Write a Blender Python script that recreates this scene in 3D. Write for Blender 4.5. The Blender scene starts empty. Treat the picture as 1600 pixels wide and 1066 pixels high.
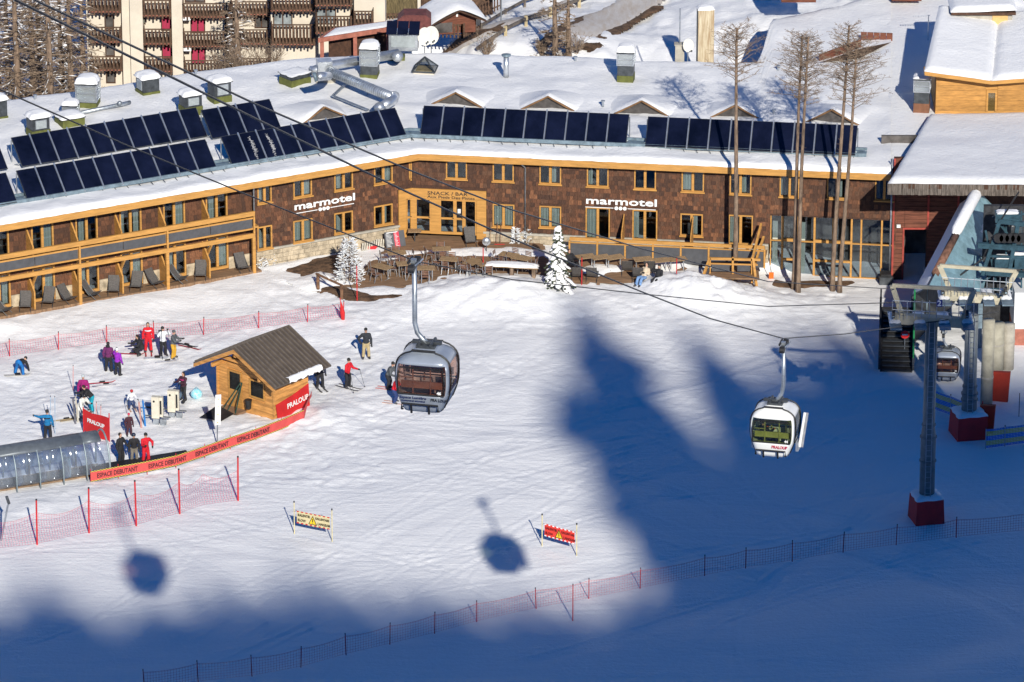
import bpy, bmesh, math, random
import numpy as np
from mathutils import Vector, Matrix

random.seed(7)
rng = np.random.default_rng(7)
SC = bpy.context.scene
COL = SC.collection
R_ = math.radians

# ------------------------------------------------------------------ camera
FPX, PITCH, CAMH = 8889.0, R_(21.0), 116.0      # focal length in photo pixels (1600 wide), tilt, height
cam_d = bpy.data.cameras.new('camera')
cam_d.sensor_width = 36.0
cam_d.lens = FPX / 1600 * 36.0
cam_d.clip_start = 1.0
cam_d.clip_end = 4000.0
cam = bpy.data.objects.new('camera', cam_d)
COL.objects.link(cam)
cam.location = (0, 0, CAMH)
cam.rotation_euler = (math.pi / 2 - PITCH, 0, 0)
SC.camera = cam

# ------------------------------------------------------------------ sky, sun, exposure
SUN_EL, SUN_AZ = R_(27.2), R_(11.0)              # sun behind the camera, a little to the right
world = bpy.data.worlds.new('World')
SC.world = world
world.use_nodes = True
wn = world.node_tree
sky = wn.nodes.new('ShaderNodeTexSky')
sky.sky_type = 'NISHITA'
sky.sun_disc = False
sky.sun_elevation = SUN_EL
sky.sun_rotation = math.pi - SUN_AZ
sky.altitude = 2500
sky.air_density = 1.0
sky.dust_density = 0.0
sky.ozone_density = 10.0
bg = wn.nodes['Background']
bg.inputs['Strength'].default_value = 0.098
hsv = wn.nodes.new('ShaderNodeHueSaturation')      # deep blue high-altitude sky
hsv.inputs['Saturation'].default_value = 1.7
hsv.inputs['Value'].default_value = 0.95
wn.links.new(sky.outputs[0], hsv.inputs['Color'])
wn.links.new(hsv.outputs[0], bg.inputs[0])
sun_d = bpy.data.lights.new('sun', 'SUN')
sun_d.energy = 5.0
sun_d.angle = R_(0.53)
sun_d.color = (1.0, 0.95, 0.845)
sun = bpy.data.objects.new('sun', sun_d)
COL.objects.link(sun)
SUNV = Vector((-math.sin(SUN_AZ) * math.cos(SUN_EL), math.cos(SUN_AZ) * math.cos(SUN_EL), -math.sin(SUN_EL)))
sun.rotation_euler = SUNV.to_track_quat('-Z', 'Y').to_euler()
sun.location = (60, -100, 200)
SC.view_settings.view_transform = 'Standard'
SC.view_settings.look = 'None'
SC.view_settings.exposure = 0.17
SC.view_settings.gamma = 1.0
SC.view_settings.use_curve_mapping = False
SC.render.engine = 'CYCLES'
SC.cycles.max_bounces = 6
SC.cycles.transparent_max_bounces = 24
SC.cycles.caustics_reflective = False
SC.cycles.caustics_refractive = False

# ------------------------------------------------------------------ survey helpers (metres; photo pixels only to read off positions)
CF = Vector((0, math.cos(PITCH), -math.sin(PITCH)))
CU = Vector((0, math.sin(PITCH), math.cos(PITCH)))
CC = Vector((0, 0, CAMH))
def ray(x, y): return CF * FPX + Vector((1, 0, 0)) * (x - 800) + CU * (533 - y)
def at(x, y, z=0.0):
    d = ray(x, y); return CC + d * ((z - CAMH) / d.z)
def atY(x, y, Y):
    d = ray(x, y); return CC + d * (Y / d.y)
def atD(x, y, dep): return CC + ray(x, y) * (dep / FPX)
def onpl(x, y, P, n):
    d = ray(x, y); return CC + d * ((P - CC).dot(n) / d.dot(n))

def vnoise(x, y, seed=0):
    x = np.asarray(x, float); y = np.asarray(y, float)
    xi = np.floor(x).astype(int); yi = np.floor(y).astype(int)
    fx = x - xi; fy = y - yi
    fx = fx * fx * (3 - 2 * fx); fy = fy * fy * (3 - 2 * fy)
    def hsh(a, b):
        n = (a * 374761393 + b * 668265263 + seed * 1274126177) & 0x7fffffff
        n = ((n ^ (n >> 13)) * 1274126177) & 0x7fffffff
        return ((n ^ (n >> 16)) & 0xffff) / 65535.0
    return (hsh(xi, yi) * (1 - fx) + hsh(xi + 1, yi) * fx) * (1 - fy) + (hsh(xi, yi + 1) * (1 - fx) + hsh(xi + 1, yi + 1) * fx) * fy - 0.5
def fbm(x, y, s=1.0, seed=0, o=4):
    t = 0; a = 1.0
    for k in range(o):
        t = t + a * vnoise(np.asarray(x) / s + 17.3 * k, np.asarray(y) / s - 9.1 * k, seed + k); a *= .5; s *= .5
    return t
def sstep(a, b, x):
    t = np.clip((np.asarray(x, float) - a) / (b - a), 0, 1); return t * t * (3 - 2 * t)

# ------------------------------------------------------------------ node materials
MATS = {}
def mat(name, col, rough=.7, metal=0.0, var=.12, vscale=3.0, bump=0.0, bscale=20.0, stretch=None, col2=None, spec=.4, rnd=0.0):
    if name in MATS: return MATS[name]
    m = bpy.data.materials.new(name); m.use_nodes = True
    nt = m.node_tree; b = nt.nodes['Principled BSDF']
    b.inputs['Roughness'].default_value = rough; b.inputs['Metallic'].default_value = metal
    b.inputs['Specular IOR Level'].default_value = spec
    tc = nt.nodes.new('ShaderNodeTexCoord'); mp = nt.nodes.new('ShaderNodeMapping')
    nt.links.new(tc.outputs['Object'], mp.inputs['Vector'])
    if stretch: mp.inputs['Scale'].default_value = stretch
    nz = nt.nodes.new('ShaderNodeTexNoise'); nz.inputs['Scale'].default_value = vscale; nz.inputs['Detail'].default_value = 5
    nz.inputs['Roughness'].default_value = .65
    nt.links.new(mp.outputs[0], nz.inputs['Vector'])
    mx = nt.nodes.new('ShaderNodeMix'); mx.data_type = 'RGBA'
    c = Vector(col); d = Vector(col2) if col2 else c * (1 - 2.2 * var)
    mx.inputs[6].default_value = (*(c * (1 + var)), 1); mx.inputs[7].default_value = (*d, 1)
    rp = nt.nodes.new('ShaderNodeMapRange'); rp.inputs[1].default_value = .35; rp.inputs[2].default_value = .68
    nt.links.new(nz.outputs[0], rp.inputs[0]); nt.links.new(rp.outputs[0], mx.inputs[0])
    out = mx.outputs[2]
    if rnd:
        oi = nt.nodes.new('ShaderNodeObjectInfo'); hs = nt.nodes.new('ShaderNodeHueSaturation')
        mr = nt.nodes.new('ShaderNodeMapRange'); mr.inputs[3].default_value = 1 - rnd; mr.inputs[4].default_value = 1 + rnd
        nt.links.new(oi.outputs['Random'], mr.inputs[0]); nt.links.new(mr.outputs[0], hs.inputs['Value'])
        nt.links.new(out, hs.inputs['Color']); out = hs.outputs[0]
    nt.links.new(out, b.inputs['Base Color'])
    if bump:
        n2 = nt.nodes.new('ShaderNodeTexNoise'); n2.inputs['Scale'].default_value = bscale; n2.inputs['Detail'].default_value = 4
        nt.links.new(mp.outputs[0], n2.inputs['Vector'])
        bp = nt.nodes.new('ShaderNodeBump'); bp.inputs['Strength'].default_value = bump; bp.inputs['Distance'].default_value = .05
        nt.links.new(n2.outputs[0], bp.inputs['Height']); nt.links.new(bp.outputs[0], b.inputs['Normal'])
    MATS[name] = m
    return m

def glass_mat(name, tint, refl=.12, opac=.0, rough=.03, col=(.02, .025, .03)):
    """thin window glass: see-through with a tint, mirror sheen growing at grazing angles"""
    if name in MATS: return MATS[name]
    m = bpy.data.materials.new(name); m.use_nodes = True; nt = m.node_tree; nt.nodes.clear()
    o = nt.nodes.new('ShaderNodeOutputMaterial'); t = nt.nodes.new('ShaderNodeBsdfTransparent'); t.inputs[0].default_value = (*tint, 1)
    d = nt.nodes.new('ShaderNodeBsdfDiffuse'); d.inputs[0].default_value = (*col, 1)
    g = nt.nodes.new('ShaderNodeBsdfGlossy'); g.inputs['Roughness'].default_value = rough; g.inputs[0].default_value = (.9, .93, .97, 1)
    lw = nt.nodes.new('ShaderNodeLayerWeight'); lw.inputs[0].default_value = .25
    ma = nt.nodes.new('ShaderNodeMath'); ma.operation = 'MULTIPLY_ADD'; ma.inputs[1].default_value = .6; ma.inputs[2].default_value = refl
    nt.links.new(lw.outputs['Fresnel'], ma.inputs[0])
    m1 = nt.nodes.new('ShaderNodeMixShader'); m1.inputs[0].default_value = opac
    nt.links.new(t.outputs[0], m1.inputs[1]); nt.links.new(d.outputs[0], m1.inputs[2])
    m2 = nt.nodes.new('ShaderNodeMixShader'); nt.links.new(ma.outputs[0], m2.inputs[0])
    nt.links.new(m1.outputs[0], m2.inputs[1]); nt.links.new(g.outputs[0], m2.inputs[2]); nt.links.new(m2.outputs[0], o.inputs[0])
    MATS[name] = m
    return m

def net_mat(name, col, period=.13, width=.2, stripes=None):
    """open netting: thin cords over gaps, cut by the sheet's own UV (metres)"""
    m = bpy.data.materials.new(name); m.use_nodes = True; nt = m.node_tree; b = nt.nodes['Principled BSDF']
    b.inputs['Base Color'].default_value = (*col, 1); b.inputs['Roughness'].default_value = .8
    uv = nt.nodes.new('ShaderNodeUVMap'); sp = nt.nodes.new('ShaderNodeSeparateXYZ'); nt.links.new(uv.outputs[0], sp.inputs[0])
    def cord(k):
        a = nt.nodes.new('ShaderNodeMath'); a.operation = 'FRACT'; s = nt.nodes.new('ShaderNodeMath'); s.operation = 'MULTIPLY'; s.inputs[1].default_value = 1 / period
        nt.links.new(sp.outputs[k], s.inputs[0]); nt.links.new(s.outputs[0], a.inputs[0])
        c = nt.nodes.new('ShaderNodeMath'); c.operation = 'LESS_THAN'; c.inputs[1].default_value = width; nt.links.new(a.outputs[0], c.inputs[0]); return c
    c1, c2 = cord(0), cord(1)
    mx = nt.nodes.new('ShaderNodeMath'); mx.operation = 'MAXIMUM'; nt.links.new(c1.outputs[0], mx.inputs[0]); nt.links.new(c2.outputs[0], mx.inputs[1])
    nt.links.new(mx.outputs[0], b.inputs['Alpha'])
    if stripes:
        st = nt.nodes.new('ShaderNodeMath'); st.operation = 'PINGPONG'; st.inputs[1].default_value = .28; nt.links.new(sp.outputs[1], st.inputs[0])
        gt = nt.nodes.new('ShaderNodeMath'); gt.operation = 'GREATER_THAN'; gt.inputs[1].default_value = .14; nt.links.new(st.outputs[0], gt.inputs[0])
        mc = nt.nodes.new('ShaderNodeMix'); mc.data_type = 'RGBA'; mc.inputs[6].default_value = (*col, 1); mc.inputs[7].default_value = (*stripes, 1)
        nt.links.new(gt.outputs[0], mc.inputs[0]); nt.links.new(mc.outputs[2], b.inputs['Base Color'])
    MATS[name] = m
    return m

def snow_mat(name, groomed=False):
    m = bpy.data.materials.new(name); m.use_nodes = True; nt = m.node_tree; b = nt.nodes['Principled BSDF']
    b.inputs['Roughness'].default_value = .55; b.inputs['Specular IOR Level'].default_value = .25
    tc = nt.nodes.new('ShaderNodeTexCoord')
    def noise(scale, det, mapping=None, rot=0.0):
        mp = nt.nodes.new('ShaderNodeMapping'); nt.links.new(tc.outputs['Object'], mp.inputs[0])
        if mapping: mp.inputs['Scale'].default_value = mapping
        mp.inputs['Rotation'].default_value = (0, 0, rot)
        n = nt.nodes.new('ShaderNodeTexNoise'); n.inputs['Scale'].default_value = scale; n.inputs['Detail'].default_value = det
        n.inputs['Roughness'].default_value = .62
        nt.links.new(mp.outputs[0], n.inputs['Vector']); return n
    big = noise(.35, 4)
    mx = nt.nodes.new('ShaderNodeMix'); mx.data_type = 'RGBA'
    mx.inputs[6].default_value = (.80, .80, .805, 1); mx.inputs[7].default_value = (.88, .875, .865, 1)
    nt.links.new(big.outputs[0], mx.inputs[0]); nt.links.new(mx.outputs[2], b.inputs['Base Color'])
    fine = noise(4.2, 8)
    add = nt.nodes.new('ShaderNodeMath'); add.operation = 'MULTIPLY_ADD'; add.inputs[1].default_value = 1.0
    nt.links.new(fine.outputs[0], add.inputs[0])
    if groomed:
        st = noise(.8, 5, (.22, 1.3, 1), R_(-34)); st2 = noise(.8, 4, (.2, 1.5, 1), R_(24))
        a2 = nt.nodes.new('ShaderNodeMath'); a2.operation = 'ADD'
        nt.links.new(st.outputs[0], a2.inputs[0]); nt.links.new(st2.outputs[0], a2.inputs[1]); nt.links.new(a2.outputs[0], add.inputs[2])
    else:
        mid = noise(1.2, 5); nt.links.new(mid.outputs[0], add.inputs[2])
    bp = nt.nodes.new('ShaderNodeBump'); bp.inputs['Strength'].default_value = .36 if groomed else .4; bp.inputs['Distance'].default_value = .12
    nt.links.new(add.outputs[0], bp.inputs['Height']); nt.links.new(bp.outputs[0], b.inputs['Normal'])
    MATS[name] = m
    return m

SNOW = snow_mat('groomed_snow', True)
FRESH = snow_mat('fresh_snow')
TIMBER = mat('orange_timber', (.50, .255, .066), .6, var=.12, vscale=1.2, stretch=(1, 1, 8), bump=.1)
TIMBERX = mat('orange_timber_boards', (.47, .235, .062), .6, var=.16, vscale=1.0, stretch=(1.5, 1.5, 9), bump=.1, rnd=.12)
BROWNW = mat('dark_brown_timber', (.075, .035, .02), .75, var=.25, vscale=4)
SHG = [mat('shingle_%d' % i, c, .8, var=.25, vscale=5, stretch=(6, 6, 1), bump=.25, bscale=8) for i, c in enumerate(
    [(.130, .054, .027), (.092, .040, .021), (.066, .031, .019), (.20, .085, .040), (.11, .053, .030)])]
STONE = mat('pale_stone', (.46, .38, .27), .9, var=.22, vscale=2.5, bump=.5, bscale=6)
CONC = mat('concrete', (.40, .37, .31), .9, var=.12, vscale=2, bump=.2)
CREAM = mat('cream_render', (.64, .57, .47), .9, var=.05, vscale=.8)
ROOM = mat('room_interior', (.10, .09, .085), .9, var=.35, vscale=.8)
CURT = mat('cream_curtain', (.55, .56, .47), .9, var=.1, vscale=6, stretch=(6, 6, .3), bump=.4, bscale=5)
GLASS = glass_mat('window_glass', (.72, .77, .8), .045)
STEEL = mat('galvanised_steel', (.42, .46, .50), .42, .75, var=.18, vscale=3)
DSTEEL = mat('dark_steel', (.09, .10, .11), .5, .6, var=.2)
BLUEST = mat('blue_grey_steel', (.20, .27, .32), .5, .35, var=.18, vscale=3)
ALU = mat('aluminium', (.62, .65, .68), .35, .8, var=.1)
BLACK = mat('black_plastic', (.018, .018, .02), .55, var=.2)
GREYFAB = mat('grey_mesh_fabric', (.10, .092, .087), .8, var=.15, vscale=12)
GREYPAN = mat('anthracite_panel', (.075, .077, .085), .6, var=.1)
OLIVE = mat('olive_base', (.115, .125, .03), .8, var=.15)
DECK = mat('weathered_deck', (.25, .15, .085), .85, var=.25, vscale=1.2, stretch=(1, 12, 1), bump=.4, bscale=2.5)
EARTH = mat('wet_earth', (.13, .075, .042), .95, var=.35, vscale=2.0, bump=.6, bscale=7)
BARK = mat('larch_bark', (.215, .15, .105), .95, var=.3, vscale=5, stretch=(1, 1, .3), bump=.9, bscale=9)
TWIG = mat('larch_twigs', (.25, .18, .125), .9, var=.25)
REDP = mat('red_plastic', (.52, .015, .02), .5, var=.08)
REDFAB = mat('red_banner_cloth', (.50, .016, .018), .75, var=.08, vscale=1.5)
WHITE = mat('white_paint', (.78, .78, .77), .5, var=.04)
PAVEL = mat('collector_black', (.006, .008, .022), .12, 0.0, var=.25, vscale=.6, spec=.5)
BEIGE = mat('beige_steel', (.45, .41, .30), .6, var=.1)
PINE = mat('pine_foliage', (.022, .04, .022), .9, var=.3, vscale=3)

# ------------------------------------------------------------------ mesh builder
class MB:
    def __init__(s, M=None): s.v = []; s.f = []; s.mi = []; s.uv = []; s.M = M or Matrix(); s.m = 0
    def add(s, vs, fs, uvs=None):
        o = len(s.v); M = s.M
        s.v += [M @ Vector(p) for p in vs]
        for k, f in enumerate(fs):
            s.f.append([o + i for i in f]); s.mi.append(s.m); s.uv.append(uvs[k] if uvs else None)
        return s
    def box(s, x0, x1, y0, y1, z0, z1):
        return s.add([(x0,y0,z0),(x1,y0,z0),(x1,y1,z0),(x0,y1,z0),(x0,y0,z1),(x1,y0,z1),(x1,y1,z1),(x0,y1,z1)],
                     [(0,3,2,1),(4,5,6,7),(0,1,5,4),(1,2,6,5),(2,3,7,6),(3,0,4,7)])
    def cbox(s, c, sz, rz=0.0, rx=0.0, ry=0.0):
        o = s.M; s.M = o @ Matrix.Translation(Vector(c)) @ Matrix.Rotation(rz, 4, 'Z') @ Matrix.Rotation(ry, 4, 'Y') @ Matrix.Rotation(rx, 4, 'X')
        s.box(-sz[0]/2, sz[0]/2, -sz[1]/2, sz[1]/2, -sz[2]/2, sz[2]/2); s.M = o; return s
    def beam(s, a, b, w, h, up=(0,0,1)):
        a = Vector(a); b = Vector(b); t = (b - a).normalized(); u = Vector(up)
        if abs(t.dot(u)) > .98: u = Vector((0,1,0))
        x = t.cross(u).normalized(); u = x.cross(t)
        c = [a + x*(i*w/2) + u*(j*h/2) for i, j in ((-1,-1),(1,-1),(1,1),(-1,1))]; c += [p + (b - a) for p in c]
        return s.add(c, [(0,1,2,3),(7,6,5,4),(0,4,5,1),(1,5,6,2),(2,6,7,3),(3,7,4,0)])
    def tube(s, pts, r, n=6, cap=True):
        pts = [Vector(p) for p in pts]; k = len(pts)
        rs = list(r) if hasattr(r, '__len__') else [r] * k
        vs = []; fs = []; ref = Vector((0,0,1))
        for i, p in enumerate(pts):
            t = (pts[min(i+1, k-1)] - pts[max(i-1, 0)])
            t = t.normalized() if t.length > 1e-9 else Vector((0,0,1))
            if abs(t.dot(ref)) > .95: ref = Vector((1,0,0)) if abs(t.x) < .9 else Vector((0,1,0))
            x = t.cross(ref).normalized(); y = x.cross(t)
            for j in range(n):
                a = 2*math.pi*j/n; vs.append(p + (x*math.cos(a) + y*math.sin(a))*rs[i])
            ref = y
        for i in range(k-1):
            for j in range(n):
                fs.append((i*n+j, i*n+(j+1) % n, (i+1)*n+(j+1) % n, (i+1)*n+j))
        if cap: fs.append(tuple(range(n-1, -1, -1))); fs.append(tuple(range((k-1)*n, k*n)))
        return s.add(vs, fs)
    def ell(s, c, r, n=10, k=6, M=None):
        vs = []; fs = []; c = Vector(c)
        for i in range(k+1):
            th = math.pi*i/k
            for j in range(n):
                a = 2*math.pi*j/n; p = Vector((r[0]*math.sin(th)*math.cos(a), r[1]*math.sin(th)*math.sin(a), r[2]*math.cos(th)))
                if M: p = M @ p
                vs.append(c + p)
        for i in range(k):
            for j in range(n): fs.append((i*n+j, (i+1)*n+j, (i+1)*n+(j+1) % n, i*n+(j+1) % n))
        return s.add(vs, fs)
    def prism(s, poly, y0, y1):
        """polygon in local x-z pushed from y0 to y1"""
        n = len(poly); vs = [(x, y0, z) for x, z in poly] + [(x, y1, z) for x, z in poly]
        return s.add(vs, [tuple(range(n)), tuple(range(2*n-1, n-1, -1))] + [(i, i+n, (i+1) % n + n, (i+1) % n) for i in range(n)])
    def cap(s, cx, cy, z, w, d, h, n=10):
        """rounded pillow of snow sitting at z"""
        vs = []; fs = []
        for i in range(n+1):
            for j in range(n+1):
                u = 2*i/n-1; v = 2*j/n-1; e = (1-u**4)*(1-v**4)
                vs.append((cx+u*w/2*(1+.04*math.sin(7*v+cx)), cy+v*d/2*(1+.04*math.sin(6*u+cy)), z - .01 + h*max(e, 0)**.35*(1+.1*math.sin(3*u+2*v+cx))))
        for i in range(n):
            for j in range(n): fs.append((i*(n+1)+j, (i+1)*(n+1)+j, (i+1)*(n+1)+j+1, i*(n+1)+j+1))
        return s.add(vs, fs)
    def strip(s, bot, top, vv=1.0):
        """ribbon between two point lists; UV in metres"""
        u = 0
        for i in range(len(bot)-1):
            L = (Vector(bot[i+1])-Vector(bot[i])).length
            s.add([bot[i], bot[i+1], top[i+1], top[i]], [(0,1,2,3)], [[(u,0),(u+L,0),(u+L,vv),(u,vv)]]); u += L
        return s
    def build(s, name, mats, parent=None, smooth=False, local=False):
        me = bpy.data.meshes.new(name)
        vs = s.v
        if parent is not None and not local:
            inv = ROOTM[parent.name]; vs = [inv @ p for p in vs]
        used = sorted({i for f in s.f for i in f})
        if len(used) < len(vs):
            mp = {i: k for k, i in enumerate(used)}; vs = [vs[i] for i in used]; s.f = [[mp[i] for i in f] for f in s.f]
        me.from_pydata([tuple(p) for p in vs], [], s.f)
        for m in (mats if isinstance(mats, (list, tuple)) else [mats]): me.materials.append(m)
        if any(s.mi): me.polygons.foreach_set('material_index', s.mi)
        if any(u is not None for u in s.uv):
            ul = me.uv_layers.new(name='UVMap'); k = 0
            for f, u in zip(s.f, s.uv):
                for j in range(len(f)): ul.data[k].uv = u[j] if u else (0, 0); k += 1
        if smooth: me.polygons.foreach_set('use_smooth', [True]*len(me.polygons))
        me.update()
        return obj(name, me, parent)
ROOTM = {}
def obj(name, data, parent=None):
    o = bpy.data.objects.new(name, data); COL.objects.link(o)
    if parent is not None:
        o.parent = parent; ROOTM[o.name] = ROOTM[parent.name]
    else: ROOTM[o.name] = Matrix()
    return o
def tag(o, label=None, cat=None, group=None, kind=None):
    for k, v in (('label', label), ('category', cat), ('group', group), ('kind', kind)):
        if v: o[k] = v
    return o
def thing(name, label, cat, loc=(0,0,0), rz=0.0, group=None):
    o = obj(name, None); o.location = loc; o.rotation_euler = (0, 0, rz); o.empty_display_size = .2
    ROOTM[o.name] = (Matrix.Translation(Vector(loc)) @ Matrix.Rotation(rz, 4, 'Z')).inverted()
    return tag(o, label, cat, group)
def place(rz=0.0, loc=(0,0,0)): return Matrix.Translation(Vector(loc)) @ Matrix.Rotation(rz, 4, 'Z')
def copy_tree(o, parent=None):
    c = o.copy(); COL.objects.link(c); c.parent = parent
    for ch in list(o.children): copy_tree(ch, c)
    return c
def moved(o, loc, rz=0.0, label=None, sc=1.0):
    o.location = loc; o.rotation_euler = (0, 0, rz); o.scale = (sc, sc, sc)
    if label: o['label'] = label
    return o
def text_mesh(body, size, width=1.0, bold=0.0, align='LEFT', extrude=.01):
    c = bpy.data.curves.new('t', 'FONT'); c.body = body; c.size = size; c.offset = bold; c.extrude = extrude; c.align_x = align; c.resolution_u = 3
    o = bpy.data.objects.new('t', c)
    me = o.to_mesh()
    vs = [Vector((v.co.x * width, v.co.y, v.co.z)) for v in me.vertices]; fs = [tuple(p.vertices) for p in me.polygons]
    o.to_mesh_clear(); bpy.data.objects.remove(o); bpy.data.curves.remove(c)
    return vs, fs
def text_on(mb, body, size, org, xd, up, width=1.0, bold=0.0, align='LEFT', lift=.0, extrude=.006):
    """lettering standing on a surface: org + x*xd + y*up, lifted along the surface normal"""
    vs, fs = text_mesh(body, size, width, bold, align, extrude)
    xd = Vector(xd).normalized(); up = Vector(up).normalized(); n = xd.cross(up); org = Vector(org)
    mb.add([org + xd*v.x + up*v.y + n*(v.z + lift) for v in vs], fs); return mb

# ------------------------------------------------------------------ terrain
CTRL = []
for px, py, z in [(-30,495,.5),(0,490,.5),(200,457,.5),(397,426,.5),(0,540,.05),(300,500,.1),(480,480,.25),(430,430,.5),(520,400,.55),(620,385,.6),(700,375,.6),(700,420,.55),
                  (620,470,.45),(560,470,.4),(760,440,.5),(850,445,.5),(850,385,.6),(950,400,.6),(1020,400,.6),(1000,445,.35),(1090,440,.35),(1100,460,.1),(1180,390,.4),(1180,440,-.3),(1250,440,-.55),
                  (1320,440,-.6),(1380,440,-.6),(1200,480,-.15),(1300,500,-.25),(1450,560,-.1),(1550,600,0),(700,520,0),(900,520,0),(1100,560,0),(500,560,0),(300,640,0),(100,620,0),(100,720,.0),
                  (0,800,0),(250,800,0),(600,700,0),(900,700,0),(1200,700,0),(1550,750,0),(300,900,0),(700,900,0),(1100,900,0),(1500,860,.1),(100,1050,0),(600,1060,.1),(1000,1050,.3),(1400,1000,.6),(1590,1060,1.0),
                  (1600,470,-.3),(1500,440,-.6)]:
    p = at(px, py, z); CTRL.append((p.x, p.y, z))
for x, y, z in [(-60,300,.2),(-60,270,0),(60,300,-.3),(60,270,.5),(-40,328,-3),(-40,340,-7),(-25,335,-6),(-20,345,-7),(-10,345,-5),(-30,352,-7),(0,330,2),(30,330,1),(-7,349,3.6),(0,346,4.0),(20,350,4.5),(-35,372,0),(0,372,5.2),(25,372,6.0),(0,250,.3),(-30,250,0),(30,250,1.0),(0,400,9)]:
    CTRL.append((x, y, z))
CTRL = np.array(CTRL)
def base_h(x, y):
    x = np.asarray(x, float); y = np.asarray(y, float)
    w = 0; t = 0
    for cx, cy, cz in CTRL:
        k = 1.0 / (((x-cx)**2 + (y-cy)**2) + .3)**1.7
        w = w + k; t = t + k*cz
    z = t / w
    up = np.maximum(0, 246 - y); z = z + .36*up*sstep(0, 25, up)                     # ski slope climbing towards the camera
    z = z + sstep(5, 22, x) * 24 * sstep(190, 100, y)                               # wooded shoulder beside the slope
    z = z + np.maximum(0, y - 385)*.35                                              # valley side behind the village
    return z
def ground(px, py, it=7):
    z = 0.0
    for _ in range(it):
        p = at(px, py, z); z = float(base_h(p.x, p.y))
    p.z = z
    return p

def terrain():
    def ax(fine0, fine1, step, lo, hi):
        a = np.arange(fine0, fine1 + 1e-6, step); l = [fine0]; d = step
        while l[-1] > lo: d *= 1.35; l.append(l[-1] - d)
        r = [a[-1]]; d = step
        while r[-1] < hi: d *= 1.35; r.append(r[-1] + d)
        return np.concatenate([np.array(l[1:])[::-1], a, np.array(r[1:])])
    xs = ax(-33, 33, .17, -900, 900); ys = ax(251, 322, .2, -300, 323)[:-1]; ys = np.concatenate([ys[ys < 322.1], np.arange(322.4, 378, .45), 378+np.cumsum(.6*1.3**np.arange(26))])
    X, Y = np.meshgrid(xs, ys); Z = base_h(X, Y)
    near = sstep(245, 252, Y) * sstep(330, 320, Y)
    # churned snow by the beginners' area and the hotel, smoother on the run
    rough = .25 + .75*sstep(283, 297, Y)
    calm = np.zeros_like(X)
    for px, py, r in [(650,375,3.5),(720,375,3),(600,420,2.8),(660,420,3.2),(720,420,3.2),(780,405,3),(830,410,2.5),(930,415,2.6),(990,415,2.6),(1040,415,2),(520,425,2.5),(560,450,2.2)]:
        p = at(px, py, .55); calm = np.maximum(calm, sstep(r*1.25, r*.8, np.hypot(X-p.x, (Y-p.y))))
    near = near*(1-calm)
    Z = Z + near*rough*(.10*fbm(X, Y, 3.5, 3) + .045*fbm(X, Y, .9, 11))
    far = sstep(336, 342, Y)*sstep(400, 380, Y); Z = Z + far*(.4*fbm(X*.7, Y, 3.0, 41) + .28*np.abs(fbm(X, Y*.6, 1.2, 43)))
    lump = np.maximum(0, fbm(X, Y, .7, 21, 3) - .12)
    Z = Z + near*lump*.16*sstep(300, 312, Y)
    # ski tracks: shallow grooves
    for k in range(120):
        x0 = rng.uniform(-26, 26); y0 = rng.uniform(262, 300); a = R_(rng.uniform(8, 62)) * rng.choice([1, -1, 1]); L = rng.uniform(5, 16); cv = rng.uniform(-.035, .035)
        dx = X - x0; dy = Y - y0; u = dx*math.cos(a) + dy*math.sin(a); v = -dx*math.sin(a) + dy*math.cos(a) - cv*u*u
        on = sstep(-L, -L+2, u)*sstep(L, L-2, u)
        Z = Z - on*.019*(np.exp(-(v/.13)**2) + np.exp(-((v-.5)/.13)**2)) + on*.02*np.exp(-((v-.25)/.1)**2) - (on*.03*np.exp(-((v+.6)/.45)**2) if k % 5 == 0 else 0)
    # footprints and churned spots round the skiers and along the hotel
    for k in range(5200):
        if k < 3400: q = at(rng.uniform(0, 600), rng.uniform(500, 760), 0)
        else: q = at(rng.uniform(420, 1320), 450+70*rng.random()**2, 0)
        i = np.searchsorted(xs, q.x); j = np.searchsorted(ys, q.y)
        i0, i1, j0, j1 = max(i-3, 0), i+4, max(j-3, 0), j+4; r = rng.uniform(.12, .26)
        Z[j0:j1, i0:i1] += rng.choice([-1, -1, .7])*rng.uniform(.015, .05)*np.exp(-((X[j0:j1, i0:i1]-q.x)**2+(Y[j0:j1, i0:i1]-q.y)**2)/r**2)
    # banks pushed up along the tunnel, hut and terrace edge
    for px, py, r, h in [(60,790,1.4,.25),(150,775,1.5,.22),(470,660,1.8,.25),(400,668,1.6,.18),(520,650,1.6,.2),(1075,462,1.6,.75),(1130,470,2.0,.55),(1040,455,1.2,.35),(1170,465,1.6,.4),(740,466,1.6,.35),(820,464,1.5,.35),(680,470,1.5,.3),(780,466,1.5,.3)]:
        p = at(px, py, 0); Z = Z + h*np.exp(-(((X-p.x)/r)**2 + ((Y-p.y)/(r*1.2))**2))*(1 + .5*fbm(X, Y, .8, 5))
    ny, nx = X.shape
    V = np.stack([X, Y, Z], -1).reshape(-1, 3)
    idx = np.arange(ny*nx).reshape(ny, nx)
    F = np.stack([idx[:-1,:-1], idx[:-1,1:], idx[1:,1:], idx[1:,:-1]], -1).reshape(-1, 4)
    me = bpy.data.meshes.new('snow_ground'); me.vertices.add(len(V)); me.vertices.foreach_set('co', V.ravel())
    me.loops.add(F.size); me.polygons.add(len(F)); me.loops.foreach_set('vertex_index', F.ravel().astype(np.int32))
    me.polygons.foreach_set('loop_start', np.arange(0, F.size, 4, dtype=np.int32)); me.polygons.foreach_set('loop_total', np.full(len(F), 4, np.int32))
    me.materials.append(SNOW); me.update(calc_edges=True); me.polygons.foreach_set('use_smooth', np.ones(len(F), bool))
    o = obj('snow_ground', me); tag(o, 'groomed white snow slope with ski tracks', kind='structure')
terrain()

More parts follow.
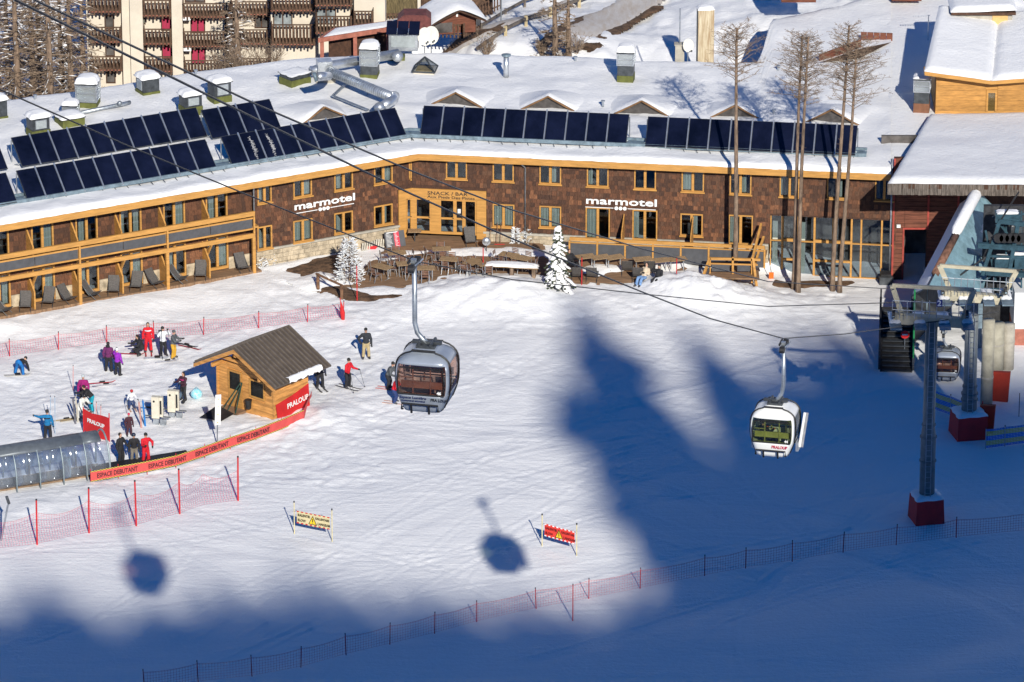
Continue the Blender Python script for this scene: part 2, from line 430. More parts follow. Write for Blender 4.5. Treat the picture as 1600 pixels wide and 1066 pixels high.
def patch(name, poly, m, lift=.05, hmax=.05, step=.22, slope=.35, seed=1, zf=None):
    """irregular low sheet (bare ground, boards or a snow bank) lying on the ground; its rim dips under"""
    P = np.array([(p[0], p[1]) for p in poly]); x0, y0 = P.min(0) - .3; x1, y1 = P.max(0) + .3
    xs = np.arange(x0, x1, step); ys = np.arange(y0, y1, step); X, Y = np.meshgrid(xs, ys)
    inside = np.zeros(X.shape, bool); dist = np.full(X.shape, 1e9); n = len(P)
    for i in range(n):
        a, b = P[i], P[(i+1) % n]
        c = ((a[1] > Y) != (b[1] > Y)) & (X < (b[0]-a[0])*(Y-a[1])/((b[1]-a[1]) + 1e-12) + a[0]); inside ^= c
        e = b - a; t = np.clip(((X-a[0])*e[0] + (Y-a[1])*e[1])/(e@e + 1e-9), 0, 1); dist = np.minimum(dist, np.hypot(X-a[0]-t*e[0], Y-a[1]-t*e[1]))
    sd = np.where(inside, dist, -dist) + .35*fbm(X, Y, 1.3, seed)
    Z = (base_h(X, Y) if zf is None else zf(X, Y)) + lift + np.clip(sd*slope, -.25, hmax) + (.05*fbm(X, Y, .8, seed+3) if hmax > .08 else 0)
    keep = sd > -.3; ny, nx = X.shape; idx = np.arange(ny*nx).reshape(ny, nx)
    F = [tuple(int(q) for q in (idx[j,i], idx[j,i+1], idx[j+1,i+1], idx[j+1,i])) for j in range(ny-1) for i in range(nx-1) if keep[j,i] and keep[j,i+1] and keep[j+1,i] and keep[j+1,i+1]]
    mb = MB(); used = sorted({i for f in F for i in f}); mp = {i: k for k, i in enumerate(used)}
    V = np.stack([X, Y, Z], -1).reshape(-1, 3)
    mb.v = [Vector(V[i]) for i in used]; mb.f = [[mp[i] for i in f] for f in F]; mb.mi = [0]*len(F); mb.uv = [None]*len(F)
    return mb, m
def patch_px(name, pts, m, kind='structure', **kw):
    mb, m = patch(name, [ground(x, y) for x, y in pts], m, **kw)
    o = mb.build(name, m, smooth=True); tag(o, kind=kind); return o

# ------------------------------------------------------------------ wooded ridge behind the camera's right shoulder: it throws the blue shade on the run
def shade_forest():
    mb = MB(); r = random.Random(3)
    T = [((885,456),16,2.4),((975,600),11,3.0),((930,560),13,2.0),((1060,500),25,2.8),((1010,640),10,3.2),((1120,548),30,3.4),((1180,535),30,3.4),((1215,500),34,2.8),((1262,490),34,3.0),((1310,505),34,3.4),((1360,535),34,3.6),
         ((1410,560),34,4.0),((1455,580),34,4.0),((1500,575),34,4.2),((1550,565),34,4.5),((1615,565),34,4.5),((1690,565),36,5),((1770,580),36,5),((868,592),5,1.8),((1090,700),17,3.2),((1150,720),17,3.5),
         ((905,585),9,2.6),((985,672),9,3.8),((1050,745),7,3.6),((1110,790),8,3.4),
         ((-90,915),22,5),((-30,945),22,4.5),((46,890),24,3.2),((115,930),22,5),((210,930),22,4.8),((312,896),24,3.8),((385,910),22,4.8),((450,874),24,3.6),((530,905),22,4.8),((610,905),22,4.2),((690,915),20,4.8),((775,915),20,4.2),((850,930),20,4.8),
         ((925,945),20,4.2),((1000,962),20,4.4),((1070,985),20,4.0),((1135,1010),20,3.6),((1240,945),22,3.6),((1205,1000),22,3.2),((1320,900),26,4),((1400,850),26,4.5),((1500,820),28,5),((1600,820),28,5),((1700,840),28,5)]
    T += [((-110+62*k, 955+14*math.sin(k*1.9)+(18 if k > 12 else 0)), 20, 5.2) for k in range(19)]
    T = [t for t in T if not (1080 < t[0][0] < 1150 and 980 < t[0][1] < 1030)]
    T += [((1155,925),11,2.6),((1085,900),9,2.4),((1020,885),7,2.2),((960,905),9,2.4)]
    for (px, py), L, rad in T:
        tip = at(px, py, 0) - SUNV*(340 if py > 860 and px < 1180 else 290)
        gz = float(base_h(tip.x, tip.y)); zb = tip.z - L
        mb.m = 1; mb.tube([(tip.x, tip.y, gz-1), (tip.x, tip.y, tip.z)], [.35, .05], 6)
        mb.m = 0
        mb.tube([(tip.x, tip.y, zb), (tip.x, tip.y, tip.z-L*.4), (tip.x, tip.y, tip.z)], [rad*.5, rad*.55, .1], 9)
        nt = int(L*1.3)
        for i in range(nt):
            f = (i+.5)/nt; z = tip.z - L*f; rr = rad*min(1, f*2.6+.1)
            for k in range(12):
                a = 2*math.pi*(k+r.random())/12; q = rr*r.uniform(.5, 1.35); dz = q*r.uniform(.15, .5); w = .35+.25*q
                d = Vector((math.cos(a), math.sin(a), 0)); e = Vector((-d.y, d.x, 0)); c = Vector((tip.x, tip.y, z))
                mb.add([c + d*.1, c + d*q*.6 + e*w - Vector((0,0,dz*.5)), c + d*q - Vector((0,0,dz)), c + d*q*.6 - e*w - Vector((0,0,dz*.5))], [(0,1,2,3)])
    o = mb.build('forest', [PINE, BARK]); tag(o, 'dark conifer wood on the ridge beside the run', kind='stuff')
shade_forest()
# ------------------------------------------------------------------ hotel: two wings meeting at a blunt corner
ZE = 6.2                                     # top of the eave board
EA, EB, EL = at(655, 240, ZE), at(1392, 272.3, ZE), at(-45, 359.5, ZE)
class Frame:
    """wall frame: x along the wall, y into the building, z up"""
    def __init__(s, a, b, off):
        t = (b - a); t.z = 0; s.t = t.normalized(); s.n = Vector((s.t.y, -s.t.x, 0)); s.o = Vector((a.x, a.y, 0)) - s.n*off
        s.M = Matrix(((s.t.x, -s.n.x, 0, s.o.x), (s.t.y, -s.n.y, 0, s.o.y), (0, 0, 1, 0), (0, 0, 0, 1)))
    def px(s, x, y, d=0.0):
        p = onpl(x, y, s.o - s.n*d, s.n); q = p - s.o; return q.dot(s.t), p.z
    def w(s, x, y, z): return s.M @ Vector((x, y, z))
FR = Frame(EA, EB, .7)                        # right wing, x from the corner to the right
FL = Frame(EL, EA, .9)                        # left wing, x from the far left to the corner
# corner of the two wall planes, as x on either frame
def meet():
    a = Matrix(((FR.t.x, -FL.t.x), (FR.t.y, -FL.t.y))).inverted() @ Vector((FL.o.x - FR.o.x, FL.o.y - FR.o.y)); return a[0], a[1]
XR0, XL1 = meet()
hotel = thing('hotel_building', 'long two storey hotel with brown shingle walls and orange timber under a snow roof', 'hotel', (EA.x, EA.y, .6))

def wall_with_holes(mb, x0, x1, z0, z1, y0, y1, holes):
    xs = sorted({x0, x1} | {min(max(h[i], x0), x1) for h in holes for i in (0, 1)}); zs = sorted({z0, z1} | {min(max(h[i], z0), z1) for h in holes for i in (2, 3)})
    for i in range(len(xs)-1):
        j = 0
        while j < len(zs)-1:
            cx = (xs[i]+xs[i+1])/2; k = j
            def solid(q): return not any(h[0] < cx < h[1] and h[2] < (zs[q]+zs[q+1])/2 < h[3] for h in holes)
            if not solid(j): j += 1; continue
            while k+1 < len(zs)-1 and solid(k+1): k += 1
            if xs[i+1]-xs[i] > 1e-4 and zs[k+1]-zs[j] > 1e-4: mb.box(xs[i], xs[i+1], y0, y1, zs[j], zs[k+1])
            j = k+1
wr = random.Random(11)
def window(fr, x0, x1, z0, z1, parent, curt='', name='window', sill=True, mull=1, fw=.075, door=False, glass=None):
    """timber casement set in an opening: frame > panes, curtain"""
    mb = MB(fr.M); d0, d1 = -.07, .10
    mb.box(x0, x0+fw, d0, d1, z0, z1); mb.box(x1-fw, x1, d0, d1, z0, z1)
    mb.box(x0+fw, x1-fw, d0, d1, z0, z0+(.16 if door else fw)); mb.box(x0+fw, x1-fw, d0, d1, z1-fw, z1)
    cuts = [x0+fw + (x1-x0-2*fw)*i/(mull+1) for i in range(mull+2)]
    for c in cuts[1:-1]: mb.box(c-.075, c+.075, d0+.01, d1-.01, z0+fw+(.09 if door else .001), z1-fw-.001)
    if sill: mb.box(x0-.06, x1+.06, -.16, -.072, z0-.05, z0+.03)
    w = mb.build(name, TIMBER, parent)
    for i in range(mull+1):
        g = MB(fr.M); a, b = cuts[i] + (.077 if i else .002), cuts[i+1] - (.077 if i < mull else .002)
        zz = z0 + (.162 if door else fw+.002)
        g.box(a, b, .03, .045, zz, z1-fw-.002); g.build('pane', glass or GLASS, w)
        if len(curt) > i and curt[i] in 'chm':
            c = MB(fr.M); ca, cb = {'c': (a+.01, b-.01), 'h': (a+.01, a+(b-a)*.5), 'm': (a+(b-a)*.3, a+(b-a)*.9)}[curt[i]]
            n = max(4, int((cb-ca)/.06)); lo = .02 if curt[i] != 'm' else .02
            bot = [(ca+(cb-ca)*k/n, .13+.03*math.sin(k*2.1), zz+lo) for k in range(n+1)]; top = [(p[0], p[1], z1-fw-.03 - (.35*(k/n) if curt[i] == 'm' else 0)) for k, p in enumerate(bot)]
            for k in range(n): c.add([bot[k], bot[k+1], top[k+1], top[k]], [(0,1,2,3)])
            c.build('curtain', CURT, w)
    return w

ZTOP = ZE - .42                              # underside of the eave
holesR, holesL = [], []
def reg(fr, x0, x1, ytop, ybot, curt, lst, door=False, ztop=None, name='window'):
    a, zb = fr.px(x0, ybot); b, _ = fr.px(x1, ybot); _, zt = fr.px((x0+x1)/2, ytop)
    if ztop: zt = ztop
    lst.append((a, b, zb, zt, curt, door, name))
# right wing, upper row
for k, (x0, x1, yb, c) in enumerate([(697,730,279,'..'),(770,803,283,'..'),(843,877,287,'.h'),(917,951,291,'h.'),(991,1025,295,'..'),(1065,1100,299,'c.'),(1140,1174,303,'.h'),(1218,1249,307,'h.'),(1292,1323,310,'.h'),(1367,1396,313,'h.')]):
    reg(FR, x0, x1, 250, yb, c, holesR, ztop=5.86)
reg(FR, 770, 804, 319, 354, 'cc', holesR); reg(FR, 843, 877, 322, 355, 'cc', holesR)
reg(FR, 915, 953, 324, 375, 'c.', holesR, True, name='door'); reg(FR, 988, 1027, 328, 376, 'h.', holesR, True, name='door')
reg(FR, 1063, 1098, 334, 368, '.h', holesR); reg(FR, 1138, 1176, 336, 383, 'h.', holesR, True, name='door')
# corner section of the left wing
for x0, x1, yb, c in [(402,424,319,'m'),(458,487,310,'.c'),(522,551,299,'m.'),(584,613,289,'.c')]:
    reg(FL, x0, x1, 250, yb, c, holesL, ztop=5.86)
for x0, x1, yt, yb, c in [(402,425,353,391,'m.'),(458,488,343,380,'cc'),(522,551,331,366,'m.'),(584,613,320,354,'.h')]:
    reg(FL, x0, x1, yt, yb, c, holesL)
a, zb = FL.px(641, 280); holesL.append((a, XL1-.12, zb, 5.86, '.', False, 'window'))

# snack bar portal straddles the corner
PZ0 = FR.px(700, 366)[1]; PZT = FR.px(700, 296)[1]; PZG = FR.px(720, 312)[1]
PL0 = FL.px(622, 330)[0]; PR1 = FR.px(760, 330)[0]
GL0 = FL.px(634, 330)[0]; GR1 = FR.px(745, 330)[0]
# glass hall
HX0, HX1 = FR.px(1203, 400)[0], FR.px(1396, 400)[0]; HZ0, HZ1 = FR.px(1300, 434)[1], FR.px(1300, 341)[1]
SPLIT = FL.px(399, 380)[0]                    # where the balconies end and the shingled corner section starts
BASE_R = FR.px(800, 363)[1]; BASE_L = FL.px(500, 373)[1]   # top of the stone plinth
hr = [h[:4] for h in holesR] + [(XR0-1, GR1, PZ0, PZG), (HX0, HX1, HZ0, HZ1)]
hl = [h[:4] for h in holesL] + [(GL0, XL1+1, PZ0, PZG)]
mb = MB(FR.M); wall_with_holes(mb, XR0, HX1+.2, BASE_R, ZTOP, .0, .3, hr); mb.build('wall', SHG[2], hotel)
mb = MB(FL.M); wall_with_holes(mb, SPLIT, XL1, BASE_L, ZTOP, .0, .3, hl); mb.build('wall', SHG[2], hotel)
# stone plinths with their own courses
def plinth(fr, x0, x1, z0, z1, holes, seed):
    r = random.Random(seed); mb = MB(fr.M); wall_with_holes(mb, x0, x1, z0, z1, -.02, .3, holes); pl = mb.build('plinth', CONC, hotel)
    z = z0
    while z < z1-.2:
        h = min(.27, z1-.14-z); x = x0
        while x < x1-.1:
            w = min(r.uniform(.35, .75), x1-x)
            if not any(x+w > q[0]-.05 and x < q[1]+.05 and z+h > q[2] and z < q[3] for q in holes):
                b = MB(fr.M); e = r.uniform(.03, .07); b.box(x+.012, x+w-.012, -.02-e, -.022, z+.012, z+h-.012); b.build('stone', STONE, pl)
            x += w
        z += h
    xs = sorted([x0] + [v for q in holes if q[2] < z1 for v in (q[0], q[1]) if x0 < v < x1] + [x1])
    for i in range(0, len(xs)-1, 2):
        if xs[i+1]-xs[i] > .05: b = MB(fr.M); b.box(xs[i], xs[i+1], -.14, -.021, z1-.12, z1); b.build('coping', CONC, pl)
plinth(FR, GR1+.4, HX0-.1, .1, BASE_R, hr, 1)
plinth(FL, SPLIT+.05, GL0-.45, .1, BASE_L, hl, 2)
for fr, lst in ((FR, holesR), (FL, holesL)):
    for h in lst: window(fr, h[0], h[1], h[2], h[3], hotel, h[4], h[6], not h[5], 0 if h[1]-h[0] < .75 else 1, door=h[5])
# dim rooms behind the openings
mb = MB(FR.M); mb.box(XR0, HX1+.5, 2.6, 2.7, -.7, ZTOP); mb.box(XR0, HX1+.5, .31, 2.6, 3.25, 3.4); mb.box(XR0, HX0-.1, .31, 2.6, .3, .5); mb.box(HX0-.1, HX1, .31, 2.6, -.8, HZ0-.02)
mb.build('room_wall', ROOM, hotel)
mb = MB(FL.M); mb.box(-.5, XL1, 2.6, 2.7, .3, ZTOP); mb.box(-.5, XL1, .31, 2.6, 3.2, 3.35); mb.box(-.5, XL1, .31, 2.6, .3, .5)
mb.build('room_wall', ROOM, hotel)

# shingles: the largest as pieces of their own, the rest as one cladding
def shingles():
    r = random.Random(5); rest = {}; singles = []
    def run(fr, x0, x1, z0, z1, holes, upper):
        z = z0; row = 0
        while z < z1-.05:
            h = .27; x = x0 - r.random()*.2
            while x < x1:
                w = r.uniform(.14, .30); a, b = max(x, x0), min(x+w, x1); zz = z + r.uniform(-.025, .025); zt = min(z+h+.03, z1)
                x += w
                if b-a < .06: continue
                for q in holes:
                    if zt > q[2]-.02 and zz < q[3]+.02:
                        if q[0] < b and q[1] > a:
                            if q[0]-a > q[1]-a and False: pass
                            if q[0]-a > b-q[1]: b = min(b, q[0]-.005)
                            else: a = max(a, q[1]+.005)
                if b-a < .05: continue
                t = r.choices(range(5), (5, 4, 3, 2 if not upper(z) else .5, 3))[0] if not upper(z) else r.choices((0,1,2,4), (1.5,3,4,3))[0]
                p = (fr, a+.006, b-.006, zz, zt, .035+r.random()*.02, t)
                (singles if r.random() < .26 and not upper(z) and len(singles) < 300 else rest.setdefault(t, [])).append(p)
            z += h; row += 1
    run(FR, XR0+.02, HX1+.1, BASE_R+.02, ZTOP, hr + [(XR0, PR1, 0, PZT)], lambda z: z > 4.1)
    run(FL, SPLIT+.02, XL1-.02, BASE_L+.02, ZTOP, hl + [(PL0, XL1+1, 0, PZT)], lambda z: z > 4.1)
    mb = MB()
    def one(mb, p):
        fr, a, b, z0, z1, e, t = p; mb.M = fr.M; mb.m = t
        mb.add([(a,-e,z0),(b,-e,z0),(b,-.001,z0),(a,-.001,z0),(a,-.012,z1),(b,-.012,z1)], [(0,1,5,4),(0,3,2,1),(0,4,3),(1,2,5)])
    for k in rest:
        for p in rest[k]: one(mb, p)
    o = mb.build('shingle_cladding', SHG, hotel); tag(o, kind='stuff')
    for p in singles:
        q = MB(); one(q, p); q.m = 0; q.mi = [0]*len(q.mi); q.build('shingle', SHG[p[6]], hotel)
shingles()

# eave boards, soffit, gutter rail and the snow roof
def offset_pts(lst, off, z):
    """points on the eave line pushed inwards by off (positive = into the roof)"""
    out = []
    for fr, x in lst: out.append(fr.w(x, off, z))
    return out
XLB = -1.0; XRB = FR.px(1392, 272, -.7)[0]
def corner(y):   # where both frames meet at depth y
    p1 = FR.w(0, y, 0); p2 = FL.w(0, y, 0)
    a = Matrix(((FR.t.x, -FL.t.x), (FR.t.y, -FL.t.y))).inverted() @ Vector((p2.x-p1.x, p2.y-p1.y)); return p1 + FR.t*a[0]
def eave(y_l, y_r, z):
    p1 = FR.w(0, y_r, 0); p2 = FL.w(0, y_l, 0); a = Matrix(((FR.t.x, -FL.t.x), (FR.t.y, -FL.t.y))).inverted() @ Vector((p2.x-p1.x, p2.y-p1.y))
    c = p1 + FR.t*a[0]; l = FL.w(XLB, y_l, z); rgt = FR.w(XRB, y_r, z); return [l, Vector((c.x, c.y, z)), rgt]
e0, e1 = eave(-.9, -.7, 0), eave(-.82, -.62, 0)
for i in (0, 1):
    mb = MB()
    for z0, z1, q0, q1 in ((ZE-.42, ZE-.02, e0, e1),):
        mb.add([q0[i]+Vector((0,0,z0)), q0[i+1]+Vector((0,0,z0)), q1[i+1]+Vector((0,0,z0)), q1[i]+Vector((0,0,z0))] + [q0[i]+Vector((0,0,z1)), q0[i+1]+Vector((0,0,z1)), q1[i+1]+Vector((0,0,z1)), q1[i]+Vector((0,0,z1))],
               [(0,3,2,1),(4,5,6,7),(0,1,5,4),(1,2,6,5),(2,3,7,6),(3,0,4,7)])
    mb.build('eave_board', TIMBER, hotel)
sof = eave(.0, .0, ZE-.30); mb = MB()
for i in (0, 1): mb.add([e1[i]+Vector((0,0,ZE-.30)), e1[i+1]+Vector((0,0,ZE-.30)), sof[i+1], sof[i]], [(3,2,1,0)])
mb.build('soffit', BROWNW, hotel)
BACK = [(-80,160),(0,151),(150,131),(330,101),(420,90),(480,83),(620,76),(800,80),(1000,89),(1160,93),(1185,92),(1205,24),(1300,2),(1400,-20),(1480,-30)]
ZR = ZE + .30
def roof():
    NU, NV = 300, 60
    fr_ = eave(-.93, -.73, 0)
    def resample(pts, n):
        d = [0]
        for i in range(len(pts)-1): d.append(d[-1] + (pts[i+1]-pts[i]).length)
        out = []
        for k in range(n+1):
            s = d[-1]*k/n; i = max(j for j in range(len(d)) if d[j] <= s+1e-9); i = min(i, len(pts)-2)
            out.append(pts[i].lerp(pts[i+1], (s-d[i])/(d[i+1]-d[i])))
        return out
    # front and back are matched by picture column so that rows run straight back
    bk = [at(x, y, ZR+.05) for x, y in BACK]; fr2 = resample(fr_, NU)
    def xpx(p): q = p - CC; return 800 + FPX*q.x/q.dot(CF)
    bx = [xpx(p) for p in bk]; V = []; 
    for k in range(NU+1):
        p = fr2[k]; p = Vector((p.x, p.y, ZR)); x = xpx(p)
        i = 0
        while i < len(bx)-2 and bx[i+1] < x: i += 1
        b = bk[i].lerp(bk[i+1], min(max((x-bx[i])/(bx[i+1]-bx[i]), 0), 1))
        for j in range(NV+1):
            t = j/NV; t = t**1.3; q = p.lerp(b, t); V.append([q.x, q.y, q.z])
    V = np.array(V).reshape(NU+1, NV+1, 3)
    V[..., 2] += .17*fbm(V[..., 0], V[..., 1], 4, 31) + .11*fbm(V[..., 0]*.6, V[..., 1], 1.1, 33)*sstep(0, .2, np.linspace(0,1,NV+1))[None, :] + .05*fbm(V[..., 0], V[..., 1]*.3, .8, 37)
    V[:, 0, 2] = ZE + .0; V[:, 1, 2] -= .10; V[:, 2, 2] -= .03; V[:, 0, 2] += .03*fbm(V[:, 0, 0]*3, V[:, 0, 1], 1, 4)
    V[:, 1, :2] = V[:, 0, :2]*.75 + V[:, 1, :2]*.25
    V[:, -1, 2] -= .8; V[:, -2, 2] -= .15
    mb = MB(); mb.v = [Vector(p) for p in V.reshape(-1, 3)]
    n1 = NV+1
    mb.f = [[i*n1+j, (i+1)*n1+j, (i+1)*n1+j+1, i*n1+j+1] for i in range(NU) for j in range(NV)]; mb.mi = [0]*len(mb.f); mb.uv = [None]*len(mb.f)
    mb.build('roof_snow', FRESH, hotel, smooth=True)
roof()
# walkway rail of blue grey steel in front of the collectors
rl0, rl1 = eave(1.05, 1.15, ZE+.30), eave(1.75, 1.85, ZE+.34)
for i in (0, 1):
    a, b = rl0[i].copy(), rl0[i+1].copy(); c, d = rl1[i].copy(), rl1[i+1].copy()
    if i == 1: b = a.lerp(b, .945); d = c.lerp(d, .945)
    mb = MB(); mb.beam(a+Vector((0,0,.16)), b+Vector((0,0,.16)), .10, .22); mb.beam(c+Vector((0,0,.26)), d+Vector((0,0,.26)), .12, .16)
    mb.beam(a.lerp(c,.5)+Vector((0,0,.2)), b.lerp(d,.5)+Vector((0,0,.2)), .34, .03)
    mb.build('collector_rail', BLUEST, hotel)
    L = (b-a).length; n = int(L/.75); mb = MB()
    for k in range(n+1):
        p = a.lerp(b, k/n); mb.beam(p + Vector((0,0,.05)), p + (a-c).normalized()*.35 + Vector((0,0,-.02)), .03, .03)
    tag(mb.build('snow_guard', DSTEEL, hotel), kind='stuff')
# little gables poking out of the roof behind the collectors
def gable(fr, xpx, ypx, w, h):
    p = at(xpx, ypx, ZR); q = p - fr.o; x = q.dot(fr.t); y = -q.dot(fr.n)
    mb = MB(fr.M @ Matrix.Translation((x, y, ZR-.1)))
    mb.prism([(-w/2, 0), (w/2, 0), (0, h)], .25, .3); g = mb.build('gable', GABLE, hotel)
    for s in (-1, 1):
        m2 = MB(mb.M); m2.beam((s*(w/2+.1), .06, -.02), (0, .06, h+.03), .16, .09); m2.build('barge_board', BARGE, g)
    m3 = MB(mb.M); NX, NY = 20, 10; vs = []
    for j in range(NY+1):
        for i in range(NX+1):
            u = 2*i/NX-1; t = j/NY
            zz = (h+.07)*(1-abs(u))*(1-.8*t) + (0 if j == 0 else .17*(1-.7*t)*(1-u**6)) + .02*math.sin(5*u+xpx)
            vs.append((u*(w/2+.1+.9*t), -.03+t*3.4 + (.03 if j == 0 else 0), zz))
    m3.add(vs, [(j*(NX+1)+i, j*(NX+1)+i+1, (j+1)*(NX+1)+i+1, (j+1)*(NX+1)+i) for j in range(NY) for i in range(NX)])
    m3.build('gable_snow', FRESH, g, smooth=True)
GABLE = mat('gable_grey', (.075, .068, .066), .85, var=.2); BARGE = mat('barge_brown', (.20, .105, .045), .7, var=.2)
for x, y in ((712,166),(856,172),(1002,179),(1149,186),(1299,193)): gable(FR, x, y, 3.3, .92)
gable(FL, 508, 187, 3.0, .85)

# downpipes
mb = MB(FR.M); x, z = FR.px(821, 300); mb.tube([(x-.15, -.55, ZE-.45), (x, -.12, ZE-.8), (x, -.12, .7)], .05, 8); mb.build('downpipe', STEEL, hotel, smooth=True)
mb = MB(FL.M); mb.tube([(SPLIT-.15, -.3, ZE-.45), (SPLIT-.12, -.14, ZE-.8), (SPLIT-.12, -.14, .55)], .05, 8); mb.build('downpipe', STEEL, hotel, smooth=True)

# ---- snack bar portal
def portal():
    n = 0
    mb = MB(FR.M); mb.box(GR1, PR1, -.1, .12, PZ0-.2, PZT); mb.box(XR0-.02, GR1, -.1, .12, PZG, PZT); pr = mb.build('portal_frame', TIMBER, hotel)
    mb = MB(FL.M); mb.box(PL0, GL0, -.1, .12, PZ0-.2, PZT); mb.box(GL0, XL1+.03, -.1, .12, PZG, PZT-.004); mb.build('portal_frame', TIMBER, hotel)
    def leaf(fr, x0, x1, z0, z1, door):
        mb = MB(fr.M); f = .1
        mb.box(x0, x0+f, -.04, .06, z0, z1); mb.box(x1-f, x1, -.04, .06, z0, z1); mb.box(x0+f, x1-f, -.04, .06, z1-f, z1); mb.box(x0+f, x1-f, -.04, .06, z0, z0+.16)
        zm = z0 + (z1-z0)*.45
        if door: mb.box(x0+f, x1-f, -.045, .055, zm-.06, zm+.06)
        d = mb.build('door' if door else 'window', TIMBER, hotel)
        for a, b in ((z0+.162, zm-.062), (zm+.062, z1-f-.002)) if door else ((z0+.162, z1-f-.002),):
            g = MB(fr.M); g.box(x0+f+.002, x1-f-.002, .0, .015, a, b); g.build('pane', GLASS, d)
        if door:
            g = MB(fr.M); g.tube([(x1-.05, -.09, zm+.05), (x1-.16, -.09, zm+.05)], .018, 6); g.build('handle', BLACK, d)
    cuts = [FR.px(x, 340)[0] for x in (688, 711, 725, 745)]
    leaf(FL, GL0, XL1-.02-.45, PZ0, PZG, False); leaf(FL, XL1-.46, XL1-.01, PZ0, PZG, True)
    mb = MB(FR.M); mb.box(XR0+.02, XR0+.2, -.05, .07, PZ0, PZG); c674 = FR.px(674, 340)[0]; mb.box(c674, cuts[0]-.05, -.05, .07, PZ0, PZG); mb.build('mullion', TIMBER, hotel)
    leaf(FR, XR0+.2, c674, PZ0, PZG, True); leaf(FR, cuts[0]-.05, cuts[1], PZ0, PZG, True); leaf(FR, cuts[1], cuts[2], PZ0, PZG, True); leaf(FR, cuts[2], cuts[3], PZ0, PZG, False)
    g = MB(FR.M); g.box(cuts[1]+.16, cuts[1]+.34, -.02, -.012, PZ0+1.35, PZ0+1.62); g.build('notice', WHITE, hotel)
    t = MB(); x, z = FR.px(668, 303); text_on(t, 'SNACK / BAR', .30, FR.w(x, -.1, z), FR.t, (0,0,1), 1.35, .004, lift=.0)
    x, z = FR.px(668, 308.5); text_on(t, 'Aux Pieds Des Pistes', .245, FR.w(x, -.1, z), FR.t, (0,0,1), 1.36, .003, lift=.0)
    t.build('lettering', BLACK, hotel)
portal()
# ---- marmotel signs
SIGNW = mat('sign_white', (.85, .85, .84), .5, var=.02)
def wall_sign(fr, x0, x1, yb, lab):
    a, z = fr.px(x0, yb); b, _ = fr.px(x1, yb)
    vs, fs = text_mesh('marmotel', 1.0, 1.0, .01); W = max(v.x for v in vs) - min(v.x for v in vs)
    wd = (b-a)/W; sz = .62
    s = thing('wall_sign', lab, 'sign', fr.w(a, -.12, z), 0, 'white hotel name signs')
    t = MB(); text_on(t, 'marmotel', sz, fr.w(a, -.10, z), fr.t, (0,0,1), wd/sz, .010, lift=0, extrude=.03); t.build('lettering', SIGNW, s)
    t = MB(fr.M); m = (a+b)/2; t.box(a, m-.42, -.11, -.07, z-.24, z-.205); t.box(m+.42, b, -.11, -.07, z-.24, z-.205); t.build('underline', SIGNW, s)
    for k in (-1, 0, 1):
        t = MB(fr.M); t.tube([(m+k*.25, -.07, z-.22), (m+k*.25, -.12, z-.22)], .115, 8); t.build('paw_dot', SIGNW, s)
wall_sign(FL, 458, 552, 328, 'white marmotel lettering on the shingles left of the snack bar entrance')
wall_sign(FR, 915, 1025, 317, 'white marmotel lettering on the shingles right of the snack bar entrance')

# ---- glass hall at the right end
def hall():
    cols = [1203, 1222, 1246, 1272, 1301, 1330, 1345, 1377, 1396]; xs = [FR.px(c, 400)[0] for c in cols]
    zt = HZ0 + (HZ1-HZ0)*.58
    for i in range(len(xs)-1):
        dark = i >= 5; mb = MB(FR.M); f = .06 if not dark else .05
        mb.box(xs[i], xs[i]+f, -.06, .08, HZ0, HZ1); mb.box(xs[i+1]-f, xs[i+1], -.06, .08, HZ0, HZ1); mb.box(xs[i]+f, xs[i+1]-f, -.06, .08, HZ0, HZ0+.1); mb.box(xs[i]+f, xs[i+1]-f, -.06, .08, zt, zt+(.16 if i in (1,3,4) else .06))
        if i in (1, 3, 4): zq = HZ0+(zt-HZ0)*.45; mb.box(xs[i]+f, xs[i+1]-f, -.06, .08, zq, zq+.12)
        w = mb.build('door' if i in (1,3,4) else 'window', TIMBER, hotel)
        for a, b in ((HZ0+.102, zt-.002), (zt+.165, HZ1-.002)):
            g = MB(FR.M); g.box(xs[i]+f+.002, xs[i+1]-f-.002, .09, .105, a, b); g.build('pane', GLASS, w)
        if i in (0, 2): c = MB(FR.M); c.box(xs[i]+.12, xs[i]+.42, .2, .22, HZ0+.2, HZ1-.4); c.build('curtain', CURT, w)
    mb = MB(FR.M); mb.box(HX0-.05, HX1, -.3, .29, HZ0-.25, HZ0-.003); mb.build('doorstep', CONC, hotel)
hall()

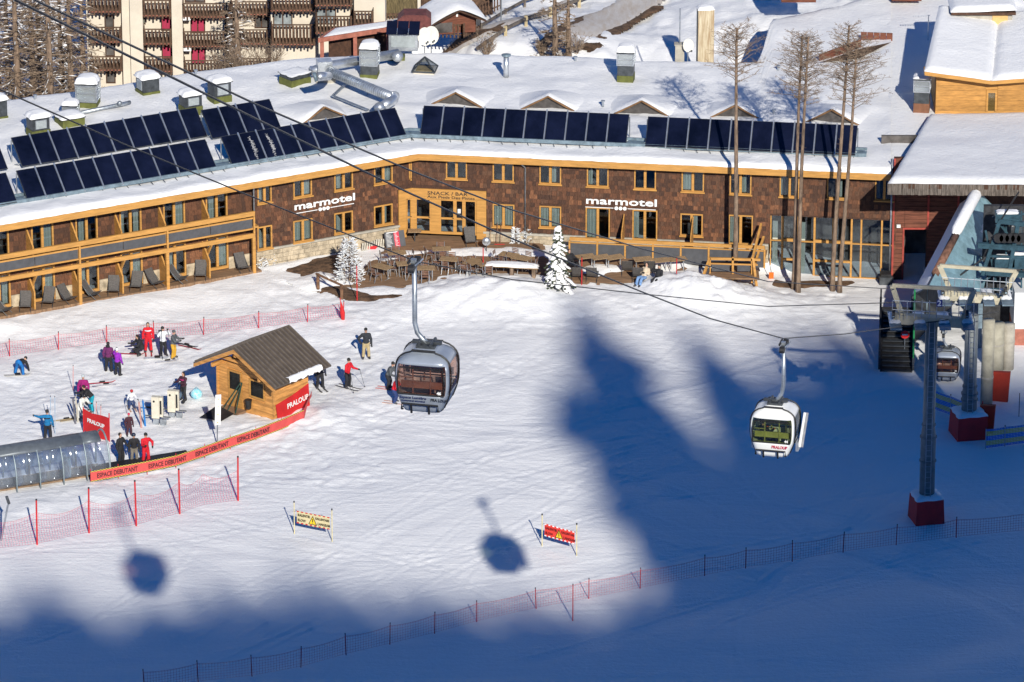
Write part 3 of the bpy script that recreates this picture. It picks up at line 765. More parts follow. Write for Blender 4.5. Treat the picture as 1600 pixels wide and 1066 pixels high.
# ---- balconies of the left wing
def balconies():
    ZD = .62; OUT = -.78; IN = .35                   # deck level, outer post line, recessed room wall
    b0 = FL.px(397, 400, OUT)[0]; pitch = (b0 - FL.px(125, 440, OUT)[0]) / 4     # one room
    rooms = [b0 - pitch*(i+1) for i in range(7)]
    holes = []
    xw = [(x + pitch*.10, x + pitch*.60) for x in rooms]
    for i, (a, b) in enumerate(xw):
        if i == 0: a, b = a - .05, b - .05
        holes.append((a, b, ZD+.06, ZD+2.12)); holes.append((a, b, ZD+2.82, ZD+4.9))
    mb = MB(FL.M); wall_with_holes(mb, rooms[-1], SPLIT, .3, ZTOP+.1, IN, IN+.25, holes); mb.build('wall', SHG[2], hotel)
    mb = MB(FL.M); mb.box(SPLIT-.02, SPLIT+.24, -.02, IN, .3, ZTOP); mb.build('wall', SHG[1], hotel)
    fr = Frame(EL, EA, .9 + IN)
    curts = ['.c', 'm.', '.c', 'm.', '.c', 'hm', 'm.']
    for i, h in enumerate(holes): window(fr, h[0], h[1], h[2], h[3], hotel, curts[(i//2 + (i % 2)*3) % 7], 'door', False, 1, .09, True)
    r = random.Random(8); sh = MB(); 
    for i, x in enumerate(rooms):
        a, b = x + pitch*.60+.02, x + pitch*1.1 - .02
        if i == 0: b = SPLIT - .03; a -= .05
        for z0, z1 in ((ZD+.75, ZD+2.1), (ZD+2.75, ZTOP)):
            z = z0
            while z < z1-.05:
                q = a
                while q < b-.05:
                    w = min(r.uniform(.2, .4), b-q); zt = min(z+.34, z1); e = .05
                    m = MB(fr.M); m.add([(q+.006,-e,z),(q+w-.006,-e,z),(q+w-.006,-.001,z),(q+.006,-.001,z),(q+.006,-.012,zt),(q+w-.006,-.012,zt)], [(0,1,5,4),(0,3,2,1),(0,4,3),(1,2,5)])
                    if z0 < 2: m.build('shingle', SHG[r.choice((0,0,3,4))], hotel)
                    else: sh.M = fr.M; sh.m = r.choice((0,1,1,2)); sh.add([(q+.006,-e,z),(q+w-.006,-e,z),(q+w-.006,-.001,z),(q+.006,-.001,z),(q+.006,-.012,zt),(q+w-.006,-.012,zt)], [(0,1,5,4),(0,3,2,1),(0,4,3),(1,2,5)])
                    q += w
                z += .31
        m = MB(fr.M); m.box(a, b, -.08, -.002, .35, ZD+.72); m.build('plinth', STONE, hotel)
    tag(sh.build('shingle_cladding', SHG, hotel), kind='stuff')
    # floors
    xl = rooms[-1]
    mb = MB(FL.M); mb.box(xl, SPLIT, OUT-.05, IN, ZD-.25, ZD); mb.build('terrace_floor', DECK, hotel)
    mb = MB(FL.M); mb.box(xl, SPLIT-.1, OUT+.08, IN, ZD+2.62, ZD+2.74); mb.build('balcony_floor', TIMBER, hotel)
    for z in (2.05, 2.38, 2.66):
        pass
    mb = MB(FL.M); mb.box(xl, b0+.08, OUT-.06, OUT+.06, ZD+2.10, ZD+2.36); mb.build('balcony_beam', TIMBER, hotel)
    mb = MB(FL.M); mb.box(xl, b0+.05, OUT-.03, OUT+.05, ZD+2.60, ZD+2.70); mb.box(xl, b0+.05, OUT-.03, OUT+.05, ZD+3.26, ZD+3.35); mb.build('balcony_rail', TIMBER, hotel)
    mb = MB(FL.M); mb.box(xl, b0+.06, OUT-.1, OUT+.04, ZD+3.46, ZD+3.74); mb.build('handrail', TIMBER, hotel)
    for k in range(4):
        xa, xb = b0-pitch*2*k-.08, b0-pitch*2*(k+1)+.08
        for p, q in ((xa, (xa+xb)/2+.015), ((xa+xb)/2-.015, xb)):
            mb = MB(FL.M); mb.box(q, p, OUT-.01, OUT+.01, ZD+2.705, ZD+3.255); mb.build('balcony_panel', GREYPAN, hotel)
        mb = MB(FL.M); x = b0-pitch*2*k; mb.box(x-.09, x+.09, OUT-.055, OUT+.11, ZD-.2, ZD+2.095); mb.box(x-.05, x+.05, OUT-.12, OUT-.035, ZD+2.365, ZD+3.45); mb.build('post', TIMBER, hotel)
    # partitions between rooms, upper and lower, and raking struts
    for i, x in enumerate(rooms):
        xs = x + pitch*1.0 - .02
        if i > 0 or True:
            for zb in (ZD, ZD+2.74):
                if i == 0: continue
                m = MB(FL.M @ Matrix.Translation((xs, IN, zb)) @ Matrix.Rotation(-math.pi/2, 4, 'Z'))
                D = IN - OUT - .15; m.prism([(0, 0), (0, 1.95), (D, 1.05), (D, 0)], -.03, .03); pt = m.build('partition', TIMBERX, hotel)
                e = MB(m.M); e.beam((D, 0, 0), (D, 0, 1.05), .09, .05, (1,0,0)); e.beam((0, 0, 1.96), (D, 0, 1.06), .09, .05); e.build('trim', TIMBER, pt)
        if i % 2 == 1:
            m = MB(FL.M); m.beam((xs+.1, IN-.12, ZD+.85), (xs+.1, OUT+.05, ZD+2.1), .09, .14); m.build('strut', TIMBER, hotel)
    for zb in ():
        pass
    return ZD, OUT, IN, b0, pitch, rooms
BAL = balconies()
# roof things come next
# ------------------------------------------------------------------ solar collectors on the roof
def roof_frame(fr, px, py, z=ZR):
    p = at(px, py, z); q = p - fr.o; return q.dot(fr.t), -q.dot(fr.n)
def collector_row(fr, p0, p1, n, label, tilt=R_(40), L=2.05, z=None, frost=()):
    z = z or ZR+.18
    x0, y0 = roof_frame(fr, *p0, z); x1, y1 = roof_frame(fr, *p1, z); y = (y0+y1)/2
    t = thing('collector_row', label, 'solar panels', fr.w(x0, y, z), 0, 'rows of dark solar collectors on the hotel roof')
    w = (x1-x0)/n
    for i in range(n):
        M = fr.M @ Matrix.Translation((x0+i*w, y, z)) @ Matrix.Rotation(tilt, 4, 'X')
        mb = MB(M); mb.box(.03, w-.03, 0, L, -.06, -.005); p = mb.build('panel', DSTEEL, t)
        g = MB(M); g.box(.06, w-.06, .03, L-.03, -.004, .006); g.build('glass', PAVEL, p)
        if i in frost:
            f = MB(M); r = random.Random(i)
            for k in range(60):
                a = .42+.12*r.random(); b = .12+L*.8*k/60; f.box(a*w, a*w+.03+.22*r.random()*math.sin(3*k/60), b, b+.009, .008, .011)
            tag(f.build('frost', FRESH, p), kind='stuff')
        e = MB(M); e.tube([(w, -.05, .03), (w, L+.05, .03)], .05, 6)
        if i < n-1: e.build('joint_pipe', ALU, t)
    for i in range(0, n+1, 2):
        xx = x0+min(i, n)*w; s = MB(fr.M); yb = y+L*math.cos(tilt)
        s.tube([(xx, yb-.1, z-.5), (xx, yb-.1, z+L*math.sin(tilt)-.15)], .035, 6); s.tube([(xx, yb-.1, z-.35), (xx, y+.3, z+.1)], .03, 6); s.build('stand', STEEL, t)
    return t
collector_row(FR, (656,210), (979,226), 10, 'ten panel solar row right of the roof bend, above the snack bar entrance')
collector_row(FR, (1007,228), (1337,243), 10, 'solar row at the right end of the roof behind the tall bare larches')
collector_row(FL, (362,259), (637,213), 10, 'front solar row left of the roof bend with two frosted panels', frost=(1,2))
collector_row(FL, (331,217), (440,199), 4, 'short four panel solar row behind the frosted front row')
collector_row(FL, (42,313), (340,263), 10, 'front row of ten solar panels above the balconies at left')
collector_row(FL, (33,260), (326,213), 10, 'rear row of ten solar panels below the green vent boxes')
collector_row(FL, (-62,331), (28,316), 3, 'front solar panels cut off by the left edge')
collector_row(FL, (-72,277), (14,264), 3, 'rear solar panels cut off by the left edge')

# ------------------------------------------------------------------ roof plant
LOUV = mat('louvre_grey', (.38, .42, .43), .5, .3, var=.1)
def vent_box(px, py, w, d, h, hb, label, rz, lou=(0,), cap=.28):
    """louvred roof ventilator: olive base, dark body, grey louvre, snow cap"""
    p = at(px, py, ZR); t = thing('roof_vent', label, 'roof vent', p, rz, 'louvred vents on the hotel roof')
    b = MB(); b.box(-w/2-.04, w/2+.04, -d/2-.04, d/2+.04, -.3, hb); b.build('base', OLIVE, t, local=True)
    b = MB(); b.box(-w/2, w/2, -d/2, d/2, hb, h); bo = b.build('body', DSTEEL, t, local=True)
    for k in lou:
        b = MB(Matrix.Rotation(k*math.pi/2, 4, 'Z')); q = d if k % 2 == 0 else w; ww = w if k % 2 == 0 else d
        b.box(-ww*.33, ww*.33, -q/2-.03, -q/2-.002, hb+.1, h-.1); lf = b.build('louvre', ALU, bo, local=True)
        s = MB(b.M); n = 6
        for i in range(n):
            z = hb+.13+(h-hb-.26)*i/n; s.cbox((0, -q/2-.045, z+.03), (ww*.6, .012, .07), rx=R_(-35))
        tag(s.build('slats', LOUV, lf, local=True), kind='stuff')
    b = MB(); b.box(-w/2-.1, w/2+.1, -d/2-.1, d/2+.1, h, h+.05); b.build('lid', DSTEEL, t, local=True)
    b = MB(); b.cap(0, 0, h+.05, w+.28, d+.26, cap); b.build('snow_cap', FRESH, t, smooth=True, local=True)
    return t
A2 = math.atan2(FL.t.y, FL.t.x); A1 = math.atan2(FR.t.y, FR.t.x)
vent_box(60, 213, 1.1, .9, 1.25, .5, 'olive vent box at far left behind the rear solar row', A2, (0,))
vent_box(109, 195, 1.35, 1.2, .55, .5, 'low olive box with a small glazed hood beside it', A2, (), .2)
vent_box(231, 146, 1.05, 1.1, 1.05, .25, 'dark vent box nearest the apartment wall', A2, (3,))
vent_box(298, 179, 1.1, .9, 1.3, .6, 'olive vent box with its louvre facing the camera, above the rear solar row', A2, (0,))
vent_box(343, 157, 1.1, 1.0, 1.25, .4, 'tall dark vent box at the right of the left vent group', A2, (0,))
vent_box(461, 132, 1.4, 1.2, .75, .5, 'low olive box with grey lid left of the silver duct', A2+.2, (), .08)
vent_box(-6, 185, 1.1, .9, 1.2, .2, 'vent box cut off by the left edge of the roof', A2, (1,))
HOOD = glass_mat('hood_plastic', (.75, .8, .8), .2, .45, .15, (.5, .53, .53))
def hood_vent(px, py, w, h, hb, label, base=OLIVE, hm=.35, cap=.38):
    """extractor with a glazed silver head under a dome of snow"""
    p = at(px, py, ZR); t = thing('extractor_hood', label, 'roof vent', p, A1, 'glazed extractor hoods on the roofs')
    b = MB(); b.box(-w/2, w/2, -w/2, w/2, -.3, hb); b.build('base', base, t, local=True)
    b = MB(); b.box(-w/2+.02, w/2-.02, -w/2+.02, w/2-.02, hb, hb+hm); b.build('body', DSTEEL, t, local=True)
    z0, z1 = hb+hm, h; f = MB()
    for sx in (-1, 1):
        for sy in (-1, 1): f.box(sx*w/2-.03, sx*w/2+.03, sy*w/2-.03, sy*w/2+.03, z0, z1)
    for z in (z0, (z0+z1)/2, z1-.05): f.box(-w/2, w/2, -w/2-.02, -w/2+.02, z, z+.05); f.box(-w/2, w/2, w/2-.02, w/2+.02, z, z+.05); f.box(-w/2-.02, -w/2+.02, -w/2, w/2, z, z+.05); f.box(w/2-.02, w/2+.02, -w/2, w/2, z, z+.05)
    fr = f.build('head_frame', ALU, t, local=True)
    g = MB(); g.box(-w/2+.04, w/2-.04, -w/2+.04, w/2-.04, z0+.02, z1-.02); g.build('glazing', HOOD, fr, local=True)
    b = MB(); b.box(-w/2-.03, w/2+.03, -w/2-.03, w/2+.03, z1, z1+.12); b.build('lid', DSTEEL, t, local=True)
    b = MB(); b.cap(0, 0, z1+.12, w+.12, w+.12, cap); b.build('snow_cap', FRESH, t, smooth=True, local=True)
    return t
hood_vent(138, 165, 1.25, 1.45, .35, 'glazed silver hood on an olive base in the left vent group', hm=.05)
hood_vent(111, 183, .85, .75, .15, 'small glazed hood between the left vent boxes', hm=.0, cap=.26)
hood_vent(578, 118, 1.05, 1.75, .2, 'glazed hood with snow dome beside the silver duct', hm=.55)
hood_vent(978, 126, 1.0, 1.85, .45, 'lone glazed hood on the open snow roof right of the flue', hm=.65)
# silver ducts
def ducts():
    t = thing('ventilation_duct', 'bent silver ventilation duct on stands with a snorkel outlet', 'air duct', at(515, 118, ZR))
    z = .55
    def P(x, y, h): return at(x, y, ZR+h)
    b = MB(); b.tube([P(516,112,.8), P(612,152,.8)], .30, 14); b.build('long_duct', ALU, t, smooth=True)
    rb = MB()
    for k in range(30):
        q = P(516,112,.8).lerp(P(612,152,.8), k/30); d = (P(612,152,.8)-P(516,112,.8)).normalized(); rb.tube([q-d*.02, q+d*.02], .315, 14)
    tag(rb.build('rib_rings', STEEL, t), kind='stuff')
    b = MB(); b.tube([P(612,152,.8), P(617,150,.8), P(615,156,.8), P(598,166,.8)], .30, 14); b.build('elbow', ALU, t, smooth=True)
    b = MB(); b.tube([P(593,168,.9), P(593,168,-.2)], .33, 14); b.build('drop_pipe', ALU, t, smooth=True)
    b = MB(); M = Matrix.Translation(P(507, 127, 0)) @ Matrix.Rotation(.2, 4, 'Z'); b.M = M; b.box(-.45, .45, -.4, .4, .3, 1.35); b.build('fan_box', ALU, t)
    b = MB(M); b.box(-.6, .6, -.55, .55, -.2, .3); b.build('plinth', CONC, t)
    b = MB(); b.tube([P(513,119,1.1), P(513,119,1.75), P(508,119,2.2), P(497,120,2.45)], .27, 14); b.build('snorkel', ALU, t, smooth=True)
    b = MB(); b.tube([P(495,119.5,2.5), P(490,121,2.45)], [.27,.30], 14); b.build('outlet', BLUEST, t, smooth=True)
    b = MB(); b.tube([P(486,112,.6), P(508,104,.75), P(622,84,.75)], .30, 14); b.build('rear_duct', ALU, t, smooth=True)
    b = MB(); b.tube([P(621,88,1.0), P(621,88,-.1)], .36, 14); b.build('drop_pipe', ALU, t, smooth=True)
    b = MB(P(0,0,0) and Matrix.Translation(P(610, 94, -.1))); b.box(-.9, .9, -.4, .4, 0, .3); b.build('kerb', OLIVE, t)
    for x, y in ((534,128),(580,147),(612,158)):
        s = MB(); a = P(x, y, 0); s.beam(a+Vector((-.3,0,-.2)), a+Vector((0,0,.6)), .05, .05); s.beam(a+Vector((.3,0,-.2)), a+Vector((0,0,.6)), .05, .05); s.build('stand', STEEL, t)
ducts()
t = thing('cable_tray', 'thin galvanised cable tray lying on the snow below the silver duct', 'cable tray', at(520,150,ZR))
b = MB(); b.beam(at(546,126,ZR+.2), at(520,150,ZR+.2), .2, .06); b.build('run', STEEL, t); b = MB(); b.beam(at(520,150,ZR+.2), at(575,172,ZR+.2), .2, .06); b.build('run', STEEL, t)
t = thing('roof_pipe', 'ribbed grey pipe lying on the roof among the left vents', 'pipe', at(150,172,ZR))
b = MB(); b.tube([at(118,178,ZR+.25), at(190,163,ZR+.25), at(203,160,ZR+.2)], .12, 10); b.build('run', STEEL, t, smooth=True)
b = MB(); b.tube([at(187,161,ZR), at(187,161,ZR+.55)], .14, 10); b.build('stub', STEEL, t, smooth=True)
# flue
p = at(791, 122, ZR); t = thing('flue_pipe', 'slim silver flue with blue rain cap standing on the roof', 'flue', p)
b = MB(); b.tube([p, p+Vector((0,0,1.35))], .17, 12); b.build('pipe', ALU, t, smooth=True)
b = MB(); b.tube([p+Vector((0,0,1.42)), p+Vector((0,0,1.5)), p+Vector((0,0,1.56))], [.28, .3, .08], 12); b.build('rain_cap', BLUEST, t, smooth=True)
# pyramid skylight
p = at(664, 112, ZR); t = thing('pyramid_skylight', 'small glass pyramid skylight with dark ribs', 'skylight', p, A1)
WARM = mat('skylight_well', (.42, .30, .14), .8, var=.2)
b = MB(); b.box(-.62, .62, -.62, .62, -.2, .18); b.build('kerb', CREAM, t, local=True)
b = MB(); b.box(-.5, .5, -.5, .5, .18, .22); b.build('well', WARM, t, local=True)
b = MB(); c = [(-.7,-.7,.18),(.7,-.7,.18),(.7,.7,.18),(-.7,.7,.18)]
for i in range(4): b.beam(c[i], (0,0,.95), .07, .07); b.beam(c[i], c[(i+1) % 4], .07, .07)
b.build('ribs', DSTEEL, t, local=True)
for i in range(4): b = MB(); b.add([c[i], c[(i+1) % 4], (0,0,.92)], [(0,1,2)]); b.build('pane', GLASS, t, local=True)
def stub(px, py, label):
    p = at(px, py, ZR); t = thing('roof_stub', label, 'vent pipe', p, 0, 'stub pipes on the roof'); b = MB(); b.tube([p-Vector((0,0,.2)), p+Vector((0,0,.3))], .07, 8); b.build('pipe', STEEL, t)
    b = MB(); b.tube([p+Vector((0,0,.3)), p+Vector((0,0,.36))], .13, 8); b.build('cowl', STEEL, t)
stub(942, 166, 'short vent stub between the second and third gables'); stub(1209, 180, 'short vent stub between the fourth and fifth gables'); stub(55, 157, 'tiny vent stub above the left hood'); stub(306, 118, 'tiny vent stub near the apartment wall'); stub(899, 97, 'tiny vent stub left of the lone hood'); stub(1216, 111, 'tiny vent stub behind the paired larches')

# ------------------------------------------------------------------ neighbouring roofs and the timber penthouse at upper right
WOODR = mat('red_brown_boards', (.16, .055, .032), .8, var=.25, vscale=1.2, stretch=(1,1,10), bump=.2)
ST_Z = 7.45
def rim_poly(mb, pts, z0, z1):
    n = len(pts); mb.add([(p.x, p.y, z0) for p in pts] + [(p.x, p.y, z1) for p in pts], [tuple(range(n))[::-1], tuple(range(n, 2*n))] + [(i, (i+1) % n, (i+1) % n+n, i+n) for i in range(n)])
station = thing('lift_station', 'lift station building with wide snowy roof and red brown board wall', 'building', at(1450, 440, -.6))
def snow_quad(a, b, c, d, name, parent, nu=40, nv=24, amp=.08, lip=.2, seed=5):
    """snow blanket over the quad a-b (front) to d-c (back)"""
    V = []
    for j in range(nv+1):
        for i in range(nu+1):
            p = a.lerp(b, i/nu).lerp(d.lerp(c, i/nu), j/nv); e = min(i, nu-i, j, nv-j)
            V.append((p.x, p.y, p.z + (0 if e == 0 else lip*(.75 if e == 1 else 1)) + amp*float(fbm(p.x, p.y, 2.2, seed))))
    mb = MB(); mb.add(V, [(j*(nu+1)+i, j*(nu+1)+i+1, (j+1)*(nu+1)+i+1, (j+1)*(nu+1)+i) for j in range(nv) for i in range(nu)])
    return mb.build(name, FRESH, parent, smooth=True)
fa, fb = at(1387, 287, ST_Z), at(1665, 290, ST_Z); bc, bd = at(1690, 176, ZR+.35), at(1452, 181, ZR+.2)
snow_quad(fa, fb, bc, bd, 'roof_snow', station, 60, 40, .07, .26)
mb = MB(); mb.add([fa, fb, bc, bd] + [p - Vector((0,0,.3)) for p in (fa, fb, bc, bd)], [(0,1,2,3),(7,6,5,4),(0,4,5,1),(1,5,6,2),(2,6,7,3),(3,7,4,0)]); mb.build('roof_deck', BROWNW, station)
snow_quad(at(1389,262,ZR-.12), at(1500,262,ZR-.12), at(1560,-35,ZR-.1), at(1380,-35,ZR-.1), 'roof_snow', station, 40, 60, .07, .1, 9)
GREYW = mat('weathered_grey_boards', (.15, .125, .105), .9, var=.3, vscale=2, stretch=(6,6,1), bump=.3)
n = 46; u = (fb-fa)
fas = MB(); fas.beam(fa+Vector((0,.12,-.3)), fb+Vector((0,.12,-.3)), .06, .55); fo = fas.build('fascia', BROWNW, station)
for i in range(n):
    p = fa + u*(i/n); q = fa + u*((i+.93)/n); e = wr.uniform(.0, .03)
    b = MB(); b.box(p.x, q.x, p.y-e, p.y+.08, ST_Z-.66-wr.uniform(0,.03), ST_Z-.01); b.build('fascia_board', GREYW, fo)
# board wall with red trim and dark doorway
wp = at(1393, 438, -.65); WY = wp.y
def SX(px, py=380): return atY(px, py, WY).x
def SZ(py, px=1450): return atY(px, py, WY).z
x0, x1 = SX(1394), SX(1660); zt = ST_Z-.5
dx0, dx1, dz = SX(1413), SX(1447), SZ(358)
mb = MB(); wall_with_holes(mb, x0, x1, -.7, zt, WY, WY+.3, [(dx0, dx1, -.8, dz), (SX(1497), SX(1650), -.8, SZ(322))]); bw = mb.build('wall', BROWNW, station)
k = 0; z = -.6
while z < zt-.1:
    h = .27
    for a, b in ((x0, dx0-.02), (dx0-.02, dx1+.02), (dx1+.02, SX(1497))):
        if a == dx0-.02 and z < dz: continue
        m = MB(); m.box(a+.01, b-.01, WY-.04-wr.random()*.012, WY-.001, z+.008, min(z+h-.008, zt)); m.build('board', WOODR, bw)
    z += h
REDT = mat('red_trim', (.34, .055, .04), .6, var=.15)
for a, b, c, d in ((x0-.02, x0+.09, -.6, zt), (dx0-.12, dx0-.02, -.6, dz+.1), (dx1+.02, dx1+.13, dz, zt), (SX(1494), SX(1497), -.6, zt)):
    m = MB(); m.box(a, b, WY-.1, WY-.055, c, d); m.build('trim', REDT, station)
m = MB(); m.box(dx0-.019, dx1+.019, WY-.1, WY-.055, dz, dz+.1); m.build('trim', REDT, station)
m = MB(); m.box(x0-.5, x1, WY+4, WY+4.2, -.7, zt); m.box(x0, x1, WY+.3, WY+4, -.75, -.68); m.build('inner_wall', ROOM, station)
m = MB(); m.tube([(x0-.12, WY-.12, zt), (x0-.12, WY-.12, -.6)], .05, 8); m.build('downpipe', STEEL, station, smooth=True)
m = MB(); m.box(SX(1400), SX(1406), WY-.25, WY-.056, SZ(354), SZ(350)); m.build('lamp', WHITE, station)
# timber penthouse with its own snow roof and a grey block on top
pent = thing('timber_penthouse', 'orange boarded penthouse with snow roof standing on the station roof', 'penthouse', at(1520, 173, ZR+.2))
pw = at(1462, 173, ZR+.2); PY = pw.y
def PX(px): return atY(px, 150, PY).x
def PZ(py): return atY(1530, py, PY).z
xa, xb, xc = PX(1462), PX(1547), PX(1690); zA, zB, zC = PZ(109), PZ(121), PZ(112)
m = MB(); m.prism([(xa, ZR-.2), (xc, ZR-.2), (xc, zC), (xb, zB), (xa, zA)], PY+.02, PY+5); pbo = m.build('wall', TIMBER, pent)
d0, d1 = PX(1541), PX(1558)
nz = 8
for i in range(nz):
    za, zb = PZ(173)+(PZ(110)-PZ(173))*i/nz, PZ(173)+(PZ(110)-PZ(173))*(i+1)/nz
    for a, b in ((xa, d0-.02), (d1+.02, xc)):
        top = zb-.012
        if b < d0: top = min(top, zB-.05 + (zA-zB)*.3)
        m = MB(); m.box(a+.01, b-.01, PY-.03-wr.random()*.01, PY+.019, za, min(top, zB+.02)); m.build('board', TIMBERX, pbo)
m = MB(); m.box(d0, d0+.12, PY-.06, PY+.019, PZ(174), PZ(140)); m.box(d1-.12, d1, PY-.06, PY+.019, PZ(174), PZ(140)); m.box(d0+.12, d1-.12, PY-.06, PY+.019, PZ(145), PZ(140)); dr = m.build('door', TIMBER, pent)
m = MB(); m.box(d0+.121, d1-.121, PY-.02, PY-.005, PZ(173), PZ(145.2)); m.build('pane', GLASS, dr)
for (ax, az), (bx, bz) in (((PX(1442), zA+.16), (xb, zB+.06)), ((xb, zB+.06), (xc, zC+.12))):
    m = MB(); m.add([(ax, PY-.9, az-.22), (bx, PY-.9, bz-.22), (bx, PY-.9, bz+.04), (ax, PY-.9, az+.04), (ax, PY+.0, az-.22), (bx, PY+.0, bz-.22), (bx, PY+.0, bz+.04), (ax, PY+.0, az+.04)],
                    [(0,1,2,3),(7,6,5,4),(0,4,5,1),(1,5,6,2),(2,6,7,3),(3,7,4,0)]); m.build('eave_board', TIMBER, pent)
a, b, c = Vector((PX(1441), PY-.95, zA+.2)), Vector((xb, PY-.95, zB+.1)), Vector((xc, PY-.95, zC+.16))
bkl = at(1487, 18, 9.0)
snow_quad(a, b, Vector((b.x+1.2, PY+9.5, zB+1.0)), Vector((a.x+1.6, PY+9.5, zA+1.0)), 'roof_snow', pent, 24, 40, .06, .22)
snow_quad(b, c, Vector((c.x+1.2, PY+9.5, zC+1.0)), Vector((b.x+1.2, PY+9.5, zB+1.0)), 'roof_snow', pent, 24, 40, .06, .22)
blk = thing('roof_block', 'grey rendered roof block with a plywood shutter and snow lid', 'roof house', at(1535, 75, 8.6))
q = at(1488, 60, 8.75); BY = q.y
def BX(px): return atY(px, 50, BY).x
def BZ(py): return atY(1535, py, BY).z
SLATEM = mat('slate_grey_sheet', (.11, .125, .125), .6, .2, var=.15)
m = MB(); m.box(BX(1488), BX(1582), BY, BY+2.2, BZ(78), BZ(52)); m.build('skirt', SLATEM, blk)
for i in range(4):
    m = MB(); m.box(BX(1489+23.3*i), BX(1510.5+23.3*i), BY-.03, BY-.002, BZ(76), BZ(53)); m.build('skirt_panel', SLATEM, blk)
m = MB(); m.box(BX(1488)+.04, BX(1582)-.04, BY+.04, BY+2.1, BZ(52), BZ(21)); m.build('wall', CONC, blk)
PLY = mat('plywood', (.62, .40, .16), .7, var=.1, vscale=2)
m = MB(); m.box(BX(1550), BX(1574), BY-.01, BY+.038, BZ(51), BZ(19)); m.build('shutter', PLY, blk)
m = MB(); m.box(BX(1485), BX(1586), BY-.25, BY+2.4, BZ(22), BZ(18)); m.build('lid', BROWNW, blk)
snow_quad(Vector((BX(1484), BY-.28, BZ(18))), Vector((BX(1587), BY-.28, BZ(14))), Vector((BX(1587), BY+2.5, BZ(14))), Vector((BX(1484), BY+2.5, BZ(18))), 'snow_cap', blk, 20, 14, .05, .3)
hood_vent(1440, 172, .95, 2.0, .55, 'dark extractor hood standing against the timber penthouse', base=mat('brick_red_base', (.20,.09,.05), .9), hm=.7, cap=.1)
# roof slot lined with brown boards
t = thing('roof_slot', 'brown boarded light slot cut into the snow roof behind the paired larches', 'roof opening', at(1335, 75, ZR))
for (a, b, h) in (((1280,96), (1345,72), .35), ((1345,62), (1395,64), .4)):
    p, q = at(*a, ZR), at(*b, ZR); L = (q-p); k = max(3, int(L.length/.35))
    for i in range(k):
        s, e = p+L*(i/k), p+L*((i+.94)/k); m = MB(); m.beam(s+Vector((0,0,h/2)), e+Vector((0,0,h/2)), .06, h+.2); m.build('board', WOODR, t)
m = MB(); m.add([at(1280,98,ZR+.14), at(1345,76,ZR+.14), at(1393,66,ZR+.14), at(1345,90,ZR+.14)], [(0,1,2,3)]); m.build('floor', EARTH, t)
# aerial and dish on the roofs
p = at(1450, 60, ZR+.1); t = thing('roof_aerial', 'thin television aerial on a mast left of the roof block', 'aerial', p)
b = MB(); b.tube([p-Vector((0,0,.3)), p+Vector((0,0,1.5))], .035, 6); b.build('mast', ALU, t)
b = MB(); b.tube([p+Vector((-1.0,0,1.45)), p+Vector((.1,0,1.5))], .02, 5); [b.tube([p+Vector((-.95+.16*k,-.14,1.45)), p+Vector((-.95+.16*k,.14,1.45))], .012, 4) for k in range(6)]; b.build('boom', ALU, t)
# ------------------------------------------------------------------ apartment house behind the hotel
AY = 352.0
def AX(px): return atY(px, 60, AY).x
def AZ(py, dy=0): return atY(400, py, AY+dy).z
apt = thing('apartment_house', 'cream apartment house with brown slatted balconies behind the hotel roof', 'apartment building', (AX(350), AY, 4))
BALW = mat('balcony_brown', (.105, .058, .035), .8, var=.3, vscale=6, rnd=.1)
REDC = mat('raspberry_curtain', (.36, .03, .075), .9, var=.12, vscale=5, stretch=(6,6,.4))
TERRA = mat('terracotta_trim', (.36, .13, .09), .8, var=.15)
def slab(x0, x1, y0, y1, z0=-8.0, z1=None, m=CREAM, name='wall'):
    b = MB(); b.box(AX(x0), AX(x1), AY+y0, AY+y1, z0, z1 or AZ(-40)); return b.build(name, m, apt)
slab(136, 192, 0, 6); slab(192.3, 205, -.6, 6); slab(205.3, 225, -.9, 5); slab(225.3, 270, .1, 6); slab(270.3, 287, -.9, 5); slab(287.3, 425, .0, 6); slab(425.3, 500, -1.6, 5); slab(500.3, 556, -3.0, 4); slab(556.3, 604, -3.6, 4)
def apt_window(x0, x1, y0, y1, dy, c=None, m=None):
    b = MB(); X0, X1, Z0, Z1 = AX(x0), AX(x1), AZ(y1, dy), AZ(y0, dy); Y = AY+dy
    f = .07
    b.box(X0, X0+f, Y-.05, Y-.002, Z0, Z1); b.box(X1-f, X1, Y-.05, Y-.002, Z0, Z1); b.box(X0+f, X1-f, Y-.05, Y-.002, Z0, Z0+f); b.box(X0+f, X1-f, Y-.05, Y-.002, Z1-f, Z1); xm = (X0+X1)/2
    if X1-X0 > .7: b.box(xm-.04, xm+.04, Y-.05, Y-.002, Z0+f, Z1-f)
    w = b.build('window', BROWNW, apt)
    g = MB(); g.box(X0+f+.002, X1-f-.002, Y-.012, Y-.004, Z0+f+.002, Z1-f-.002); g.build('pane' if not m else 'curtain', m or c or ROOM, w)
GRN = mat('window_green_glass', (.16, .2, .17), .15, var=.2, vscale=1)
apt_window(219, 228, 22, 38, .1, GRN); apt_window(219, 228, 66, 83, .1, BALW)
for y in (24, 68): apt_window(252, 268, y, y+24, .1, REDC)
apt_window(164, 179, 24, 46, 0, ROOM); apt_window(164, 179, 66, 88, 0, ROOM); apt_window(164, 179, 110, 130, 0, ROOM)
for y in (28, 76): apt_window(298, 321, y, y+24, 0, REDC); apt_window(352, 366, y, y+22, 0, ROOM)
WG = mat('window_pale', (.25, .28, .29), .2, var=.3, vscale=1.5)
apt_window(429, 459, 18, 44, -1.6, WG); apt_window(497, 528, 14, 38, -3.0, WG); apt_window(550, 556, 8, 28, -3.0, ROOM); apt_window(398, 420, 22, 44, 0, ROOM); apt_window(290, 322, -8, 4, 0, ROOM)
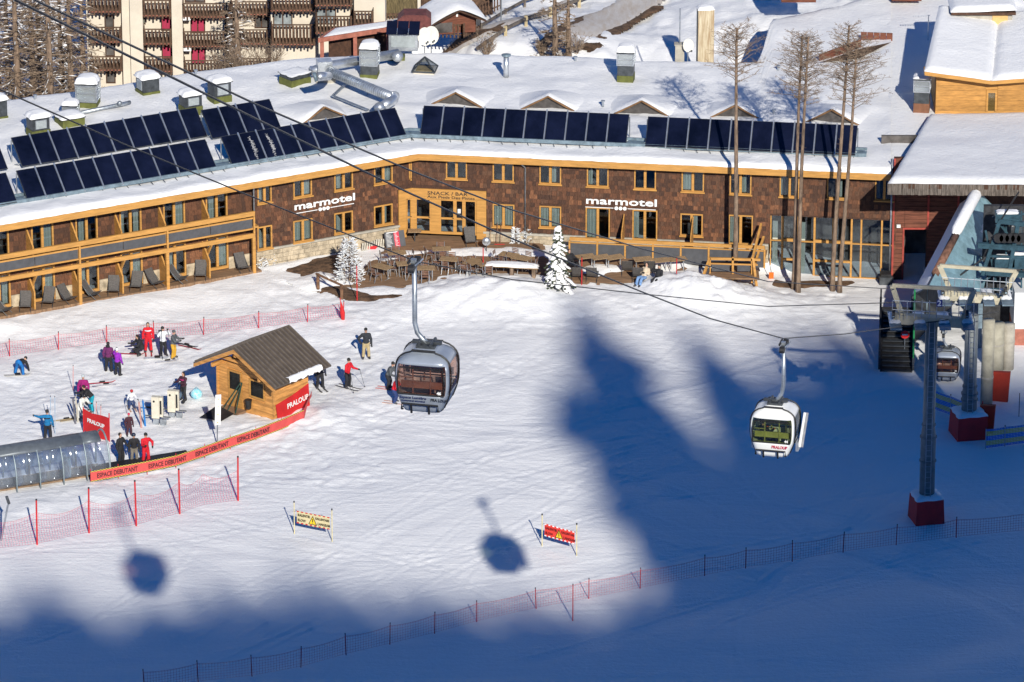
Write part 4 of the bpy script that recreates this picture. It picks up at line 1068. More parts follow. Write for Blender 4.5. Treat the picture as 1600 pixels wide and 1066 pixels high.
def balcony(x0, x1, yt, yb, dy, dep=1.1, slope=0.0, valance=True):
    """slatted balcony: floor, rails, slats, scalloped valance"""
    X0, X1, Z1, Z0 = AX(x0), AX(x1), AZ(yt, dy-dep), AZ(yb, dy-dep); Y = AY+dy-dep
    f = MB(); f.box(X0, X1, Y, AY+dy, Z0, Z0+.12); bal = f.build('balcony', BALW, apt)
    r = MB(); r.box(X0, X1, Y-.06, Y+.02, Z1-.07, Z1); r.build('handrail', BALW, bal)
    s = MB(); w = .115; n = int((X1-X0)/.2); h = Z1-Z0
    for i in range(n):
        x = X0+.03+(X1-X0-.14)*i/max(n-1, 1); e = .02*math.sin(i*1.7); s.box(x, x+w, Y-.09, Y-.061, Z0-.14+.06*math.cos(i*math.pi)+e, Z1-.08)
    for i in range(int(dep/.2)):
        for X in (X0, X1): s.box(X-.02, X+.02, Y+.1+i*.2, Y+.1+i*.2+w, Z0-.12, Z1-.08)
    tag(s.build('slats', BALW, bal), kind='stuff')
    v = MB(); v.box(X0-.02, X1+.02, Y-.02, Y+.05, Z0-.02, Z0+.04); v.build('edge', TERRA, bal)
for yt, yb in ((-6,19),(42,66),(88,110)): balcony(143, 191, yt, yb, 0)
for yt, yb in ((0,25),(45,69),(88,112)): balcony(226, 269, yt, yb, .1)
for yt, yb in ((5,27),(49,73),(94,120)): balcony(288, 362, yt, yb, 0); balcony(363, 425, yt-3, yb-4, .0, 1.0)
for yt, yb in ((-4,17),(38,70)): balcony(427, 494, yt, yb, -1.6)
for yt, yb in ((-16,9),(25,52)): balcony(497, 553, yt, yb, -3.0)
balcony(556, 586, 17, 40, -3.6, 1.0)
for dz in (25, 73): 
    b = MB(); b.box(AX(288), AX(300), AY-1.15, AY-.9, AZ(dz+6,-1), AZ(dz+1,-1)); b.build('balcony_foot', WHITE, apt)
# small terrace roof with snow, terracotta edge
t = thing('terrace_shelter', 'low terracotta shelter with snow on its flat roof in front of the apartments', 'shelter', at(545, 75, 5))
p0, p1, p2, p3 = at(497, 60, 6.6), at(612, 42, 6.6), at(625, 30, 6.6), at(520, 44, 6.6)
m = MB(); m.add([p - Vector((0,0,.3)) for p in (p0,p1,p2,p3)] + [p0,p1,p2,p3], [(3,2,1,0),(4,5,6,7),(0,1,5,4),(1,2,6,5),(2,3,7,6),(3,0,4,7)]); m.build('roof', TERRA, t)
snow_quad(p0.lerp(p2,.06), p1.lerp(p3,.06), p2.lerp(p0,.05), p3.lerp(p1,.05), 'roof_snow', t, 20, 8, .03, .07)
for q in (p0.lerp(p1,.05), p0.lerp(p1,.5), p0.lerp(p1,.95)): m = MB(); m.box(q.x-.12, q.x+.12, q.y+.1, q.y+.3, 3.8, 6.3); m.build('post', TERRA, t)
m = MB(); m.add([p0.lerp(p3,.7)-Vector((0,0,2.6)), p1.lerp(p2,.7)-Vector((0,0,2.6)), p1.lerp(p2,.7)-Vector((0,0,.3)), p0.lerp(p3,.7)-Vector((0,0,.3))], [(0,1,2,3)]); m.build('back_wall', BROWNW, t)
# brown timber flats with slatted balconies further right
flt = thing('timber_flats', 'brown boarded flats with picket balconies right of the cream apartments', 'building', at(650, 20, 6))
FY = 353.0
for (x0, x1, y0, y1, dy, mm) in ((604,660,-20,50,0,CREAM),(602,652,-6,26,-.3,mat('olive_boards',(.13,.10,.05),.9,var=.3,stretch=(6,6,1))),(652,770,-20,45,.8,BALW)):
    m = MB(); a = atY(x0, y1, FY+dy); b = atY(x1, y0, FY+dy); m.box(a.x, b.x, FY+dy, FY+dy+2.5, a.z, b.z); m.build('wall', mm, flt)
def pickets(parent, p, q, h, gap=.19, w=.1, mm=BALW, lean=0):
    d = q-p; n = max(2, int(d.length/gap)); r = MB(); r.beam(p+Vector((0,0,h*.9)), q+Vector((0,0,h*.9)), .05, .08); r.beam(p+Vector((0,0,h*.25)), q+Vector((0,0,h*.25)), .05, .08); r.build('rail', mm, parent)
    s = MB(); t = d.normalized()
    for i in range(n+1): c = p+d*(i/n)+Vector((0,-.04,0)); s.beam(c, c+Vector((0,0,h)), w, .03, (0,1,0))
    tag(s.build('pickets', mm, parent), kind='stuff')
pickets(flt, atY(595, 42, FY-1.2), atY(628, 42, FY-1.2), .95); pickets(flt, atY(630, 38, FY-1.2), atY(680, 32, FY-1.2), .95); pickets(flt, atY(655, 12, FY-.2), atY(735, 12, FY-.2), .9); pickets(flt, atY(745, 30, FY-.4), atY(782, 14, FY-.4), 1.0)
for xx in (655, 735): b = MB(); q = atY(xx, 35, FY-.6); b.box(q.x-.1, q.x+.1, q.y, q.y+.2, q.z-.5, q.z+2.5); b.build('post', CREAM, flt)
# little chalet kiosk
ck = thing('chalet_kiosk', 'small brown chalet kiosk with thick snow roof and picket fence', 'kiosk', at(712, 55, 5.3))
M = Matrix.Translation(at(714, 52, 5.2)) @ Matrix.Rotation(R_(14), 4, 'Z')
m = MB(M); m.prism([(-1.2,0),(1.2,0),(1.2,1.0),(0,1.55),(-1.2,1.0)], 0, 2.4); m.build('wall', WOODR, ck)
m = MB(M); m.box(-1.5, -.3, -.02, -.005, .1, .75); m.build('opening', ROOM, ck)
m = MB(M); m.box(-.06, .06, -.04, -.02, 1.1, 1.3); m.build('lamp', WHITE, ck)
for s in (-1, 1): m = MB(M); m.prism([(0,1.62),(s*1.75,.82),(s*1.75,.92),(0,1.72)] if s > 0 else [(0,1.72),(-1.75,.92),(-1.75,.82),(0,1.62)], -.7, 2.6); m.build('roof', BROWNW, ck)
m = MB(M); NX = 16
vs = [((2*i/NX-1)*1.85, -.8+3.6*j/8, 1.98-.85*abs(2*i/NX-1)**1.3-(.2 if i in (0,NX) or j in (0,8) else 0)) for j in range(9) for i in range(NX+1)]
m.add(vs, [(j*(NX+1)+i, j*(NX+1)+i+1, (j+1)*(NX+1)+i+1, (j+1)*(NX+1)+i) for j in range(8) for i in range(NX)]); m.build('roof_snow', FRESH, ck, smooth=True)
pf = thing('picket_fence', 'brown picket fence in front of the chalet kiosk', 'fence', at(710, 60, 5))
pickets(pf, at(686, 58, 4.9), at(722, 60, 4.9), .95, .24); pickets(pf, at(722, 60, 4.9), at(750, 46, 4.9), .95, .24)
# plant box with three dark panels, red cylinder tank, dishes
t = thing('rooftop_unit', 'silver air unit with three dark sloping panels above it', 'air unit', at(630, 72, ZR))
M = Matrix.Translation(at(630, 80, ZR)) @ Matrix.Rotation(A1*.5, 4, 'Z')
m = MB(M); m.box(-.9, .9, 0, .9, .0, 1.2); m.build('box', ALU, t)
m = MB(M); m.box(-.75, .75, -.03, -.002, .25, .95); m.build('grille', LOUV, t)
for i in range(3): m = MB(M @ Matrix.Translation((-1.05+i*.7, -.3, 1.15)) @ Matrix.Rotation(R_(38), 4, 'X')); m.box(.02, .68, 0, 1.0, 0, .06); m.build('panel', PAVEL, t)
t = thing('red_tank', 'faded red round topped tank beside the silver air unit', 'tank', at(645, 62, ZR-.5))
RR = mat('faded_red', (.15, .045, .04), .7, var=.25)
p = at(648, 74, ZR-.4); m = MB(); m.prism([(p.x-1.1, p.z), (p.x+1.0, p.z), (p.x+1.0, p.z+1.45), (p.x+.7, p.z+1.7), (p.x-.7, p.z+1.7), (p.x-1.1, p.z+1.35)], p.y+1.2, p.y+2.6); m.build('body', RR, t)
m = MB(); m.box(p.x-1.15, p.x+1.05, p.y+1.15, p.y+1.19, p.z+.2, p.z+.5); m.build('band', BROWNW, t)
DISH = mat('dish_cream', (.62, .60, .54), .5, var=.05)
def dish(px, py, label, s=.55):
    p = at(px, py, ZR); t = thing('satellite_dish', label, 'satellite dish', p, R_(8), 'satellite dishes on the roof edge')
    M = Matrix.Translation((0, 0, .95)) @ Matrix.Rotation(R_(75), 4, 'X'); m = MB(M); n = 16
    vs = [(0,0,0)]; 
    for k, r in enumerate((.35, .7, 1.0)):
        vs += [(s*.85*r*math.cos(2*math.pi*i/n), s*1.05*r*math.sin(2*math.pi*i/n), .16*s*r*r) for i in range(n)]
    fs = [(0, 1+i, 1+(i+1) % n) for i in range(n)] + [(1+k*n+i, 1+(k+1)*n+i, 1+(k+1)*n+(i+1) % n, 1+k*n+(i+1) % n) for k in range(2) for i in range(n)]
    m.add(vs, fs); m.build('reflector', DISH, t, smooth=True, local=True)
    m = MB(); m.tube([(0,.1,-.3),(0,.1,.95)], .04, 6); m.build('mast', STEEL, t, local=True)
    m = MB(); m.tube([(0,0,.5),(.1,-.6,.75)], .02, 5); m.cbox((.1,-.62,.78), (.1,.12,.1)); m.build('receiver_arm', DSTEEL, t, local=True)
dish(664, 80, 'left of two cream satellite dishes beside the silver air unit'); dish(674, 78, 'right of two cream satellite dishes beside the silver air unit')
t = dish(1075, 94, 'grey satellite dish on a stub wall below the tall mast', .4)
p = at(1062, 92, ZR); t = thing('chimney_stub', 'small grey masonry stub with a tall thin mast', 'chimney', p)
m = MB(); m.box(p.x-.28, p.x+.28, p.y, p.y+.5, p.z-.4, p.z+.85); m.build('stack', CONC, t); m = MB(); m.box(p.x-.34, p.x+.34, p.y-.05, p.y+.55, p.z+.85, p.z+.92); m.build('slab', CONC, t)
m = MB(); m.tube([p+Vector((0,.2,.92)), p+Vector((0,.2,3.2))], .04, 6); m.build('mast', STEEL, t)
p = at(1103, 76, 5.9); t = thing('cream_pillar', 'tall cream concrete pillar with rust streaks and snow cap', 'pillar', p)
STRK = mat('stained_cream', (.60, .53, .38), .9, var=.06, vscale=2.2, stretch=(5,5,.35), col2=(.33,.22,.12))
m = MB(Matrix.Translation(p) @ Matrix.Rotation(.1, 4, 'Z')); m.box(-.5, .5, 0, .8, -1.5, 2.5); m.build('shaft', STRK, t); m = MB(m.M); m.cap(0, .4, 2.5, 1.06, .86, .22); m.build('snow_cap', FRESH, t, smooth=True)
# road and banks on the slope behind
def zf(X, Y): return base_h(X, Y)
ROADM = mat('trodden_road', (.42, .36, .30), .9, var=.2, vscale=1.2, stretch=(2.2, .5, 1), bump=.4, bscale=3, col2=(.60,.57,.54))
patch_px('road', [(895,88),(945,60),(1000,28),(1040,0),(1070,-20),(1010,-20),(965,8),(915,30),(900,42),(870,62),(850,88)], ROADM, lift=.26, hmax=.03, step=.3)
patch_px('path', [(690,86),(760,62),(830,34),(900,8),(950,-20),(925,-20),(850,18),(770,44),(720,58),(680,76)], ROADM, lift=.24, hmax=.03, step=.3)
patch_px('earth_bank', [(850,58),(870,50),(905,32),(950,24),(960,27),(925,36),(880,62),(862,84),(845,84)], EARTH, lift=.22, hmax=.05, step=.16)
patch_px('earth_bank', [(688,72),(720,62),(765,50),(790,42),(780,52),(740,66),(700,80)], EARTH, lift=.26, hmax=.04, step=.16)
patch_px('earth_bank', [(905,80),(950,52),(1020,16),(1030,16),(975,50),(925,84)], EARTH, lift=.26, hmax=.04, step=.16)
grail = thing('guard_rail', 'weathered wooden guard rail climbing beside the road behind the hotel', 'guard rail', ground(830, 40))
pts = [(745,84),(790,58),(822,42),(860,28),(905,12),(950,-4)]
for i in range(len(pts)-1):
    a, b = ground(*pts[i]), ground(*pts[i+1]); m = MB(); m.beam(a+Vector((0,0,.55)), b+Vector((0,0,.55)), .12, .2); m.build('rail', GREYW, grail)
    m = MB(); m.box(b.x-.1, b.x+.1, b.y-.1, b.y+.1, b.z-.2, b.z+.75); m.build('post', mat('pale_post', (.42,.34,.2), .9), grail)
grail = thing('guard_rail', 'upper wooden guard rail along the snowy path by the kiosk', 'guard rail', ground(800, 10))
pts = [(752,52),(790,28),(820,12),(850,2),(880,-10)]
for i in range(len(pts)-1):
    a, b = ground(*pts[i]), ground(*pts[i+1]); m = MB(); m.beam(a+Vector((0,0,.5)), b+Vector((0,0,.5)), .12, .16); m.build('rail', GREYW, grail); m = MB(); m.box(a.x-.08, a.x+.08, a.y-.08, a.y+.08, a.z-.2, a.z+.65); m.build('post', GREYW, grail)
p = ground(783, 40); t = thing('street_lamp', 'slim lamp post with a white globe by the kiosk', 'street lamp', p)
m = MB(); m.tube([p, p+Vector((0,0,2.2))], .05, 8); m.build('pole', STEEL, t); m = MB(); m.ell(p+Vector((0,0,2.4)), (.25,.25,.25)); m.build('globe', WHITE, t, smooth=True)
for x0, x1, y, lab in ((1222,1275,4,'dark brown hut wall peeking over the roof at top centre right'), (1395,1440,2,'brown boarded wall end at the top edge near the roof block')):
    p = at(x0, y+8, ZR+.3); q = at(x1, y, ZR+.3); t = thing('brown_hut', lab, 'hut', p); m = MB(); m.prism([(p.x, p.z), (q.x, p.z), (q.x, p.z+2.2), (p.x, p.z+2.2)], q.y, q.y+2.5); m.build('wall', WOODR, t); m = MB(); m.prism([(p.x-.2, p.z+2.2), (q.x+.2, p.z+2.2), (q.x+.2, p.z+2.4), (p.x-.2, p.z+2.4)], q.y-.3, q.y+2.7); m.build('roof', BROWNW, t)
# ------------------------------------------------------------------ trees
def branchy(mb, base, tip, r0, r, depth, spread, n, droop=0.0, mi=0, seg=3, sides=4, minr=.004):
    """one limb with side twigs, recursively"""
    base = Vector(base); tip = Vector(tip); d = tip-base; L = d.length
    pts = [base]; 
    for i in range(1, seg+1):
        f = i/seg; p = base + d*f + Vector((r.uniform(-1,1), r.uniform(-1,1), r.uniform(-.5,.5)))*L*.05 - Vector((0,0,droop*L*f*f)); pts.append(p)
    mb.m = mi; mb.tube(pts, [r0*(1-.75*i/seg)+minr*.3 for i in range(seg+1)], sides, cap=False)
    if depth <= 0: return
    for k in range(n):
        f = r.uniform(.25, 1.0); i = min(int(f*seg), seg-1); p = pts[i].lerp(pts[i+1], f*seg-i)
        a = r.uniform(0, 2*math.pi); q = Vector((math.cos(a), math.sin(a), r.uniform(-.3, .6))).normalized()
        v = (d.normalized()*(1-spread) + q*spread).normalized()*L*r.uniform(.22, .5)*(1.15-.5*f)
        branchy(mb, p, p+v, max(r0*.45*(1-.4*f), minr), r, depth-1, spread, n, droop*.6, mi, 2, 3, minr)
def tall_larch(px, py, ptop_x, ptop_y, crown_px, crown_frac, label, seed, rbase=.2):
    """slender bare trunk with a wispy crown at the top"""
    r = random.Random(seed); b = ground(px, py); t = thing('larch_tree', label, 'tree', b, 0, 'tall bare larches in front of the hotel')
    top = atY(ptop_x, ptop_y, b.y+.3); H = top.z-b.z
    m = MB(); n = 14; pts = []; rad = []
    for i in range(n+1):
        f = i/n; p = b.lerp(top, f) + Vector((.06*math.sin(4*f+seed), .05*math.cos(5*f+seed), 0)); pts.append(p); rad.append(.76*rbase*(1-.66*f)*(1+.25*max(0,.06-f)/.06) + .012)
    pts[0] = b - Vector((0,0,.4)); m.tube(pts, rad, 9); m.build('trunk', BARK, t, smooth=True)
    def on(f): i = min(int(f*n), n-1); return pts[i].lerp(pts[i+1], f*n-i)
    c = MB(); R0 = crown_px/26/2; nb = 64
    for k in range(nb):
        f = 1-crown_frac*(1-((k+.5)/nb)**.8); a = k*2.4+r.uniform(-.4,.4); u = (f-(1-crown_frac))/crown_frac
        ln = R0*(.35+.95*math.sin(math.pi*min(.9, .18+u*.78)))*r.uniform(.75, 1.25)
        p = on(min(f,.995)); branchy(c, p, p+Vector((math.cos(a)*ln, math.sin(a)*ln, ln*r.uniform(.15,.75))), .02, r, 2, .62, 6, .05, minr=.0062)
    for k in range(16):
        f = r.uniform(.35, 1-crown_frac); a = r.uniform(0, 6.28); p = on(f); ln = r.uniform(.12, .35); c.tube([p, p+Vector((math.cos(a)*ln, math.sin(a)*ln, .05))], [.012,.005], 3)
    tag(c.build('crown', TWIG, t), None)
tall_larch(1147, 438, 1153, 44, 62, .22, 'lone tall bare larch left of the paired trunks', 1)
tall_larch(1239, 452, 1254, 56, 62, .27, 'left trunk of the first larch pair by the glass hall', 2, .17)
tall_larch(1247, 457, 1262, 58, 60, .27, 'right trunk of the first larch pair by the glass hall', 3, .17)
tall_larch(1301, 455, 1325, 40, 56, .26, 'left trunk of the second larch pair by the glass hall', 4, .18)
tall_larch(1312, 458, 1338, 66, 76, .27, 'right trunk of the second larch pair with the widest crown', 5, .17)

def snow_twig_tree(px, Y, ztop_py, H, label, seed, spread=2.6, snow=.4, dens=1.0, group='larches behind the hotel roof', lowest=.1):
    """larch full of long drooping brown branches, dusted with snow"""
    r = random.Random(seed); top = atY(px, ztop_py, Y); b = Vector((top.x, Y, top.z-H)); t = thing('larch_tree', label, 'tree', b, 0, group)
    m = MB(); pts = [b, b.lerp(top,.3)+Vector((.05,0,0)), b.lerp(top,.65), top]; m.tube(pts, [.27,.22,.14,.03], 9); m.build('trunk', BARK, t, smooth=True)
    c = MB(); s = MB(); n = int(H*11*dens)
    for k in range(n):
        f = lowest+(1-lowest)*(k+r.random())/n; p = b.lerp(top, f); a = r.uniform(0, 6.28); ln = spread*(1.08-f)**.6*r.uniform(.5, 1.1)
        q = p+Vector((math.cos(a)*ln, math.sin(a)*ln, ln*.1)); branchy(c, p, q, .034, r, 2, .55, 6, .22, minr=.011)
        if r.random() < snow:
            for e in range(2):
                f0 = r.uniform(.15, .6); f1 = f0+r.uniform(.15,.35)
                def P(u): return p.lerp(q, u) - Vector((0,0,.22*ln*u*u)) + Vector((0,0,.035))
                s.tube([P(f0), P((f0+f1)/2), P(f1)], [.012, .035, .01], 5, cap=False)
    c.build('crown', TWIG, t)
    if len(s.v): tag(s.build('snow_on_branches', FRESH, t, smooth=True), kind='stuff')
snow_twig_tree(18, 341, -120, 15, 'snow dusted larch at the far upper left corner', 21, 3.0, .6)
snow_twig_tree(70, 340, -110, 14.5, 'snow dusted larch with a pale trunk, second from the left corner', 22, 2.8, .6)
snow_twig_tree(44, 346, -90, 14, 'larch standing behind the two front ones in the left corner', 23, 2.6, .45)
snow_twig_tree(104, 345, -70, 13, 'larch whose branches reach over the first balcony column', 24, 2.6, .45)
snow_twig_tree(-12, 344, -100, 14, 'larch cut off by the left edge of the picture', 25, 2.6, .5)
snow_twig_tree(90, 349, -60, 13, 'hindmost larch in the left corner against the cream wall', 26, 2.4, .3)
snow_twig_tree(368, 346.5, -40, 8, 'bare larch with snowy boughs in front of the long balconies', 27, 2.1, .7, .7, 'bare trees before the apartments', .2)
snow_twig_tree(867, 341, -60, 9.5, 'bare roadside tree at the top centre', 28, 1.9, .1, .7, 'bare roadside trees', .15)
snow_twig_tree(888, 342, -30, 8.0, 'slighter bare roadside tree right beside the taller one', 29, 1.5, .1, .7, 'bare roadside trees', .1)
snow_twig_tree(125, 347, -40, 12, 'slim larch right of the left corner group', 61, 2.2, .3)
snow_twig_tree(55, 351, -80, 13, 'dark larch deep inside the left corner group', 62, 2.6, .3)
snow_twig_tree(5, 350, -90, 14, 'dark larch behind the far left one', 63, 2.6, .3)
def bush(px, py, h, w, label, seed, z=None, mt=None, group='bare shrubs behind the hotel', snow=0.0, nb=26):
    r = random.Random(seed); b = ground(px, py) if z is None else at(px, py, z); t = thing('bare_shrub', label, 'shrub', b, 0, group); c = MB()
    for k in range(nb):
        a = r.uniform(0, 6.28); l = r.uniform(.2, 1)*w; branchy(c, b+Vector((0,0,-.1)), b+Vector((math.cos(a)*l, math.sin(a)*l, h*r.uniform(.5,1))), .016, r, 2, .5, 4, 0, minr=.007)
    c.build('branches', mt or TWIG, t)
bush(760, 84, 1.6, .7, 'bare shrub at the foot of the guard rail', 31); bush(900, 86, 1.4, .9, 'bare shrub beside the road edge', 32); bush(846, 86, 1.2, .6, 'small bare shrub left of the roadside trees', 33)
bush(372, 118, 2.4, 1.5, 'tangled brown shrub before the lower balconies', 34, 4.6); bush(345, 122, 2.0, 1.2, 'low tangled shrub before the red curtained window', 35, 4.2); bush(408, 112, 1.9, 1.0, 'brown shrub below the pale balcony windows', 36, 4.6); bush(430, 106, 1.6, .8, 'straw coloured shrub at the right of the tangled ones', 37, 4.8)

FROST = mat('hoar_frost', (.74, .76, .78), .7, var=.1)
def frost_bush(px, py, h, w, label, seed, n=220):
    """shrub whose every twig is white with frost"""
    r = random.Random(seed); b = ground(px, py); t = thing('frosted_shrub', label, 'shrub', b, 0, 'frosted shrubs by the hotel'); c = MB()
    for k in range(n):
        f = r.random(); a = r.uniform(0, 6.28); rr = w*(1-.75*f)*r.uniform(.3, 1.0); z = h*f
        p = b+Vector((math.cos(a)*rr*.55, math.sin(a)*rr*.55, z)); q = p+Vector((math.cos(a)*.22, math.sin(a)*.22, r.uniform(-.05,.18)))
        c.m = 0 if r.random() < .8 else 1
        c.tube([p, p.lerp(q,.5)+Vector((0,0,.02)), q], [.018,.03,.008], 4, cap=False)
        for e in range(2): d = Vector((r.uniform(-.12,.12), r.uniform(-.12,.12), r.uniform(0,.12))); c.tube([p.lerp(q,.5), p.lerp(q,.5)+d], [.02,.006], 3, cap=False)
    c.build('twigs', [FROST, TWIG], t); c = MB(); c.tube([b, b+Vector((0,0,h))], [.04,.01], 5); c.build('stem', BARK, t)
frost_bush(546, 440, 2.6, 1.75, 'large frosted shrub at the corner of the wooden terrace', 41, 800)
frost_bush(424, 412, .8, .7, 'low frosted shrub at the foot of the downpipe', 42, 130); frost_bush(437, 404, 1.0, .5, 'frosted shrub under the left hotel sign', 43, 130); frost_bush(409, 417, .6, .5, 'tiny frosted shrub beside the corner post', 44, 90)
frost_bush(806, 382, 1.0, .4, 'frosted shrub left of the downpipe on the terrace', 45, 110); frost_bush(824, 381, 1.0, .5, 'frosted shrub right of the downpipe on the terrace', 46, 130)
# snow-laden little fir
def fir(px, py, H):
    r = random.Random(6); b = ground(px, py); t = thing('small_fir', 'small fir loaded with snow in front of the terrace', 'fir tree', b)
    m = MB(); m.tube([b-Vector((0,0,.2)), b+Vector((0,0,H))], [.08,.012], 7); m.build('trunk', BARK, t)
    g = MB(); s = MB(); z = .25
    while z < H-.35:
        f = z/H; R0 = .82*(1-f)**1.0+.07; nb = max(4, int(9*(1-f)+4))
        for k in range(nb):
            a = 6.28*k/nb+r.uniform(-.3,.3); d = Vector((math.cos(a), math.sin(a), 0)); e = Vector((-d.y, d.x, 0)); L = R0*r.uniform(.7,1.15); dr = L*.65
            if r.random() < .22: continue
            L *= r.uniform(.75, 1.2)
            c0 = b+Vector((0,0,z+.15+r.uniform(-.08,.08)))
            for q in range(5):
                u = .25+.75*q/4; c = c0+d*L*u-Vector((0,0,dr*u*u)); w = .16*(1.15-u*.6)
                for sg in (-1,1): g.add([c, c+e*sg*w-d*.02-Vector((0,0,.08)), c+e*sg*w*.7+d*.12-Vector((0,0,.10)), c+d*.12-Vector((0,0,.03))], [(0,1,2,3)])
            for _ in range(3): u = r.uniform(.25,.95); c = c0+d*L*u-Vector((0,0,dr*u*u-.05)); s.ell(c, (L*.26+.06, .12+.1*r.random(), .06), 7, 5, Matrix.Rotation(a, 3, 'Z') @ Matrix.Rotation(.55, 3, 'Y'))
        z += .21
    for k in range(7): f = .62+.05*k; s.ell(b+Vector((r.uniform(-.08,.08), r.uniform(-.08,.08), H*f)), (.16*(1.25-f), .16*(1.25-f), .16), 8, 5)
    g.build('needles', mat('fir_needles', (.045,.06,.03), .9, var=.3), t); tag(s.build('snow_load', FRESH, t, smooth=True), kind='stuff')
fir(872, 452, 4.1)

# ------------------------------------------------------------------ terrace
patch_px('terrace_deck', [(602,378),(640,366),(665,364),(762,366),(790,374),(848,380),(846,396),(860,440),(840,442),(760,438),(690,440),(655,446),(640,452),(600,448),(560,452),(530,448),(570,420),(600,398)], DECK, lift=.06, hmax=.02, step=.2)
patch_px('terrace_deck', [(880,395),(960,390),(1050,395),(1075,420),(1040,440),(960,443),(890,440)], DECK, lift=.06, hmax=.02, step=.2)
patch_px('bare_ground', [(470,425),(520,412),(545,418),(520,440),(560,455),(600,460),(625,452),(630,462),(590,470),(545,468),(505,455),(478,440)], EARTH, lift=.03, hmax=.03, step=.15)
patch_px('bare_ground', [(440,420),(480,408),(540,398),(560,402),(520,416),(470,428)], EARTH, lift=.03, hmax=.03, step=.15)
patch_px('bare_ground', [(1208,437),(1330,440),(1335,446),(1280,450),(1210,446)], EARTH, lift=.04, hmax=.03, step=.15)
for k, pts in enumerate([[(578,405),(600,396),(640,392),(700,388),(760,386),(850,392),(860,402),(800,404),(720,402),(690,398),(640,404),(600,412)], [(455,440),(500,424),(540,432),(560,446),(520,450),(480,452)], [(1000,405),(1060,400),(1080,415),(1050,432),(1010,425)], [(895,425),(930,412),(990,415),(985,428),(930,436)], [(545,452),(600,448),(660,452),(630,462),(580,462)], [(410,420),(450,410),(500,400),(490,408),(440,424)]]):
    patch_px('snow_patch', pts, FRESH, lift=.05, hmax=.10, step=.13, slope=.2, seed=50+k)
TABLEW = mat('table_slats', (.33, .22, .12), .7, var=.2, vscale=3, stretch=(8,1,1))
CHRED = mat('chair_slat_red', (.20, .105, .07), .7, var=.2)
def make_table(w=1.1, d=.75):
    t = thing('terrace_table', 'wooden slatted table on the terrace', 'table', (0,0,-50), 0, 'wooden tables on the hotel terrace')
    b = MB(); n = 7
    for i in range(n): b.box(-w/2, w/2, -d/2+d*i/n+.008, -d/2+d*(i+1)/n-.008, .70, .735)
    tag(b.build('top', TABLEW, t, local=True), kind='stuff')
    for sx in (-1, 1):
        b = MB(); b.tube([(sx*w*.35, 0, 0), (sx*w*.35, 0, .70)], .035, 8); b.beam((sx*w*.35,-d*.4,.02), (sx*w*.35,d*.4,.02), .05, .03); b.beam((sx*w*.35,-d*.4,.68), (sx*w*.35,d*.4,.68), .04, .03); b.build('leg', ALU, t, local=True)
    return t
def make_chair():
    t = thing('terrace_chair', 'silver chair', 'chair', (0,0,-50), 0, 'silver framed chairs around the terrace tables')
    b = MB(); [b.box(-.21, .21, -.2+i*.085, -.2+i*.085+.06, .43, .45) for i in range(5)]; tag(b.build('seat', CHRED, t, local=True), kind='stuff')
    b = MB(); [b.box(-.2, .2, .21, .235, .6+i*.09, .6+i*.09+.05) for i in range(3)]; tag(b.build('backrest', CHRED, t, local=True), kind='stuff')
    for sx in (-1, 1):
        b = MB(); b.tube([(sx*.22, -.22, 0), (sx*.22, -.18, .44), (sx*.22, .18, .45), (sx*.22, .24, .85)], .018, 6); b.build('frame', ALU, t, local=True)
        b = MB(); b.tube([(sx*.22, .18, .45), (sx*.22, .3, 0)], .018, 6); b.build('leg', ALU, t, local=True)
    return t
tab0, ch0 = make_table(), make_chair(); used = {'t': 0, 'c': 0}
names = [((620,402),8,'snow edged table nearest the menu board'),((598,424),-35,'long table beside the frosted shrub'),((634,419),10,'table at the hanger of the near gondola'),((690,396),5,'table in the snow in front of the entrance doors'),((702,412),-12,'table on bare boards left of the red terrace pole'),((738,416),60,'pair table just left of the red terrace pole'),((752,418),-60,'table touching the red terrace pole'),((795,405),-25,'table right of the red terrace pole in the snow'),((815,410),-25,'table behind the snow topped bench table'),
         ((665,426),0,'table at the front corner of the deck')]
names2 = [((915,408),20,'leftmost tilted table below the deck rail'),((938,409),20,'second tilted table below the deck rail'),((960,409),25,'third table below the deck rail by the loungers'),((1004,412),15,'table above the seated pair'),((1030,414),15,'table beside the seated pair at right'),((1058,412),15,'rightmost table by the snow heap')]
for k, ((px, py), a, lab) in enumerate(names + names2):
    o = tab0 if used['t'] == 0 else copy_tree(tab0); used['t'] = 1
    p = ground(px, py+12); p.z += .05; moved(o, p, R_(a), 'wooden slatted ' + lab.replace('table ', 'table, ', 0))
    if k < len(names):
        for q, (dx, dy, ra) in enumerate(((0,-.62,180),(0,.62,0),(-.75,.05,90),(.75,.0,-90))):
            if q == 3 and k % 2: continue
            c = ch0 if used['c'] == 0 else copy_tree(ch0); used['c'] = 1
            v = Matrix.Rotation(R_(a), 3, 'Z') @ Vector((dx, dy, 0)); side = ('on the camera side of', 'behind', 'at the left end of', 'at the right end of')[q]
            moved(c, p+v, R_(a+ra+wr.uniform(-20,20)), 'chair %s the %s' % (side.replace('on the camera side of', 'in front of').replace('at the left end of','left of').replace('at the right end of','right of'), ' '.join(lab.split()[:11])))
# snow-topped bench table
t = thing('snowy_long_table', 'long wooden table topped with a thick strip of snow', 'table', ground(800, 428))
p = ground(800, 434); M = Matrix.Translation(p) @ Matrix.Rotation(R_(-9), 4, 'Z'); b = MB(M); b.box(-1.55, 1.55, -.35, .35, .72, .78); b.build('top', TABLEW, t); b = MB(M); b.cap(0, 0, .78, 3.1, .72, .16, 14); b.build('snow', FRESH, t, smooth=True)
for sx in (-1.3, 0, 1.3): b = MB(M); b.box(sx-.1, sx+.1, -.2, .2, 0, .72); b.build('leg', BARK, t)
